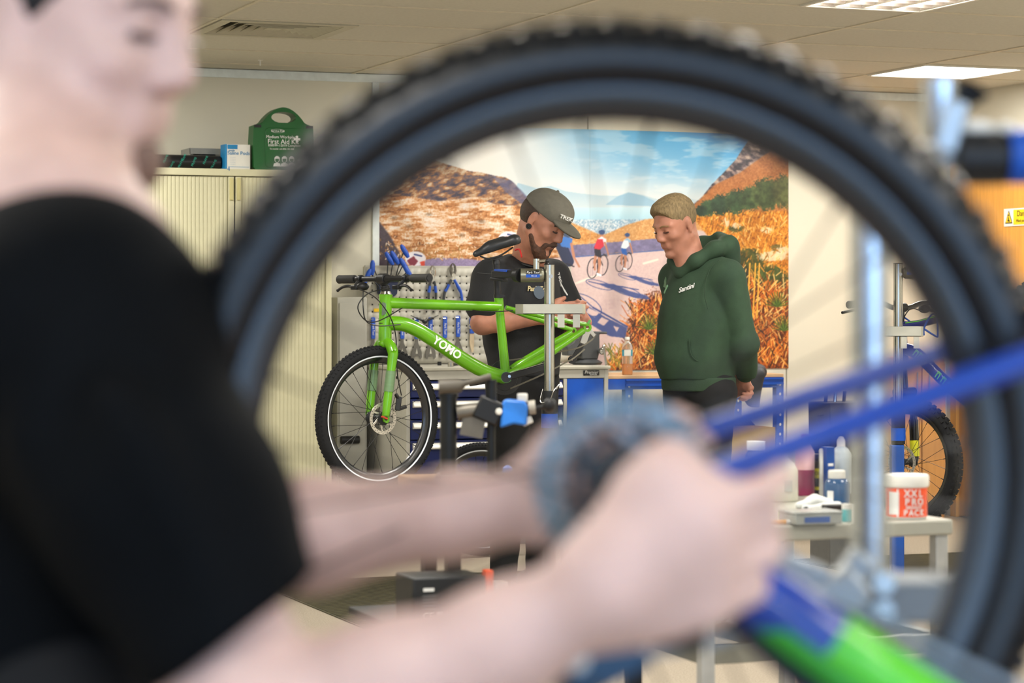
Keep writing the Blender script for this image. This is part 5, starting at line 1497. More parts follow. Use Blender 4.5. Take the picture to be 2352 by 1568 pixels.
for s_ in (-1, 1):
    a = nbc + nd * s_ * .24 + Vector((0, 0, .018)); b_ = nbc + nd * s_ * .375 + Vector((0, 0, .012))
    part('grip', MB().tube([a, b_], .0172, 14), MATS['grip_rubber'], nb, world=True)
    l0 = nbc + nd * s_ * .20 + Vector((0, 0, .0)) - B_.d * .02
    part('brake_lever', MB().tube([l0, l0 + nd * s_ * .08 - B_.d * .03 - Vector((0, 0, .012)), l0 + nd * s_ * .17 - B_.d * .02 - Vector((0, 0, .022))], .0065, 8).ball(l0 + Vector((0, 0, -.006)), (.028, .022, .02)), BLACK, nb, world=True)
part('cable', MB().tube(smooth_path([B_(2120, 716, -.03), B_(2095, 708, -.04), B_(2080, 722, -.03), B_(2074, 740, -.02)], 5), .0025, 6), CAB, nb, world=True)
# mats under the two stands
def mat_rect(name, label, u0, u1, v0, v1, group=None):
    t = thing(name, label, 'mat', R((u0 + u1) / 2, (v0 + v1) / 2, 0), TH)
    h, k = (u1 - u0) / 2, (v1 - v0) / 2
    RB = mat('ribbed_mat', '3f3b24', .6, var=.35, scale=30)
    part('sheet', MB().box(-h, h, -k, k, .0005, .004), RB, t, bev=.001)
    n = int(2 * k / .022)
    mb = MB()
    for i in range(n):
        y = -k + .012 + i * .022
        mb.box(-h + .01, h - .01, y - .005, y + .005,   .0038, .0058)
    part('ribs', mb, RB, t, kind='stuff')
mat_rect('ribbed_mat', 'dark olive ribbed floor mat under the green bicycle stand', -.70, .75, 1.95, 3.62)
mat_rect('ribbed_mat', 'dark ribbed floor mat under the right hand bicycle stand', 2.0, 3.6, 1.96, 3.5)
# black tool box between the man in green and the right stand
tb = P(1925, 1000, 11.6)
t = thing('tool_box', 'black tool tote with handles standing between the two stands', 'tool box', Vector((tb.x, tb.y, .0066)), TH)
zt_ = P(1925, 925, 11.6).z
part('pedestal', MB().box(-.1, .17, -.1, .1, 0, zt_ - .26), GREYD, t, bev=.005)
part('bin', MB().prism([(-.10, zt_ - .25), (.17, zt_ - .25), (.18, zt_), (-.105, zt_)], -.11, .11, basis(Vector((0, 0, 0)), Vector((1, 0, 0)), Vector((0, 0, 1)), Vector((0, -1, 0)))), BLACK, t, bev=.006)
for x in (-.07, -.02, .03, .10):
    part('tool_handle', MB().tube([(x, .0, zt_ - .02), (x + .006, .0, zt_ + .05)], .009, 8), (TOOLBLUE, BLACK, CHROME, BLACK)[int(x * 100) % 4], t)
part('hook', MB().tube([(-.104, -.05, zt_ - .06), (-.14, -.05, zt_ - .065)], .003, 6), BLACK, t)
# ================================================================ the two men by the bicycle
def rot_from(f, u=Vector((0, 0, 1))):
    f = f.normalized(); l = u.cross(f).normalized(); return Matrix((f, l, f.cross(l))).transposed()
def head_frame(yaw_dir, pitch, roll=0.):
    """columns: forward, left, up; pitch tips the face down"""
    f0 = Vector((yaw_dir[0], yaw_dir[1], 0)).normalized(); l = Vector((-f0.y, f0.x, 0))
    f = f0 * math.cos(pitch) - Vector((0, 0, 1)) * math.sin(pitch)
    u = f0 * math.sin(pitch) + Vector((0, 0, 1)) * math.cos(pitch)
    if roll:
        q = Matrix.Rotation(roll, 3, f); l = q @ l; u = q @ u
    return Matrix((f, l, u)).transposed()
def head_ops(B, c, M, s=1.0, jaw=1.0, nose=1.0):
    def h(x, y, z): return c + M @ Vector((x, y, z)) * s
    B.ell(h(-.014, 0, .030), (.097 * s, .076 * s, .090 * s), M, .02)
    B.ell(h(.030, 0, -.012), (.068 * s, .068 * s, .085 * s), M, .02)
    B.ell(h(.036, 0, -.066), (.052 * s, .052 * s * jaw, .058 * s), M, .02)
    for y in (-1, 1):
        B.limb(h(-.004, y * .056, -.058), h(.055, y * .030, -.104), .020 * s, .017 * s, .02)
        B.ell(h(.062, y * .042, -.030), (.024 * s, .024 * s, .020 * s), M, .015)
        B.ell(h(.096, y * .034, -.002), (.016 * s, .019 * s, .013 * s), M, .012, True)
        B.ell(h(.076, y * .032, -.002), (.0145 * s, .015 * s, .0125 * s), M, .004)
        B.limb(h(.088, y * .012, .020), h(.070, y * .050, .018), .010 * s, .009 * s, .01)
        B.ell(h(.099, y * .012, -.038), (.010 * s, .009 * s, .008 * s), M, .006)
        B.ell(h(-.010, y * .077, -.010), (.016 * s, .008 * s, .029 * s), M, .006)
        B.ell(h(-.006, y * .086, -.008), (.008 * s, .005 * s, .017 * s), M, .004, True)
        B.ell(h(-.004, y * .076, -.036), (.009 * s, .007 * s, .010 * s), M, .006)
    B.limb(h(.090, 0, .012), h(.108 * nose, 0, -.030), .0085 * s, .0125 * s, .012)
    B.ell(h(.080, 0, -.112), (.018 * s, .023 * s, .016 * s), M, .016)
    B.limb(h(.088, -.018, -.065), h(.088, .018, -.065), .0075 * s, k=.008)
    B.limb(h(.086, -.015, -.077), h(.086, .015, -.077), .0085 * s, k=.008)
    B.limb(h(.092, -.02, -.0712), h(.092, .02, -.0712), .0022 * s, k=.003) if False else None
    return h
def hand_ops(B, w, d, t, n, curl=(.5, .7, .5), s=1.0, spread=.0, thumb=(.55, .75, .25), k=.010):
    """w wrist, d along the hand, t to the thumb side, n out of the palm"""
    d, t, n = d.normalized(), t.normalized(), n.normalized()
    kn = []
    for i, y in enumerate((.030, .010, -.010, -.029)):
        kp = w + (d * (.088, .092, .088, .080)[i] + t * y) * s
        kn.append(kp)
        B.limb(w + (d * .012 + t * y * .6) * s, kp, .0155 * s, (.0125, .013, .0125, .011)[i] * s, .014)
    B.ell(w + (d * .045 + n * .004) * s, (.045 * s, .036 * s, .016 * s), Matrix((d, t, n)).transposed(), .02)
    for i in range(4):
        L = (.95, 1.05, 1.0, .78)[i]
        p = kn[i]; a = 0.
        for j, (ln, r0, r1) in enumerate(((.043, .0105, .0095), (.027, .0095, .0085), (.022, .0085, .0068))):
            a += curl[j] if not isinstance(curl[j], (tuple, list)) else curl[j][i]
            dd = d * math.cos(a) + n * math.sin(a) + t * spread * (1.5 - i) * .1
            q = p + dd * ln * L * s
            B.limb(p, q, r0 * s, r1 * s, .004)
            p = q
    p = w + (d * .026 + t * .026 + n * .006) * s
    dd = (d * thumb[0] + t * thumb[1] + n * thumb[2]).normalized()
    q = p + dd * .042 * s
    B.limb(w + (d * .012 + t * .014) * s, p, .016 * s, .0145 * s, .012); B.limb(p, q, .0145 * s, .0115 * s, .008)
    dd = (d * (thumb[0] + .35) + t * thumb[1] * .5 + n * (thumb[2] + .25)).normalized()
    B.limb(q, q + dd * .033 * s, .0112 * s, .0085 * s, .004)
def local(base, f):
    f = Vector(f).normalized(); l = Vector((-f.y, f.x, 0))
    return (lambda x, y, z: base + f * x + l * y + Vector((0, 0, z))), f, l, Matrix((f, l, Vector((0, 0, 1)))).transposed()
def bounds(pts, m):
    return [min(p[i] for p in pts) - m for i in range(3)], [max(p[i] for p in pts) + m for i in range(3)]
def trousers(q, root, m, hip=.93, w_=.10, foot=.27, stance=.11, shoes=None, fwd=(0, 0)):
    B = Body()
    B.ell(q(0, 0, hip - .02), (.125, .17, .13), QM, .05)
    for i, s_ in enumerate((-1, 1)):
        B.limb(q(0, s_ * .085, hip - .06), q(.02 + fwd[i] * .5, s_ * stance, .50), .098, .070, .05)
        B.limb(q(.02 + fwd[i] * .5, s_ * stance, .50), q(-.01 + fwd[i], s_ * (stance + .01), .075), .072, .056, .03)
    B.cut(q(0, 0, hip + .06), (0, 0, 1)).cut(q(0, 0, .05), (0, 0, -1)).warp(.003, 40, 5)
    lo, hi = bounds([q(x, y, 0) for x in (-.25, .3) for y in (-.27, .27)], .0)
    body_part('trousers', B, (lo[0], lo[1], .03), (hi[0], hi[1], hip + .08), .0085, m, root)
    for i, s_ in enumerate((-1, 1)):
        S = Body()
        a = q(-.07 + fwd[i], s_ * (stance + .01), .055); b = q(.16 + fwd[i], s_ * (stance + .03), .038)
        S.limb(a, b, .05, .036, .02).limb(q(-.02 + fwd[i], s_ * (stance + .01), .09), a, .05, .05, .03).cut(q(0, 0, .0066), (0, 0, -1))
        lo, hi = bounds([a, b], .08)
        body_part('shoe', S, (lo[0], lo[1], -.01), hi, .007, shoes or BLACK, root)

FABD = mat('charcoal_jersey', '1e1f21', .85, var=.10, scale=40, bump=.3, bscale=300)
GREENH = mat('bottle_green_fleece', '2d4330', .9, var=.08, scale=30, bump=.3, bscale=300)
TROUS = mat('black_cotton', '0b0b0d', .85, var=.1)
SKINM = mat('skin_ruddy', 'b27a63', .5, var=.12, scale=30, sss=.1)
HAIRB = mat('blond_hair', '7d6b4c', .8, var=.35, scale=140, bump=.8, bscale=300, stretch=(1, 1, .35))
HAIRD = mat('dark_hair', '3a2a20', .6, var=.3, scale=120, bump=.7, bscale=260)
BEARD = mat('brown_beard', '4a2f20', .7, var=.35, scale=130, bump=.9, bscale=280)
EYEW = mat('eye_shade', '3b2a24', .3)

# ---------------------------------------------------------------- man in the green hoodie
hb_ = P(1607, 1000, 10.3); hb_.z = 0
q, hf, hl_, QM = local(hb_, (-.82, -.57, 0))
man = thing('person', 'man in a dark green hoodie with short blond hair, hands clasped behind him', 'person', hb_)
c = P(1551, 513, 10.26)
hM = head_frame((-.80, -.60), math.radians(23))
B = Body()
h = head_ops(B, c, hM, 1.0)
B.limb(h(-.03, 0, -.06), q(.04, 0, 1.42), .056, .062, .03)
B.limb(h(.02, 0, -.10), q(.07, 0, 1.42), .03, .045, .03)
B.ell(q(0, 0, 1.30), (.10, .15, .12), QM, .04)
B.limb(q(0, 0, 1.28), q(0, 0, .98), .11, .11, .04)
for s_ in (-1, 1):
    B.limb(q(0, 0, 1.33), q(-.01, s_ * .17, 1.37), .06, .052, .03)
    B.chain([q(-.01, s_ * .175, 1.37), q(-.07, s_ * .20, 1.09), q(-.20, s_ * .055, .945)], [.048, .036, .026], .02)
lh = q(-.20, .055, .945)
hand_ops(B, q(-.205, .05, .94), (q(-.225, -.02, .88) - q(-.205, .05, .94)), -hf * .2 + Vector((0, 0, 1)), hf, (.5, .8, .6), 1.0)
hand_ops(B, q(-.215, -.045, .935), (q(-.245, .04, .875) - q(-.215, -.045, .935)), -hf * .4 + Vector((0, 0, 1)), hf, (.4, .9, .7), 1.0)
pts = [q(x, y, 1) for x in (-.30, .16) for y in (-.30, .30)] + [c + Vector((0, 0, .1))]
lo, hi = bounds(pts, .03)
lo[0] = min(lo[0], c.x - .17)
body_part('body', B, (lo[0], lo[1], .80), (hi[0], hi[1], c.z + .18), .0055, SKINM, man, smooth=1)
# hoodie
Hd = Body()
Hd.ell(q(.01, 0, 1.16), (.150, .195, .26), QM, .05)
Hd.ell(q(.055, 0, 1.02), (.118, .165, .15), QM, .05)
Hd.limb(q(0, 0, 1.12), q(0, 0, .93), .155, .150, .05)
Hd.ell(q(-.01, 0, 1.34), (.115, .17, .10), QM, .05)
for s_ in (-1, 1):
    Hd.limb(q(-.01, s_ * .02, 1.41), q(-.012, s_ * .17, 1.365), .070, .074, .04)
    Hd.chain([q(-.012, s_ * .175, 1.36), q(-.070, s_ * .205, 1.09), q(-.185, s_ * .085, .965)], [.074, .060, .046], .02)
    Hd.ell(q(-.070, s_ * .205, 1.085), (.060, .058, .06), None, .02)
Hd.cut(q(0, 0, .935), (0, 0, -1))
Hd.ell(q(.10, -.01, 1.03), (.075, .13, .09), QM, .03)
Hd.warp(.0045, 24, 3)
# neck opening
Hd.ell(q(.065, 0, 1.475), (.075, .072, .065), QM, .012, True)
lo, hi = bounds([q(x, y, 1) for x in (-.26, .22) for y in (-.32, .32)], .02)
body_part('hoodie', Hd, (lo[0], lo[1], .86), (hi[0], hi[1], 1.50), .0065, GREENH, man)
Hh = Body()
for s_ in (-1, 1):
    Hh.chain([q(.105, s_ * .012, 1.385), q(.08, s_ * .072, 1.435), q(.005, s_ * .108, 1.485), q(-.085, s_ * .085, 1.50), q(-.12, 0, 1.505)], [.022, .026, .032, .042, .046], .03)
Hh.ell(q(-.105, 0, 1.435), (.075, .115, .075), QM, .05)
Hh.limb(q(-.085, .035, 1.52), q(-.10, .0, 1.545), .028, .014, .03)
Hh.ell(q(.01, 0, 1.54), (.085, .075, .085), QM, .02, True)
lo, hi = bounds([q(x, y, 1) for x in (-.22, .16) for y in (-.17, .17)], .02)
body_part('hood', Hh, (lo[0], lo[1], 1.33), (hi[0], hi[1], 1.60), .006, GREENH, man)
Rb = Body().ell(q(.006, 0, .925), (.150, .172, .18), QM, .02).cut(q(0, 0, .945), (0, 0, 1)).cut(q(0, 0, .886), (0, 0, -1))
lo, hi = bounds([q(x, y, 1) for x in (-.2, .2) for y in (-.2, .2)], .02)
body_part('hem_rib', Rb, (lo[0], lo[1], .87), (hi[0], hi[1], .96), .006, mat('green_rib', '2a3e2c', .9, bump=.4, bscale=200), man)
for s_ in (-1, 1):
    part('cuff', MB().tube([q(-.175, s_ * .10, .985), q(-.20, s_ * .06, .945)], [.046, .036], 18), MATS['green_rib'], man, world=True)
# pocket seam, drawcord, prints
Pk = MB()
Pk.tube(smooth_path([P(1583, 778, 10.12), P(1586, 810, 10.115), P(1600, 828, 10.115), P(1628, 834, 10.13)], 6), .0025, 6)
part('pocket_seam', Pk, MATS['green_rib'], man, world=True)
part('shoulder_seam', MB().tube(smooth_path([P(1668, 602, 10.16), P(1650, 598, 10.16), P(1628, 625, 10.13), P(1618, 668, 10.10), P(1626, 710, 10.09)], 5), .002, 6), MATS['green_rib'], man, world=True)
H = Body()
def h2(x, y, z): return c + hM @ Vector((x, y, z)) * 1.0
H.ell(h2(-.013, 0, .032), (.0995, .0780, .096), hM, .01)
H.ell(h2(.045, 0, .078), (.048, .056, .040), hM, .03)
H.cut(h2(.035, 0, .012), hM @ Vector((.80, 0, -.60)), .006)
H.cut(h2(-.02, 0, -.045), hM @ Vector((.35, 0, -.9)), .006)
for s_ in (-1, 1):
    H.ell(h2(-.005, s_ * .085, -.005), (.026, .02, .036), hM, .006, True)
    pass
H.warp(.0016, 180, 9)
lo, hi = bounds([c], .16)
body_part('hair', H, lo, hi, .0045, HAIRB, man, smooth=1)
for s_ in (-1, 1):
    part('eyebrow', MB().tube(smooth_path([h2(.097, s_ * .014, .018), h2(.094, s_ * .032, .023), h2(.080, s_ * .050, .017)], 4), .0036, 6), mat('fair_brow', '8a6a48', .7), man, world=True)
    part('eye', MB().tube(smooth_path([h2(.0915, s_ * .020, -.006), h2(.0925, s_ * .032, -.0075), h2(.086, s_ * .046, -.006)], 4), .0026, 6), EYEW, man, world=True)
part('lips', MB().tube(smooth_path([h2(.084, -.024, -.0775), h2(.0955, -.008, -.0715), h2(.0955, .008, -.0715), h2(.084, .024, -.0775)], 4), .0026, 6), mat('lip_shade', '8f5a4d', .5), man, world=True)
trousers(q, man, TROUS, .92)
# ---------------------------------------------------------------- mechanic in the cap
mb_ = P(1200, 1000, 10.25); mb_.z = 0.012
q, mf, ml_, QM = local(Vector((mb_.x, mb_.y, 0)), (.77, -.64, 0))
mech = thing('person', 'bearded mechanic in a grey cap and charcoal shirt working behind the bicycle', 'person', Vector((mb_.x, mb_.y, 0)))
c2 = P(1250, 505, 10.10)
mM = head_frame((.84, -.54), math.radians(33), math.radians(-4))
B = Body()
h = head_ops(B, c2, mM, 1.03, 1.08)
B.limb(h(-.03, 0, -.05), q(.02, 0, 1.41), .060, .070, .03)
B.limb(h(.01, 0, -.09), q(.05, 0, 1.40), .04, .05, .03)
B.ell(q(0, 0, 1.30), (.10, .17, .12), QM, .04)
B.limb(q(0, 0, 1.28), q(0, 0, 1.02), .12, .12, .04)
RS, RE, RW = q(0, -.20, 1.36), q(.02, -.285, 1.175), q(.20, -.12, 1.20)
LS, LE, LW = q(0, .20, 1.36), q(.05, .27, 1.16), q(.235, .07, 1.185)
for a, e, w_ in ((RS, RE, RW), (LS, LE, LW)):
    B.limb(q(0, 0, 1.33), a, .06, .058, .03)
    B.chain([a, e], [.056, .047], .02); B.chain([e, e.lerp(w_, .35), w_], [.046, .047, .030], .02)
hand_ops(B, RW, q(.31, .01, 1.235) - RW, Vector((0, 0, 1)) + mf * .2, ml_, (.5, .7, .5), 1.08)
hand_ops(B, LW, q(.33, -.01, 1.215) - LW, Vector((0, 0, 1)) + mf * .2, -ml_, (.5, .8, .5), 1.08)
lo, hi = bounds([q(x, y, 1) for x in (-.17, .40) for y in (-.32, .32)] + [c2], .04)
body_part('body', B, (lo[0], lo[1], 1.0), (hi[0], hi[1], c2.z + .17), .0055, SKINM, mech, smooth=1)
S = Body()
S.ell(q(.0, 0, 1.19), (.150, .205, .27), QM, .05)
S.limb(q(.01, 0, 1.12), q(.01, 0, .97), .155, .15, .05)
S.ell(q(-.01, 0, 1.34), (.118, .18, .09), QM, .05)
for s_, a, e in ((-1, RS, RE), (1, LS, LE)):
    S.limb(q(-.01, s_ * .03, 1.40), a + Vector((0, 0, .005)), .066, .078, .04)
    S.limb(a, a.lerp(e, .60), .080, .086, .03)
    S.cut(a.lerp(e, .62), (e - a), .004) if False else None
for i in range(5):
    S.limb(q(.10, -.12 + .05 * i, 1.28 - .03 * (i % 2)), q(.13, -.02 + .03 * i, 1.06 + .03 * (i % 3)), .005, .003, .03)
    S.limb(q(-.02, -.22 - .01 * (i % 2), 1.33 - .035 * i), q(.06, -.19, 1.30 - .035 * i), .005, .002, .02)
S.warp(.0035, 28, 8)
S.cut(q(0, 0, .95), (0, 0, -1))
S.ell(q(.045, 0, 1.455), (.085, .085, .06), QM, .012, True)
lo, hi = bounds([q(x, y, 1) for x in (-.20, .22) for y in (-.37, .37)], .02)
body_part('shirt', S, (lo[0], lo[1], .93), (hi[0], hi[1], 1.48), .0065, FABD, mech)
part('neckband', MB().tube([q(.045 + .088 * math.cos(a), .086 * math.sin(a), 1.402 + .030 * (1 - math.cos(a)) * .9) for a in [2 * PI * i / 24 for i in range(24)]], .007, 8, closed=True), BLACK, mech, world=True)
part('lanyard', MB().tube(smooth_path([P(1183, 574, 10.06), P(1193, 573, 10.04), P(1198, 590, 10.0)], 5), .004, 6), mat('red_cord', 'c22a2a', .4), mech, world=True)
trousers(q, mech, TROUS, .97)
# apron-like dark front below the shirt
def h2(x, y, z): return c2 + mM @ Vector((x, y, z)) * 1.03
K = Body()
K.ell(h2(-.014, 0, .036), (.105, .085, .092), mM, .01)
K.ell(h2(.03, 0, .060), (.078, .072, .064), mM, .03)
K.cut(h2(0, 0, .030), mM @ Vector((-.10, 0, -1)), .004)
lo, hi = bounds([c2], .2)
CAPM = mat('cap_twill', '67645a', .85, var=.08, scale=60, bump=.3, bscale=400)
body_part('cap', K, lo, hi, .0045, CAPM, mech)
V_ = Body()
V_.ell(h2(.098, 0, .030), (.082, .074, .016), head_frame((.84, -.54), math.radians(39), math.radians(-4)), .01)
V_.ell(h2(.088, 0, .012), (.090, .082, .016), head_frame((.84, -.54), math.radians(39), math.radians(-4)), .004, True)
V_.cut(h2(.070, 0, .03), mM @ Vector((-1, 0, 0)), .004)
body_part('cap_brim', V_, lo, hi, .0035, mat('brim_twill', '59564c', .85, var=.08, bump=.3, bscale=400), mech)
part('cap_button', MB().ball(h2(-.012, 0, .1275), .007), CAPM, mech, world=True)
for an in (0, PI / 3, 2 * PI / 3, PI, 4 * PI / 3, 5 * PI / 3):
    pass
tq = (mM @ Vector((.93, -.36, .12))).normalized()
tx = (mM @ Vector((.36, .93, 0))).normalized()
text('TREK', .024, basis(h2(.098, -.030, .066), tx, tq.cross(tx), tq), PRINTW, mech, extrude=.003, sx=1.25)
Hr = Body()
Hr.ell(h2(-.022, 0, .012), (.098, .0815, .09), mM, .01).cut(h2(.0, 0, .04), mM @ Vector((0, 0, 1))).cut(h2(.03, 0, 0), mM @ Vector((1, 0, 0))).cut(h2(-.06, 0, -.062), mM @ Vector((.35, 0, -.9)))
for s_ in (-1, 1):
    Hr.ell(h2(-.004, s_ * .086, -.012), (.030, .02, .040), mM, .006, True)
body_part('hair', Hr, lo, hi, .0045, HAIRD, mech, smooth=1)
Bd = Body()
for s_ in (-1, 1):
    Bd.limb(h2(.016, s_ * .060, -.068), h2(.058, s_ * .038, -.112), .013, .020, .02)
    Bd.limb(h2(.098, s_ * .004, -.057), h2(.078, s_ * .031, -.074), .0105, .0085, .012)
    Bd.limb(h2(.078, s_ * .031, -.074), h2(.070, s_ * .028, -.108), .009, .018, .012)
Bd.ell(h2(.072, 0, -.128), (.030, .037, .032), mM, .02)
Bd.warp(.002, 160, 2)
body_part('beard', Bd, lo, hi, .004, BEARD, mech, smooth=1)
for s_ in (-1, 1):
    part('eyebrow', MB().tube(smooth_path([h2(.098, s_ * .014, .018), h2(.095, s_ * .032, .023), h2(.080, s_ * .050, .017)], 4), .004, 6), HAIRD, mech, world=True)
    part('eye', MB().tube(smooth_path([h2(.0915, s_ * .020, -.006), h2(.0925, s_ * .032, -.0085), h2(.086, s_ * .046, -.006)], 4), .0028, 6), EYEW, mech, world=True)
part('lips', MB().tube([h2(.090, -.018, -.075), h2(.096, 0, -.0745), h2(.090, .018, -.075)], .004, 6), mat('lip_shade', '8f5a4d'), mech, world=True)
part('ear_plug', MB().lathe([(.012, -.004), (.006, -.004), (.006, .004), (.012, .004)], basis(h2(-.002, -.083, -.040), mM @ Vector((1, 0, 0)), mM @ Vector((0, 0, 1)), mM @ Vector((0, -1, 0))), 16, closed=True).ball(h2(-.002, -.081, -.040), .007), BLACK, mech, world=True)

def surf(o, px, py):
    dg = bpy.context.evaluated_depsgraph_get()
    ev = o.evaluated_get(dg)
    mi = FRAMES[o.name].inverted()
    e = mi @ Vector((0, 0, EYE)); d = (mi.to_3x3() @ Vector(((px - CX) / F, 1, (HY - py) / F))).normalized()
    ok, loc, nrm, _ = ev.ray_cast(e, d)
    if not ok:
        return None
    n = FRAMES[o.name].to_3x3() @ nrm
    if n.y > 0: n = -n
    return FRAMES[o.name] @ loc, n
def stick(o, px, py, body, size, m, par, tilt=0., **kw):
    r = surf(o, px, py)
    if r is None: return
    p, n = r
    x = Vector((1, 0, 0)); x = (x - n * x.dot(n)).normalized(); y = n.cross(x)
    c_, s_ = math.cos(tilt), math.sin(tilt)
    text(body, size, basis(p + n * .003, x * c_ + y * s_, y * c_ - x * s_, n), m, par, **kw)
def patch(name, o, px, py, outline, m, par, off=.002, tilt=0.):
    r = surf(o, px, py)
    if r is None: return
    p, n = r
    x = Vector((1, 0, 0)); x = (x - n * x.dot(n)).normalized(); y = n.cross(x)
    c_, s_ = math.cos(tilt), math.sin(tilt)
    part(name, MB().prism(outline, -.004, .001, basis(p + n * off, x * c_ + y * s_, y * c_ - x * s_, n)), m, par, world=True)
bpy.context.view_layer.update()
HOOD = [o for o in man.children if o.name.startswith('hoodie')][0]
SHIRT = [o for o in mech.children if o.name.startswith('shirt')][0]
stick(HOOD, 1577, 662, 'Santini', .030, PRINTW, man, .05, shear=.3, bold=.0006)
MINT = mat('mint_print', '7fae86', .6, var=0)
patch('tree_print', HOOD, 1529, 650, [(-.018, -.02), (.018, -.02), (.008, .0), (.012, .0), (0, .028), (-.012, .0), (-.008, .0)], mat('fleece_print', '6d8f6d', .6, var=0), man)
patch('print_bar', HOOD, 1530, 664, rrect(-.02, .02, -.007, .007, .003), MINT, man)
GOLDP = mat('gold_print', 'c9b98a', .5, var=0)
patch('gear_print', SHIRT, 1237, 672, circ(.028, 28), mat('slate_print', '4d5a68', .6, var=0), mech, .003)
stick(SHIRT, 1236, 664, 'Park Tool', .030, GOLDP, mech, .12, shear=.25, bold=.0008)
stick(SHIRT, 1284, 638, 'TEC', .026, PRINTW, mech, -1.0, bold=.0006)
for k_ in range(4):
    patch('print_line', SHIRT, 1286 + 4 * k_, 650 + 7 * k_, rrect(-.016, .016, -.003, .003, .001), PRINTW, mech, .003, -.9)
# ================================================================ middle distance: right table with the workshop bottles
TZ = .70
RZ = math.radians(21)
TU, TVv = Vector((math.cos(RZ), math.sin(RZ), 0)), Vector((-math.sin(RZ), math.cos(RZ), 0))
rf = on_z(2190, 1192, TZ)
TWd, TDp = .72, .92
t = thing('metal_table', 'grey topped metal table with square legs holding the bottles and tub', 'table', Vector((rf.x, rf.y, 0)), RZ)
TOPM = mat('grey_laminate', 'a5a498', .45, var=.03)
LEGM = mat('leg_pale_grey', 'b3b4b2', .4, .25)
part('tabletop', MB().box(-TWd, 0, 0, TDp, TZ - .04, TZ), TOPM, t, bev=.006)
for x0, y0 in ((-.042, .015), (-TWd + .015, .015), (-.042, TDp - .06), (-TWd + .015, TDp - .06)):
    part('leg', MB().box(x0, x0 + .035, y0, y0 + .035, 0, TZ - .041), LEGM, t, bev=.002)
RAILM = mat('rail_steel', '8d8d84', .4, .5)
for x0 in (-TWd + .018, -.0395):
    part('rail', MB().box(x0, x0 + .03, .051, TDp - .061, .36, .405), RAILM, t, bev=.002)
part('rail', MB().box(-TWd * .62, -TWd * .62 + .03, .02, TDp - .03, .36, .405), RAILM, t, bev=.002)
for y0 in (.018, TDp - .057):
    part('rail', MB().box(-TWd + .051, -.043, y0, y0 + .03, .36, .405), RAILM, t, bev=.002)
part('parts_bag', MB().ball((-TWd + .15, .34, .43), (.09, .07, .022)), mat('clear_bag', 'd8dcd8', .2, trans=.6, var=0), t)
E_ = .0012
def spot(px, py):
    p = on_z(px, py, TZ); return Vector((p.x, p.y, TZ + E_))
def vessel(name, label, cat, px, py, w_px, h_px, prof, m, neck=None, cap=None):
    """prof: (fraction of half width, fraction of height)"""
    b = spot(px, py); r = w_px / 2 * b.y / F; H = h_px * b.y / F
    t = thing(name, label, cat, b, .3)
    part('body', MB().lathe([(0, 0)] + [(a * r, k * H) for a, k in prof], None, 28), m, t)
    return t, r, H
# orange tub of grease
t, r, H = vessel('grease_tub', 'orange and white grease tub with bold lettering at the table corner', 'tub', 2083, 1190, 92, 100, [(.95, 0), (.97, .02), (1, .05), (1, .72)], WHITE)
part('label', MB().lathe([(r * 1.004, H * .05), (r * 1.006, H * .71)], None, 32, caps=False), mat('tub_orange', 'ee4f1a', .45, var=.03), t)
part('lid', MB().lathe([(r * .98, H * .72), (r * 1.08, H * .735), (r * 1.1, H * .78), (r * 1.1, H * .96), (r * 1.05, H), (0, H)], None, 32), WHITE, t)
FRt = FRAMES[t.name]
tb = t.location
for i, (s_, sz, yy) in enumerate((('XXL', .0265, .60), ('PRO', .0265, .405), ('GREASE', .0105, .278), ('PACK', .0215, .155))):
    xo = .010
    Mt_ = basis(Vector((tb.x, tb.y, TZ + H * yy)) + Vector((0, 0, 0)), Vector((1, 0, 0)), Vector((0, 0, 1)), Vector((0, -1, 0)))
    n_ = len(s_)
    for j, ch in enumerate(s_):
        wch = sz * .66
        x = xo + (j - (n_ - 1) / 2) * wch
        a = math.asin(max(-.99, min(.99, x / (r * 1.012))))
        d = Vector((math.sin(a), -math.cos(a), 0)); tx = Vector((math.cos(a), math.sin(a), 0))
        text(ch, sz, basis(Vector((tb.x, tb.y, TZ + H * yy)) + d * r * 1.010, tx, Vector((0, 0, 1)), d), PRINTW, t, bold=.0004, extrude=.001, sx=.86)
def onc(ang, rr, z):
    d = Vector((math.sin(ang), -math.cos(ang), 0)); return basis(Vector((tb.x, tb.y, z)) + d * rr, Vector((math.cos(ang), math.sin(ang), 0)), Vector((0, 0, 1)), d)
part('white_stripe', MB().prism([(-.0022, -H * .32), (.0022, -H * .32), (.0022, H * .32), (-.0022, H * .32)], -.002, .0012, onc(-.62, r * 1.006, TZ + H * .38)), PRINTW, t, world=True)
part('oval_badge', MB().lathe([(r * 1.008, H * .1), (r * 1.0085, H * .45), (r * 1.008, H * .62)], Matrix.Rotation(-PI / 2 - .3 - 1.15, 4, 'Z'), 10, arc=.6), PRINTW, t)
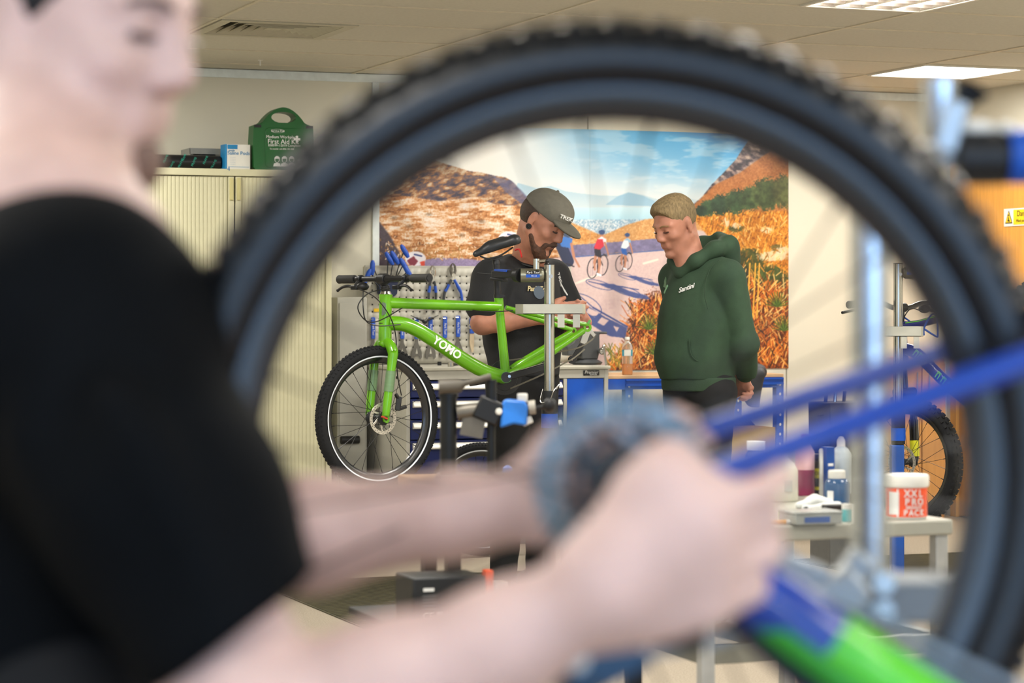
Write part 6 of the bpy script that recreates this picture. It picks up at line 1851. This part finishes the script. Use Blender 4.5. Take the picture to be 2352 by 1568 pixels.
# row of bottles
JUG = mat('milky_plastic', 'cfcdbd', .4, var=.02, sss=.1)
t, r, H = vessel('white_bottle', 'large milky white bottle behind the hand on the table', 'bottle', 1797, 1150, 72, 120, [(.96, 0), (1, .03), (1, .58), (.8, .70), (.42, .80), (.36, .86)], JUG)
part('cap', MB().lathe([(r * .4, H * .86), (r * .4, H * 1.0), (0, H * 1.0)], None, 20), WHITE, t)
part('hazard_label', MB().prism(rrect(-.011, .011, -.016, .016, .001), -.004, .0012, basis(Vector((t.location.x + r * .3, t.location.y - r * .97, TZ + H * .3)), Vector((.95, .3, 0)), Vector((0, 0, 1)), Vector((.3, -.95, 0)))), mat('grey_print', 'a9b3a9'), t, world=True)
t, r, H = vessel('magenta_bottle', 'bottle of magenta cleaning liquid beside the milky bottle', 'bottle', 1849, 1138, 44, 66, [(.95, 0), (1, .04), (1, .9)], mat('magenta_liquid', '8a2f55', .3, var=.05))
part('upper', MB().lathe([(r, H * .9), (r, H * 1.5), (r * .5, H * 1.8), (r * .4, H * 1.95)], None, 24, caps=False), mat('pink_plastic', 'd9aeb2', .3, var=0), t)
part('cap', MB().lathe([(r * .45, H * 1.93), (r * .45, H * 2.15), (0, H * 2.15)], None, 18), mat('red_cap', 'a02536', .4), t)
t, r, H = vessel('oil_bottle', 'black oil bottle with yellow label between magenta and blue bottles', 'bottle', 1877, 1136, 32, 92, [(.95, 0), (1, .03), (1, .72), (.75, .8), (.4, .84)], BLACK)
part('label', MB().lathe([(r * 1.02, H * .42), (r * 1.02, H * .66)], None, 20, caps=False), mat('label_yellow', 'b9b21f', .45), t)
part('label_band', MB().lathe([(r * 1.02, H * .12), (r * 1.02, H * .2)], None, 20, caps=False), mat('label_yellow', 'b9b21f'), t)
part('cap', MB().lathe([(r * .4, H * .84), (r * .36, H * 1.0), (0, H * 1.0)], None, 16), BLACK, t)
lm = basis(t.location + Vector((0, -r * 1.03, H * .54)), Vector((1, 0, 0)), Vector((0, 0, 1)), Vector((0, -1, 0)))
text('OIL', .014, lm, PRINTB, t)
t, r, H = vessel('syringe_tube', 'thin silver tube standing in front of the blue carton', 'tube', 1886, 1150, 9, 118, [(1, 0), (1, .97), (.6, 1.0)], ALU)
t = thing('blue_carton', 'narrow blue carton with white lettering behind the bottles', 'box', spot(1903, 1140), RZ)
k = t.location.y / F
part('carton', MB().box(-10 * k, 11 * k, -.012, .02, 0, 112 * k), mat('carton_deep_blue', '14458f', .45), t, bev=.001)
for z in (70, 52, 36):
    part('print_bar', MB().box(-6 * k, 7 * k, -.0126, -.0119, z * k, (z + 6) * k), PRINTW, t)
t, r, H = vessel('spray_bottle', 'tall translucent grey bottle behind the white capped bottle', 'bottle', 1932, 1134, 44, 108, [(.95, 0), (1, .03), (1, .85), (.7, .95), (.4, 1.0)], mat('pale_grey_plastic', 'aab4ba', .35, var=.02))
part('cap', MB().lathe([(r * .42, H * .99), (r * .42, H * 1.12), (r * .2, H * 1.2), (0, H * 1.2)], None, 18), WHITE, t)
t, r, H = vessel('blue_bottle', 'squat bottle of blue fluid with a white cap on the table', 'bottle', 1922, 1156, 58, 72, [(.95, 0), (1, .05), (1, .62), (.8, .76), (.62, .8)], mat('blue_fluid', '2f5580', .15, var=.12, scale=20))
part('cap', MB().lathe([(r * .66, H * .79), (r * .68, H * .82), (r * .68, H * 1.02), (r * .6, H * 1.05), (0, H * 1.05)], None, 24), WHITE, t)
part('label', MB().prism(rrect(-.009, .009, -.014, .014, .002), -.003, .001, basis(t.location + Vector((-r * .62, -r * .80, H * .25)), Vector((.8, -.6, 0)), Vector((0, 0, 1)), Vector((-.6, -.8, 0)))), PRINTW, t, world=True)
t, r, H = vessel('orange_bottle', 'black and orange bottle with a white cap behind the blue tube', 'bottle', 1736, 1140, 50, 122, [(.95, 0), (1, .03), (1, .80), (.7, .88)], BLACK)
part('label', MB().lathe([(r * 1.02, H * .12), (r * 1.02, H * .42)], None, 24, caps=False), mat('label_orange', 'c4411f', .45), t)
part('cap', MB().lathe([(r * .8, H * .88), (r * .84, H * .9), (r * .84, H * 1.04), (0, H * 1.04)], None, 24), WHITE, t)
# cloth, clear box, tube, marker
Cb = Body()
for a, b_, ra, rb in (((1835, 1168), (1872, 1160), .012, .013), ((1872, 1160), (1905, 1165), .016, .012), ((1850, 1176), (1925, 1172), .011, .012)):
    pa, pb = spot(*a), spot(*b_)
    Cb.limb(pa + Vector((0, 0, .008)), pb + Vector((0, 0, .012)), ra, rb, k=.02)
Cb.limb(spot(1868, 1164) + Vector((0, 0, .02)), spot(1885, 1164) + Vector((0, 0, .022)), .010, .008, k=.02).warp(.0035, 90, 4).cut(spot(1880, 1165), (0, 0, -1))
pc = spot(1880, 1168)
t = thing('wipe_cloth', 'crumpled white paper wipe lying behind the clear parts box', 'cloth', pc)
body_part('cloth', Cb, (pc.x - .09, pc.y - .12, TZ - .01), (pc.x + .09, pc.y + .14, TZ + .07), .004, mat('paper_white', 'd5d8d6', .8), t)
t = thing('parts_box', 'clear plastic parts box with blue contents near the table edge', 'box', spot(1875, 1204), RZ)
k = t.location.y / F
part('tray', MB().box(-62 * k, 58 * k, -.02, .07, 0, 24 * k), mat('hazy_plastic', 'b9bdb9', .25, trans=.35, var=0), t, bev=.003)
part('lid', MB().box(-63 * k, 59 * k, -.022, .072, 24.5 * k, 30 * k), MATS['hazy_plastic'], t, bev=.002)
part('blue_parts', MB().box(-40 * k, 25 * k, -.0215, -.0202, 5 * k, 18 * k), mat('parts_blue', '4c66a0', .5), t)
t, r, H = vessel('sealant_tube', 'small cyan and white tube standing at the end of the parts box', 'tube', 1944, 1198, 20, 40, [(1, 0), (1, .7)], mat('cyan_plastic', '5fb0b4', .4))
part('cap', MB().lathe([(r * 1.05, H * .7), (r * 1.05, H * 1.0), (0, H)], None, 16), WHITE, t)
t = thing('black_case', 'flat black case lying behind the clear parts box', 'case', spot(1915, 1180), RZ)
part('case', MB().box(-.03, .03, -.015, .015, 0, .024), BLACK, t, bev=.003)
mk = spot(1795, 1205)
t = thing('marker_pen', 'orange marker pen with a white cap lying by the table edge', 'pen', mk, .15)
part('barrel', MB().tube([(-.035, 0, .0055), (.012, 0, .0055)], .0055, 12), mat('marker_orange', 'e0a13a', .45), t)
part('cap', MB().tube([(.0125, 0, .0055), (.02, 0, .0055), (.032, 0, .0055)], [.006, .005, .003], 12), WHITE, t)
t = thing('lime_stopper', 'small lime green stopper behind the marker pen', 'stopper', spot(1798, 1190), 0)
part('cap', MB().lathe([(.009, 0), (.009, .016), (.006, .02), (0, .02)], None, 14), LIME, t)

# ================================================================ middle distance: wooden table with the truing stand
T2 = .80
lf = on_z(935, 1122, T2)
t = thing('wooden_table', 'wood topped side table under the truing stand, mostly behind the arms', 'table', Vector((lf.x, lf.y, 0)), RZ)
w2, d2 = .50, .50
part('tabletop', MB().box(.14, .14 + w2, 0, d2, T2 - .035, T2), mat('beech_top', 'b08a63', .5, var=.08, scale=6, stretch=(1, 12, 12)), t, bev=.004)
for x0, y0 in ((.20, .26), (.10 + w2, .01), (.20, d2 - .05), (.10 + w2, d2 - .05)):
    part('leg', MB().box(x0, x0 + .035, y0, y0 + .035, 0, T2 - .036), DARKMETAL, t, bev=.002)
SH = .455
part('shelf', MB().box(.0, .10 + w2 + .03, .02, d2 - .01, SH - .018, SH), mat('dark_shelf', '1f1f20', .6), t, bev=.003)
cs = P(1020, 1405, lf.y + .10)
t = thing('black_hard_case', 'black case with pale printed symbols and an orange end on the lower shelf', 'case', Vector((cs.x, cs.y, SH + .0015)), RZ)
k = cs.y / F
hgt = 112 * k
part('case', MB().box(-88 * k, 88 * k, -.04, .10, 0, hgt), mat('case_black', '17191c', .45), t, bev=.006)
part('orange_end', MB().box(89 * k, 107 * k, -.042, -.01, .004, hgt + .012), mat('case_orange', 'e4501a', .45), t, bev=.003)
Mc = FRAMES[t.name] @ basis(Vector((-52 * k, -.0404, 0)), Vector((1, 0, 0)), Vector((0, 0, 1)), Vector((0, -1, 0)))
text('CE', .024, Mc @ Matrix.Translation((0, 26 * k, .0006)), PRINTW, t)
part('bin_symbol', MB().prism([(-.006, -.01), (.006, -.01), (.008, .008), (-.008, .008)], 0, .0006, Mc @ Matrix.Translation((.030, 28 * k, 0))).box(-.008, .008, -.013, -.011, 0, .0006, Mc @ Matrix.Translation((.030, 28 * k, 0))), PRINTW, t, world=True)
part('print_block', MB().prism(rrect(-.012, .016, -.004, .004, .001), 0, .0006, Mc @ Matrix.Translation((0, 84 * k, 0))), PRINTW, t, world=True)
for i in range(5):
    part('print_line', MB().prism(rrect(-.014, .022 - .004 * (i % 2), -.0012, .0012, .0004), 0, .0006, Mc @ Matrix.Translation((0, (70 - 7 * i) * k, 0))), mat('dim_print', '6b6d70', .5), t, world=True)
sp_ = P(1146, 1330, lf.y + .30)
t = thing('white_carton', 'small white and blue carton beside the orange case end', 'box', Vector((sp_.x, sp_.y, SH + .0015)), RZ)
part('carton', MB().box(-.017, .017, -.02, .02, .012, .085), WHITE, t, bev=.001)
part('blue_base', MB().box(-.018, .018, -.021, .021, 0, .0115), CYAN, t)
sp_ = P(1215, 1330, lf.y + .26)
t = thing('spanner_set', 'chrome spanners lying in a dark tray on the lower shelf', 'spanners', Vector((sp_.x, sp_.y, SH + .0015)), RZ)
part('tray', MB().box(-.07, .08, -.06, .06, 0, .012), BLACK, t, bev=.003)
for i in range(5):
    y = -.045 + i * .022
    part('spanner', MB().bar((-.055, y, .016), (.05, y + .006, .016), .009, .004).lathe([(.010, -.003), (.005, -.003), (.005, .003), (.010, .003)], Matrix.Translation((.058, y + .006, .016)), 12, closed=True), CHROME, t)
# truing stand
ty = lf.y + .30
ts0 = P(1090, 1085, ty)
t = thing('truing_stand', 'black truing stand with a blue clamp on the wooden table', 'truing stand', Vector((ts0.x, ts0.y, T2 + .001)), 0)
def Q(px, py, dy=0.): return P(px, py, ty + dy)
bz_ = T2 + .0015
def fl(px): return Vector((P(px, 900, ty).x, ty, bz_))
part('base', MB().box(-.10, .20, -.07, .07, .0005, .016), BLACK, t, bev=.004)
part('post', MB().tube([fl(1030) + Vector((0, 0, .015)), Q(1030, 912)], .0215, 20), mat('post_black', '1d2023', .35, .4), t, world=True)
part('post_cap', MB().tube([Q(1030, 912), Q(1030, 903)], .0255, 20), DARKMETAL, t, world=True)
part('handle', MB().tube([Q(1008, 888, -.02), Q(1055, 886, -.02), Q(1068, 880, -.02), Q(1128, 864, -.02)], [.019, .018, .008, .008], 12), mat('worn_handle', '5a544a', .5), t, world=True)
part('post', MB().tube([fl(1128) + Vector((0, 0, .015)), Q(1128, 935)], .011, 14).tube([Q(1128, 935), Q(1128, 872)], .0145, 14), MATS['post_black'], t, world=True)
part('cross_arm', MB().tube([Q(1050, 948), Q(1108, 940), Q(1115, 940)], [.022, .02, .015], 14).bar(Q(1060, 975), Q(1112, 985), .03, .05), mat('arm_grey', '6a655c', .45, .5), t, world=True)
part('clamp_block', MB().bar(Q(1095, 930), Q(1150, 955), .05, .06), BLACK, t, world=True, bev=.006)
part('blue_clamp', MB().prism([(-32 * .0011, -.036), (-.030, .030), (-.02, .038), (.030, .034), (.036, .02), (.033, -.03), (.0, -.025)], -.025, .025, basis(Q(1180, 950), Vector((1, 0, 0)), Vector((0, 0, 1)), Vector((0, -1, 0)))), mat('clamp_blue', '2f7fe0', .35), t, world=True, bev=.006)
part('clamp_bolt', MB().tube([Q(1146, 945, -.03), Q(1146, 945, -.02)], .009, 12).bar(Q(1188, 913), Q(1212, 913), .026, .022).bar(Q(1200, 972), Q(1222, 962), .02, .018), WHITE, t, world=True, bev=.003)
part('clamp_rod', MB().tube([Q(1208, 940), Q(1258, 932)], .006, 10).ball(Q(1262, 930), .018), BLACK, t, world=True)
part('rod_sleeve', MB().tube([Q(1214, 936), Q(1230, 934)], .018, 14), mat('sleeve_white', 'b8b2a4', .45), t, world=True)
b = on_z(1165, 1092, T2)
solo('blue_stopper', MB().lathe([(.012, 0), (.014, .01), (.012, .022), (.004, .028), (0, .028)], Matrix.Translation(Vector((b.x, b.y, T2 + .001))), 16), mat('clamp_blue', '2f7fe0'), 'small blue stopper on the wooden table edge', 'stopper', Vector((b.x, b.y, T2 + .001)))

# ================================================================ near stand on the right
ny = 2.45
mx = P(2500, 700, ny)
t = thing('repair_stand', 'blurred chrome work stand close to the camera on the right', 'repair stand', Vector((mx.x, mx.y, 0)))
BCH = mat('stand_chrome', 'c6ccd2', .24, 1.0, var=.02)
zb_, zt_ = P(1997, 1340, ny).z, P(1997, 462, ny).z
xp = P(1997, 700, ny).x
part('floor_plate', MB().box(-.2, .2, -.2, .2, 0, .012), DARKMETAL, t, bev=.004)
part('mast', MB().tube([(0, 0, .012), (0, 0, P(0, 330, ny).z)], .028, 20), BCH, t)
part('pole', MB().tube([Vector((xp, ny, zb_)), Vector((xp, ny, zt_ - .004)), Vector((xp, ny, zt_))], [.0205, .0205, .017], 24), BCH, t, world=True)
zc = P(0, 1372, ny).z
GRYB = mat('tray_blue_grey', '7d858c', .5, .2)
part('cross_bar', MB().box(P(1890, 0, ny).x - mx.x, .03, -.05, .05, zc - .021, zc + .021), GRYB, t, bev=.004)
part('pole_socket', MB().tube([Vector((xp, ny, zc + .0)), Vector((xp, ny, zb_ + .012))], .027, 18), STEEL, t, world=True)
for py in (1340, 1402):
    part('bolt', MB().tube([P(2030, py, ny - .055), P(2030, py, ny - .068)], .011, 12), CHROME, t, world=True)
part('bracket', MB().bar(P(1935, 1290, ny - .06), P(1990, 1330, ny - .06), .03, .04).bar(P(1850, 1360, ny - .09), P(1900, 1470, ny - .1), .03, .03).bar(P(1900, 1330, ny - .07), P(1960, 1400, ny - .07), .04, .05).bar(P(1790, 1300, ny - .05), P(1900, 1340, ny - .06), .022, .03), mat('cast_silver', 'a9b0b4', .35, .6), t, world=True, bev=.005)
cy_ = 2.25
def QN(px, py, dy=0.): return P(px, py, cy_ + dy)
part('clamp_barrel', MB().tube([QN(2192, 362), QN(2200, 362), QN(2305, 362), QN(2312, 362)], [.019, .0255, .0255, .022], 24), BLACK, t, world=True)
part('clamp_sleeve', MB().tube([QN(2313, 358), QN(2400, 358), QN(2420, 358), mx + Vector((0, 0, QN(0, 358).z - EYE))], [.0265, .0265, .022, .022], 24), mat('sleeve_blue', '0d4fb0', .4), t, world=True)
part('clamp_screw', MB().tube([QN(2160, 182), QN(2160, 300), QN(2150, 330)], [.018, .018, .012], 18), BCH, t, world=True)
part('screw_nut', MB().bar(QN(2150, 285), QN(2205, 300), .04, .05).tube([QN(2180, 300), QN(2172, 380)], .012, 12), mat('cast_silver', 'a9b0b4'), t, world=True, bev=.005)
part('screw_handle', MB().tube([QN(2168, 205), QN(2225, 222), QN(2240, 200)], [.009, .011, .016], 12), DARKMETAL, t, world=True)
part('clamp_pin', MB().ball(QN(2237, 296), (.022, .012, .008)).ball(QN(2310, 300), (.012, .012, .008)), WHITE, t, world=True)

# ================================================================ the near bicycle: back wheel, stays, gears
wy = 1.79
NBY = math.radians(5)
NW = Plane(1415, 1100, wy, NBY)
wcN = NW(1415, 1100)
fb = thing('blue_bicycle', 'blurred blue and green mountain bike whose big back wheel frames the view', 'bicycle', Vector((wcN.x, wcN.y, 0)))
NBLUE = mat('frame_royal_blue', '003a9c', .3, var=.04, coat=.5)
NGREEN = mat('frame_bright_green', '4fc514', .32, var=.03, coat=.4)
wheel(fb, wcN, NW.d, Vector((0, 0, 1)), NW.n, .341, .0265, 32, .062, 0, False, 'back_wheel', (.006, .012), 66, .0135, .026, spoke_r=.0011, tm=NEAR_RUBBER)
Nn = -NW.n                                  # toward the camera
# cassette
mb_list = [(.064, .030, 'x'), (.053, .036, None), (.040, .045, None), (.028, .055, None)]
for i, (r, off, c_) in enumerate(mb_list):
    n = int(r * 2 * PI / .0127)
    out = []
    for k in range(n * 2):
        a = 2 * PI * k / (n * 2)
        rr = r + (.0022 if k % 2 == 0 else -.0018)
        out.append((rr * math.cos(a), rr * math.sin(a)))
    kk = .84
    inn = [(r * kk * math.cos(2 * PI * k / (n * 2)), r * kk * math.sin(2 * PI * k / (n * 2))) for k in range(n * 2)]
    mm = MB().ring(out, inn, off, off + .002, basis(wcN, NW.d, Vector((0, 0, 1)), Nn))
    for k in range(5):
        a = 2 * PI * k / 5 + i * .2
        p0 = wcN + (NW.d * math.cos(a) + Vector((0, 0, 1)) * math.sin(a)) * r * .76 + Nn * (off + .001)
        mm.bar(wcN + Nn * (off + .001), p0, .005, .0018, Nn)
    part('sprocket', mm, mat('sprocket_silver', '7b8b93', .4, .5) if i < 2 else mat('sprocket_black', '3b4750', .4, .6), fb, world=True)
part('axle_nut', MB().tube([wcN + Nn * .058, wcN + Nn * .078], [.012, .010], 14), STEEL, fb, world=True)
def ns(px, py, Y): return P(px, py, Y)
part('seat_stay', MB().tube([ns(1575, 1113, 1.712), ns(1640, 1089, 1.710), ns(2352, 829, 1.716), ns(2640, 724, 1.76)], [.0112, .0104, .0104, .012], 16), NBLUE, fb, world=True)
part('seat_stay', MB().tube([ns(1550, 1016, 1.868), ns(1640, 984, 1.868), ns(2200, 799, 1.860), ns(2640, 655, 1.80)], [.011, .0100, .0100, .012], 16), NBLUE, fb, world=True)
part('seat_tube', MB().tube([ns(2620, 560, 1.78), ns(2600, 1900, 1.78)], .017, 16), NBLUE, fb, world=True)
part('chain_stay', MB().tube([ns(1500, 1170, 1.712), ns(1640, 1290, 1.700), ns(1790, 1400, 1.690), ns(2010, 1565, 1.685), ns(2560, 1900, 1.73)], [.014, .020, .0245, .0255, .022], 20), NBLUE, fb, world=True)
part('chain_stay', MB().tube([ns(1480, 1150, 1.868), ns(1700, 1330, 1.868), ns(2560, 1900, 1.82)], [.013, .018, .02], 14), NBLUE, fb, world=True)
part('green_panel', MB().tube([ns(1905, 1478, 1.6865), ns(2010, 1557, 1.684), ns(2420, 1820, 1.715)], [.0255, .0263, .0235], 20), NGREEN, fb, world=True)
part('green_stripe', MB().tube([ns(1705, 1395, 1.688), ns(1800, 1455, 1.678), ns(1990, 1590, 1.672), ns(2300, 1800, 1.68)], [.006, .0125, .014, .012], 14), mat('stripe_green', '2f9b2a', .35, var=.03), fb, world=True)
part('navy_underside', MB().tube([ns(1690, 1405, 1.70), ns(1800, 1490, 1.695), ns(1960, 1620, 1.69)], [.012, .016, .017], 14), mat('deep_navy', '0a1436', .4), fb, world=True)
part('dropout', MB().prism([(-.012, -.012), (.03, -.03), (.055, -.015), (.04, .006), (-.01, .012)], -.003, .003, basis(wcN + Nn * .072, NW.d, Vector((0, 0, 1)), Nn)), BLACK, fb, world=True, bev=.002)
mbc = MB()
chain_path(mbc, [ns(1330, 1515, 1.735), ns(1500, 1500, 1.735), ns(1900, 1440, 1.735), ns(2230, 1575, 1.735), ns(2500, 1720, 1.735)])
chain_path(mbc, [ns(1415, 985, 1.74), ns(1700, 1200, 1.74), ns(2060, 1440, 1.74), ns(2500, 1650, 1.74)])
part('chain', mbc, mat('chain_grey', '8b9096', .4, .7), fb, world=True, kind='stuff')
part('derailleur', MB().bar(ns(1500, 1300, 1.72), ns(1440, 1450, 1.71), .03, .03).bar(ns(1440, 1450, 1.71), ns(1620, 1462, 1.70), .022, .02), BLACK, fb, world=True, bev=.004)
part('derailleur_cage', MB().bar(ns(1450, 1460, 1.70), ns(1300, 1540, 1.70), .006, .034).bar(ns(1470, 1475, 1.72), ns(1320, 1555, 1.72), .006, .034), mat('cage_blue_grey', '37516b', .35, .5), fb, world=True)
part('jockey_wheel', MB().lathe([(.004, -.005), (.019, -.005), (.021, 0), (.019, .005), (.004, .005)], basis(ns(1325, 1540, 1.71), NW.d, Vector((0, 0, 1)), Nn), 16, closed=True), BLACK, fb, world=True)
part('cage_bolt', MB().ball(ns(1325, 1517, 1.685), (.0085, .004, .0085)), mat('bolt_bright', 'd4e4ee', .3, .4), fb, world=True)

# ================================================================ the person in front
FP = P(60, 1500, 1.86); FP.z = 0
q, ff_, fl_, QM = local(FP, (.93, .36, 0))
fp = thing('person', 'blurred person in a black t-shirt at left working on the near wheel', 'person', FP)
FSK = mat('skin_pale', 'd6b3a8', .5, var=.07, scale=30, sss=.12)
fM = head_frame((.90, -.42), math.radians(13))
nose_t = P(428, 190, 1.96)
cF = nose_t - fM @ Vector((.114, 0, -.035)) * 1.04
B = Body()
h = head_ops(B, cF, fM, 1.04)
nb_ = P(70, 560, 1.86)
B.limb(h(-.035, 0, -.05), nb_, .058, .066, .03)
B.limb(h(.01, 0, -.09), P(130, 520, 1.86), .04, .05, .03)
RSh, REl, RWr = P(140, 800, 1.74), P(600, 1665, 1.60), P(1330, 1385, 1.565)
LSh, LEl, LWr = P(60, 700, 2.02), P(470, 1262, 1.87), P(1185, 1163, 1.815)
B.limb(nb_ + Vector((0, 0, -.06)), FP + Vector((0, 0, 1.00)), .13, .13, .04)
B.limb(RSh, LSh, .075, .075, .04)
B.chain([RSh, REl], [.06, .050], .02)
B.chain([REl, P(900, 1580, 1.59), P(1160, 1475, 1.575), RWr], [.046, .044, .0365, .031], .02)
B.chain([LSh, LEl], [.055, .045], .02)
B.chain([LEl, LEl.lerp(LWr, .35), LEl.lerp(LWr, .8), LWr], [.042, .042, .031, .0275], .02)
dR = (P(1640, 1288, 1.545) - RWr)
hand_ops(B, RWr, dR, Vector((-.28, -.12, .95)), Vector((.10, .98, .12)), ((.40, .65, .62, .6), (.5, .85, .85, .9), .5), 1.03, thumb=(.62, .72, .10))
for a_, b_, r0_, r1_ in (((1390, 1330), (1540, 1110), .030, .0215), ((1540, 1110), (1615, 1130), .0205, .014), ((1420, 1340), (1590, 1215), .030, .026)):
    B.limb(P(*a_, 1.555), P(*b_, 1.55), r0_, r1_, .02)
dL = (P(1405, 1065, 1.80) - LWr)
hand_ops(B, LWr, dL, Vector((-.5, -.35, .75)), Vector((.35, .80, -.35)), ((.25, .35, .45, .5), (.35, .5, .6, .7), .4), .92, thumb=(.9, .35, .1))
pts = [cF + Vector((.10, 0, .12)), cF - Vector((.16, 0, 0)), RWr + Vector((.20, -.06, 0)), LSh + Vector((0, .10, 0)), P(1680, 900, 1.83), REl - Vector((0, .07, .08)), FP + Vector((-.16, 0, .98)), LWr + Vector((.2, .1, .1))]
lo, hi = bounds(pts, .03)
body_part('body', B, lo, hi, .006, FSK, fp, smooth=2)
S = Body()
S.limb(P(145, 795, 1.74), P(370, 1150, 1.66), .104, .083, .03).limb(P(370, 1150, 1.66), P(600, 1560, 1.61), .080, .064, .03)
S.limb(P(60, 760, 2.02), P(300, 1050, 1.93), .082, .075, .04)
for i in range(6):
    S.limb(P(250 + 40 * i, 900 + 80 * i, 1.60), P(330 + 40 * i, 1010 + 90 * i, 1.575), .006, .003, .03)
S.cut(P(530, 1456, 1.62), (.57, 0, -.82)).cut(P(300, 1050, 1.93) if False else P(530, 1456, 1.62), (.57, 0, -.82))
S.limb(nb_ + Vector((-.02, 0, -.13)), FP + Vector((-.01, 0, .92)), .150, .155, .06)
S.limb(nb_ + Vector((-.03, .01, -.02)), nb_ + Vector((.0, 0, -.08)), .068, .09, .03)
S.limb(P(140, 790, 1.75), P(50, 760, 2.04), .100, .095, .04)
S.limb(nb_ + Vector((.0, -.01, -.05)), P(140, 790, 1.75), .060, .104, .03)
for i in range(5):
    S.limb(P(120 + 20 * i, 800 + 60 * i, 1.64), P(60 + 60 * i, 1000 + 90 * i, 1.62), .006, .003, .03)
S.warp(.004, 24, 5)
S.ell(nb_ + Vector((.012, -.005, .045)), (.085, .085, .055), Matrix(((1, 0, 0), (0, 1, 0), (0, 0, 1))), .012, True)
lo, hi = bounds([P(690, 1620, 1.6), FP + Vector((-.18, .0, .9)), LSh + Vector((0, .10, 0)), nb_ + Vector((0, 0, .08)), P(160, 700, 1.62), P(400, 1200, 1.55)], .05)
body_part('shirt', S, lo, hi, .007, mat('black_tshirt', '040609', .8, var=.15, scale=40, bump=.3, bscale=300, spec=.12), fp)
Hf = Body()
def h2(x, y, z): return cF + fM @ Vector((x, y, z)) * 1.04
Hf.ell(h2(-.020, 0, .036), (.110, .089, .106), fM, .01).cut(h2(.070, 0, .060), fM @ Vector((.8, 0, -.6)), .008).cut(h2(.02, 0, -.01), fM @ Vector((.8, 0, -.6)), .012).cut(h2(-.02, 0, -.062), fM @ Vector((.3, 0, -.95)), .012)
for s_ in (-1, 1):
    Hf.ell(h2(-.004, s_ * .092, -.026), (.014, .014, .020), fM, .006, True)
lo, hi = bounds([cF], .17)
body_part('hair', Hf, lo, hi, .006, mat('black_hair', '17171a', .6, var=.2, scale=100, bump=.6), fp)
St = Body()
for s_ in (-1, 1):
    St.limb(h2(.02, s_ * .055, -.075), h2(.058, s_ * .036, -.108), .0165, .0205, .02)
St.ell(h2(.074, 0, -.116), (.024, .03, .021), fM, .02).ell(h2(.06, 0, -.10), (.038, .04, .026), fM, .02)
body_part('stubble', St, lo, hi, .006, mat('stubble_brown', '7c6257', .7, var=.3, scale=150), fp)
for s_ in (-1, 1):
    part('eyebrow', MB().tube(smooth_path([h2(.098, s_ * .014, .018), h2(.095, s_ * .032, .023), h2(.080, s_ * .050, .017)], 4), .003, 6), mat('soft_brow', '5d4a40', .7), fp, world=True)
    part('eye', MB().tube(smooth_path([h2(.0915, s_ * .020, -.006), h2(.0925, s_ * .032, -.0065), h2(.086, s_ * .046, -.006)], 4), .0028, 6), EYEW, fp, world=True)
trousers(q, fp, TROUS, .96)
# ================================================================ lettering becomes plain mesh
def letters_to_mesh():
    dg = bpy.context.evaluated_depsgraph_get()
    for o in [o for o in C.objects if o.type == 'FONT']:
        me = bpy.data.meshes.new_from_object(o.evaluated_get(dg))
        n = bpy.data.objects.new('lettering', me)
        C.objects.link(n)
        n.parent = o.parent
        n.matrix_local = o.matrix_local
        cu = o.data
        bpy.data.objects.remove(o)
        bpy.data.curves.remove(cu)
letters_to_mesh()
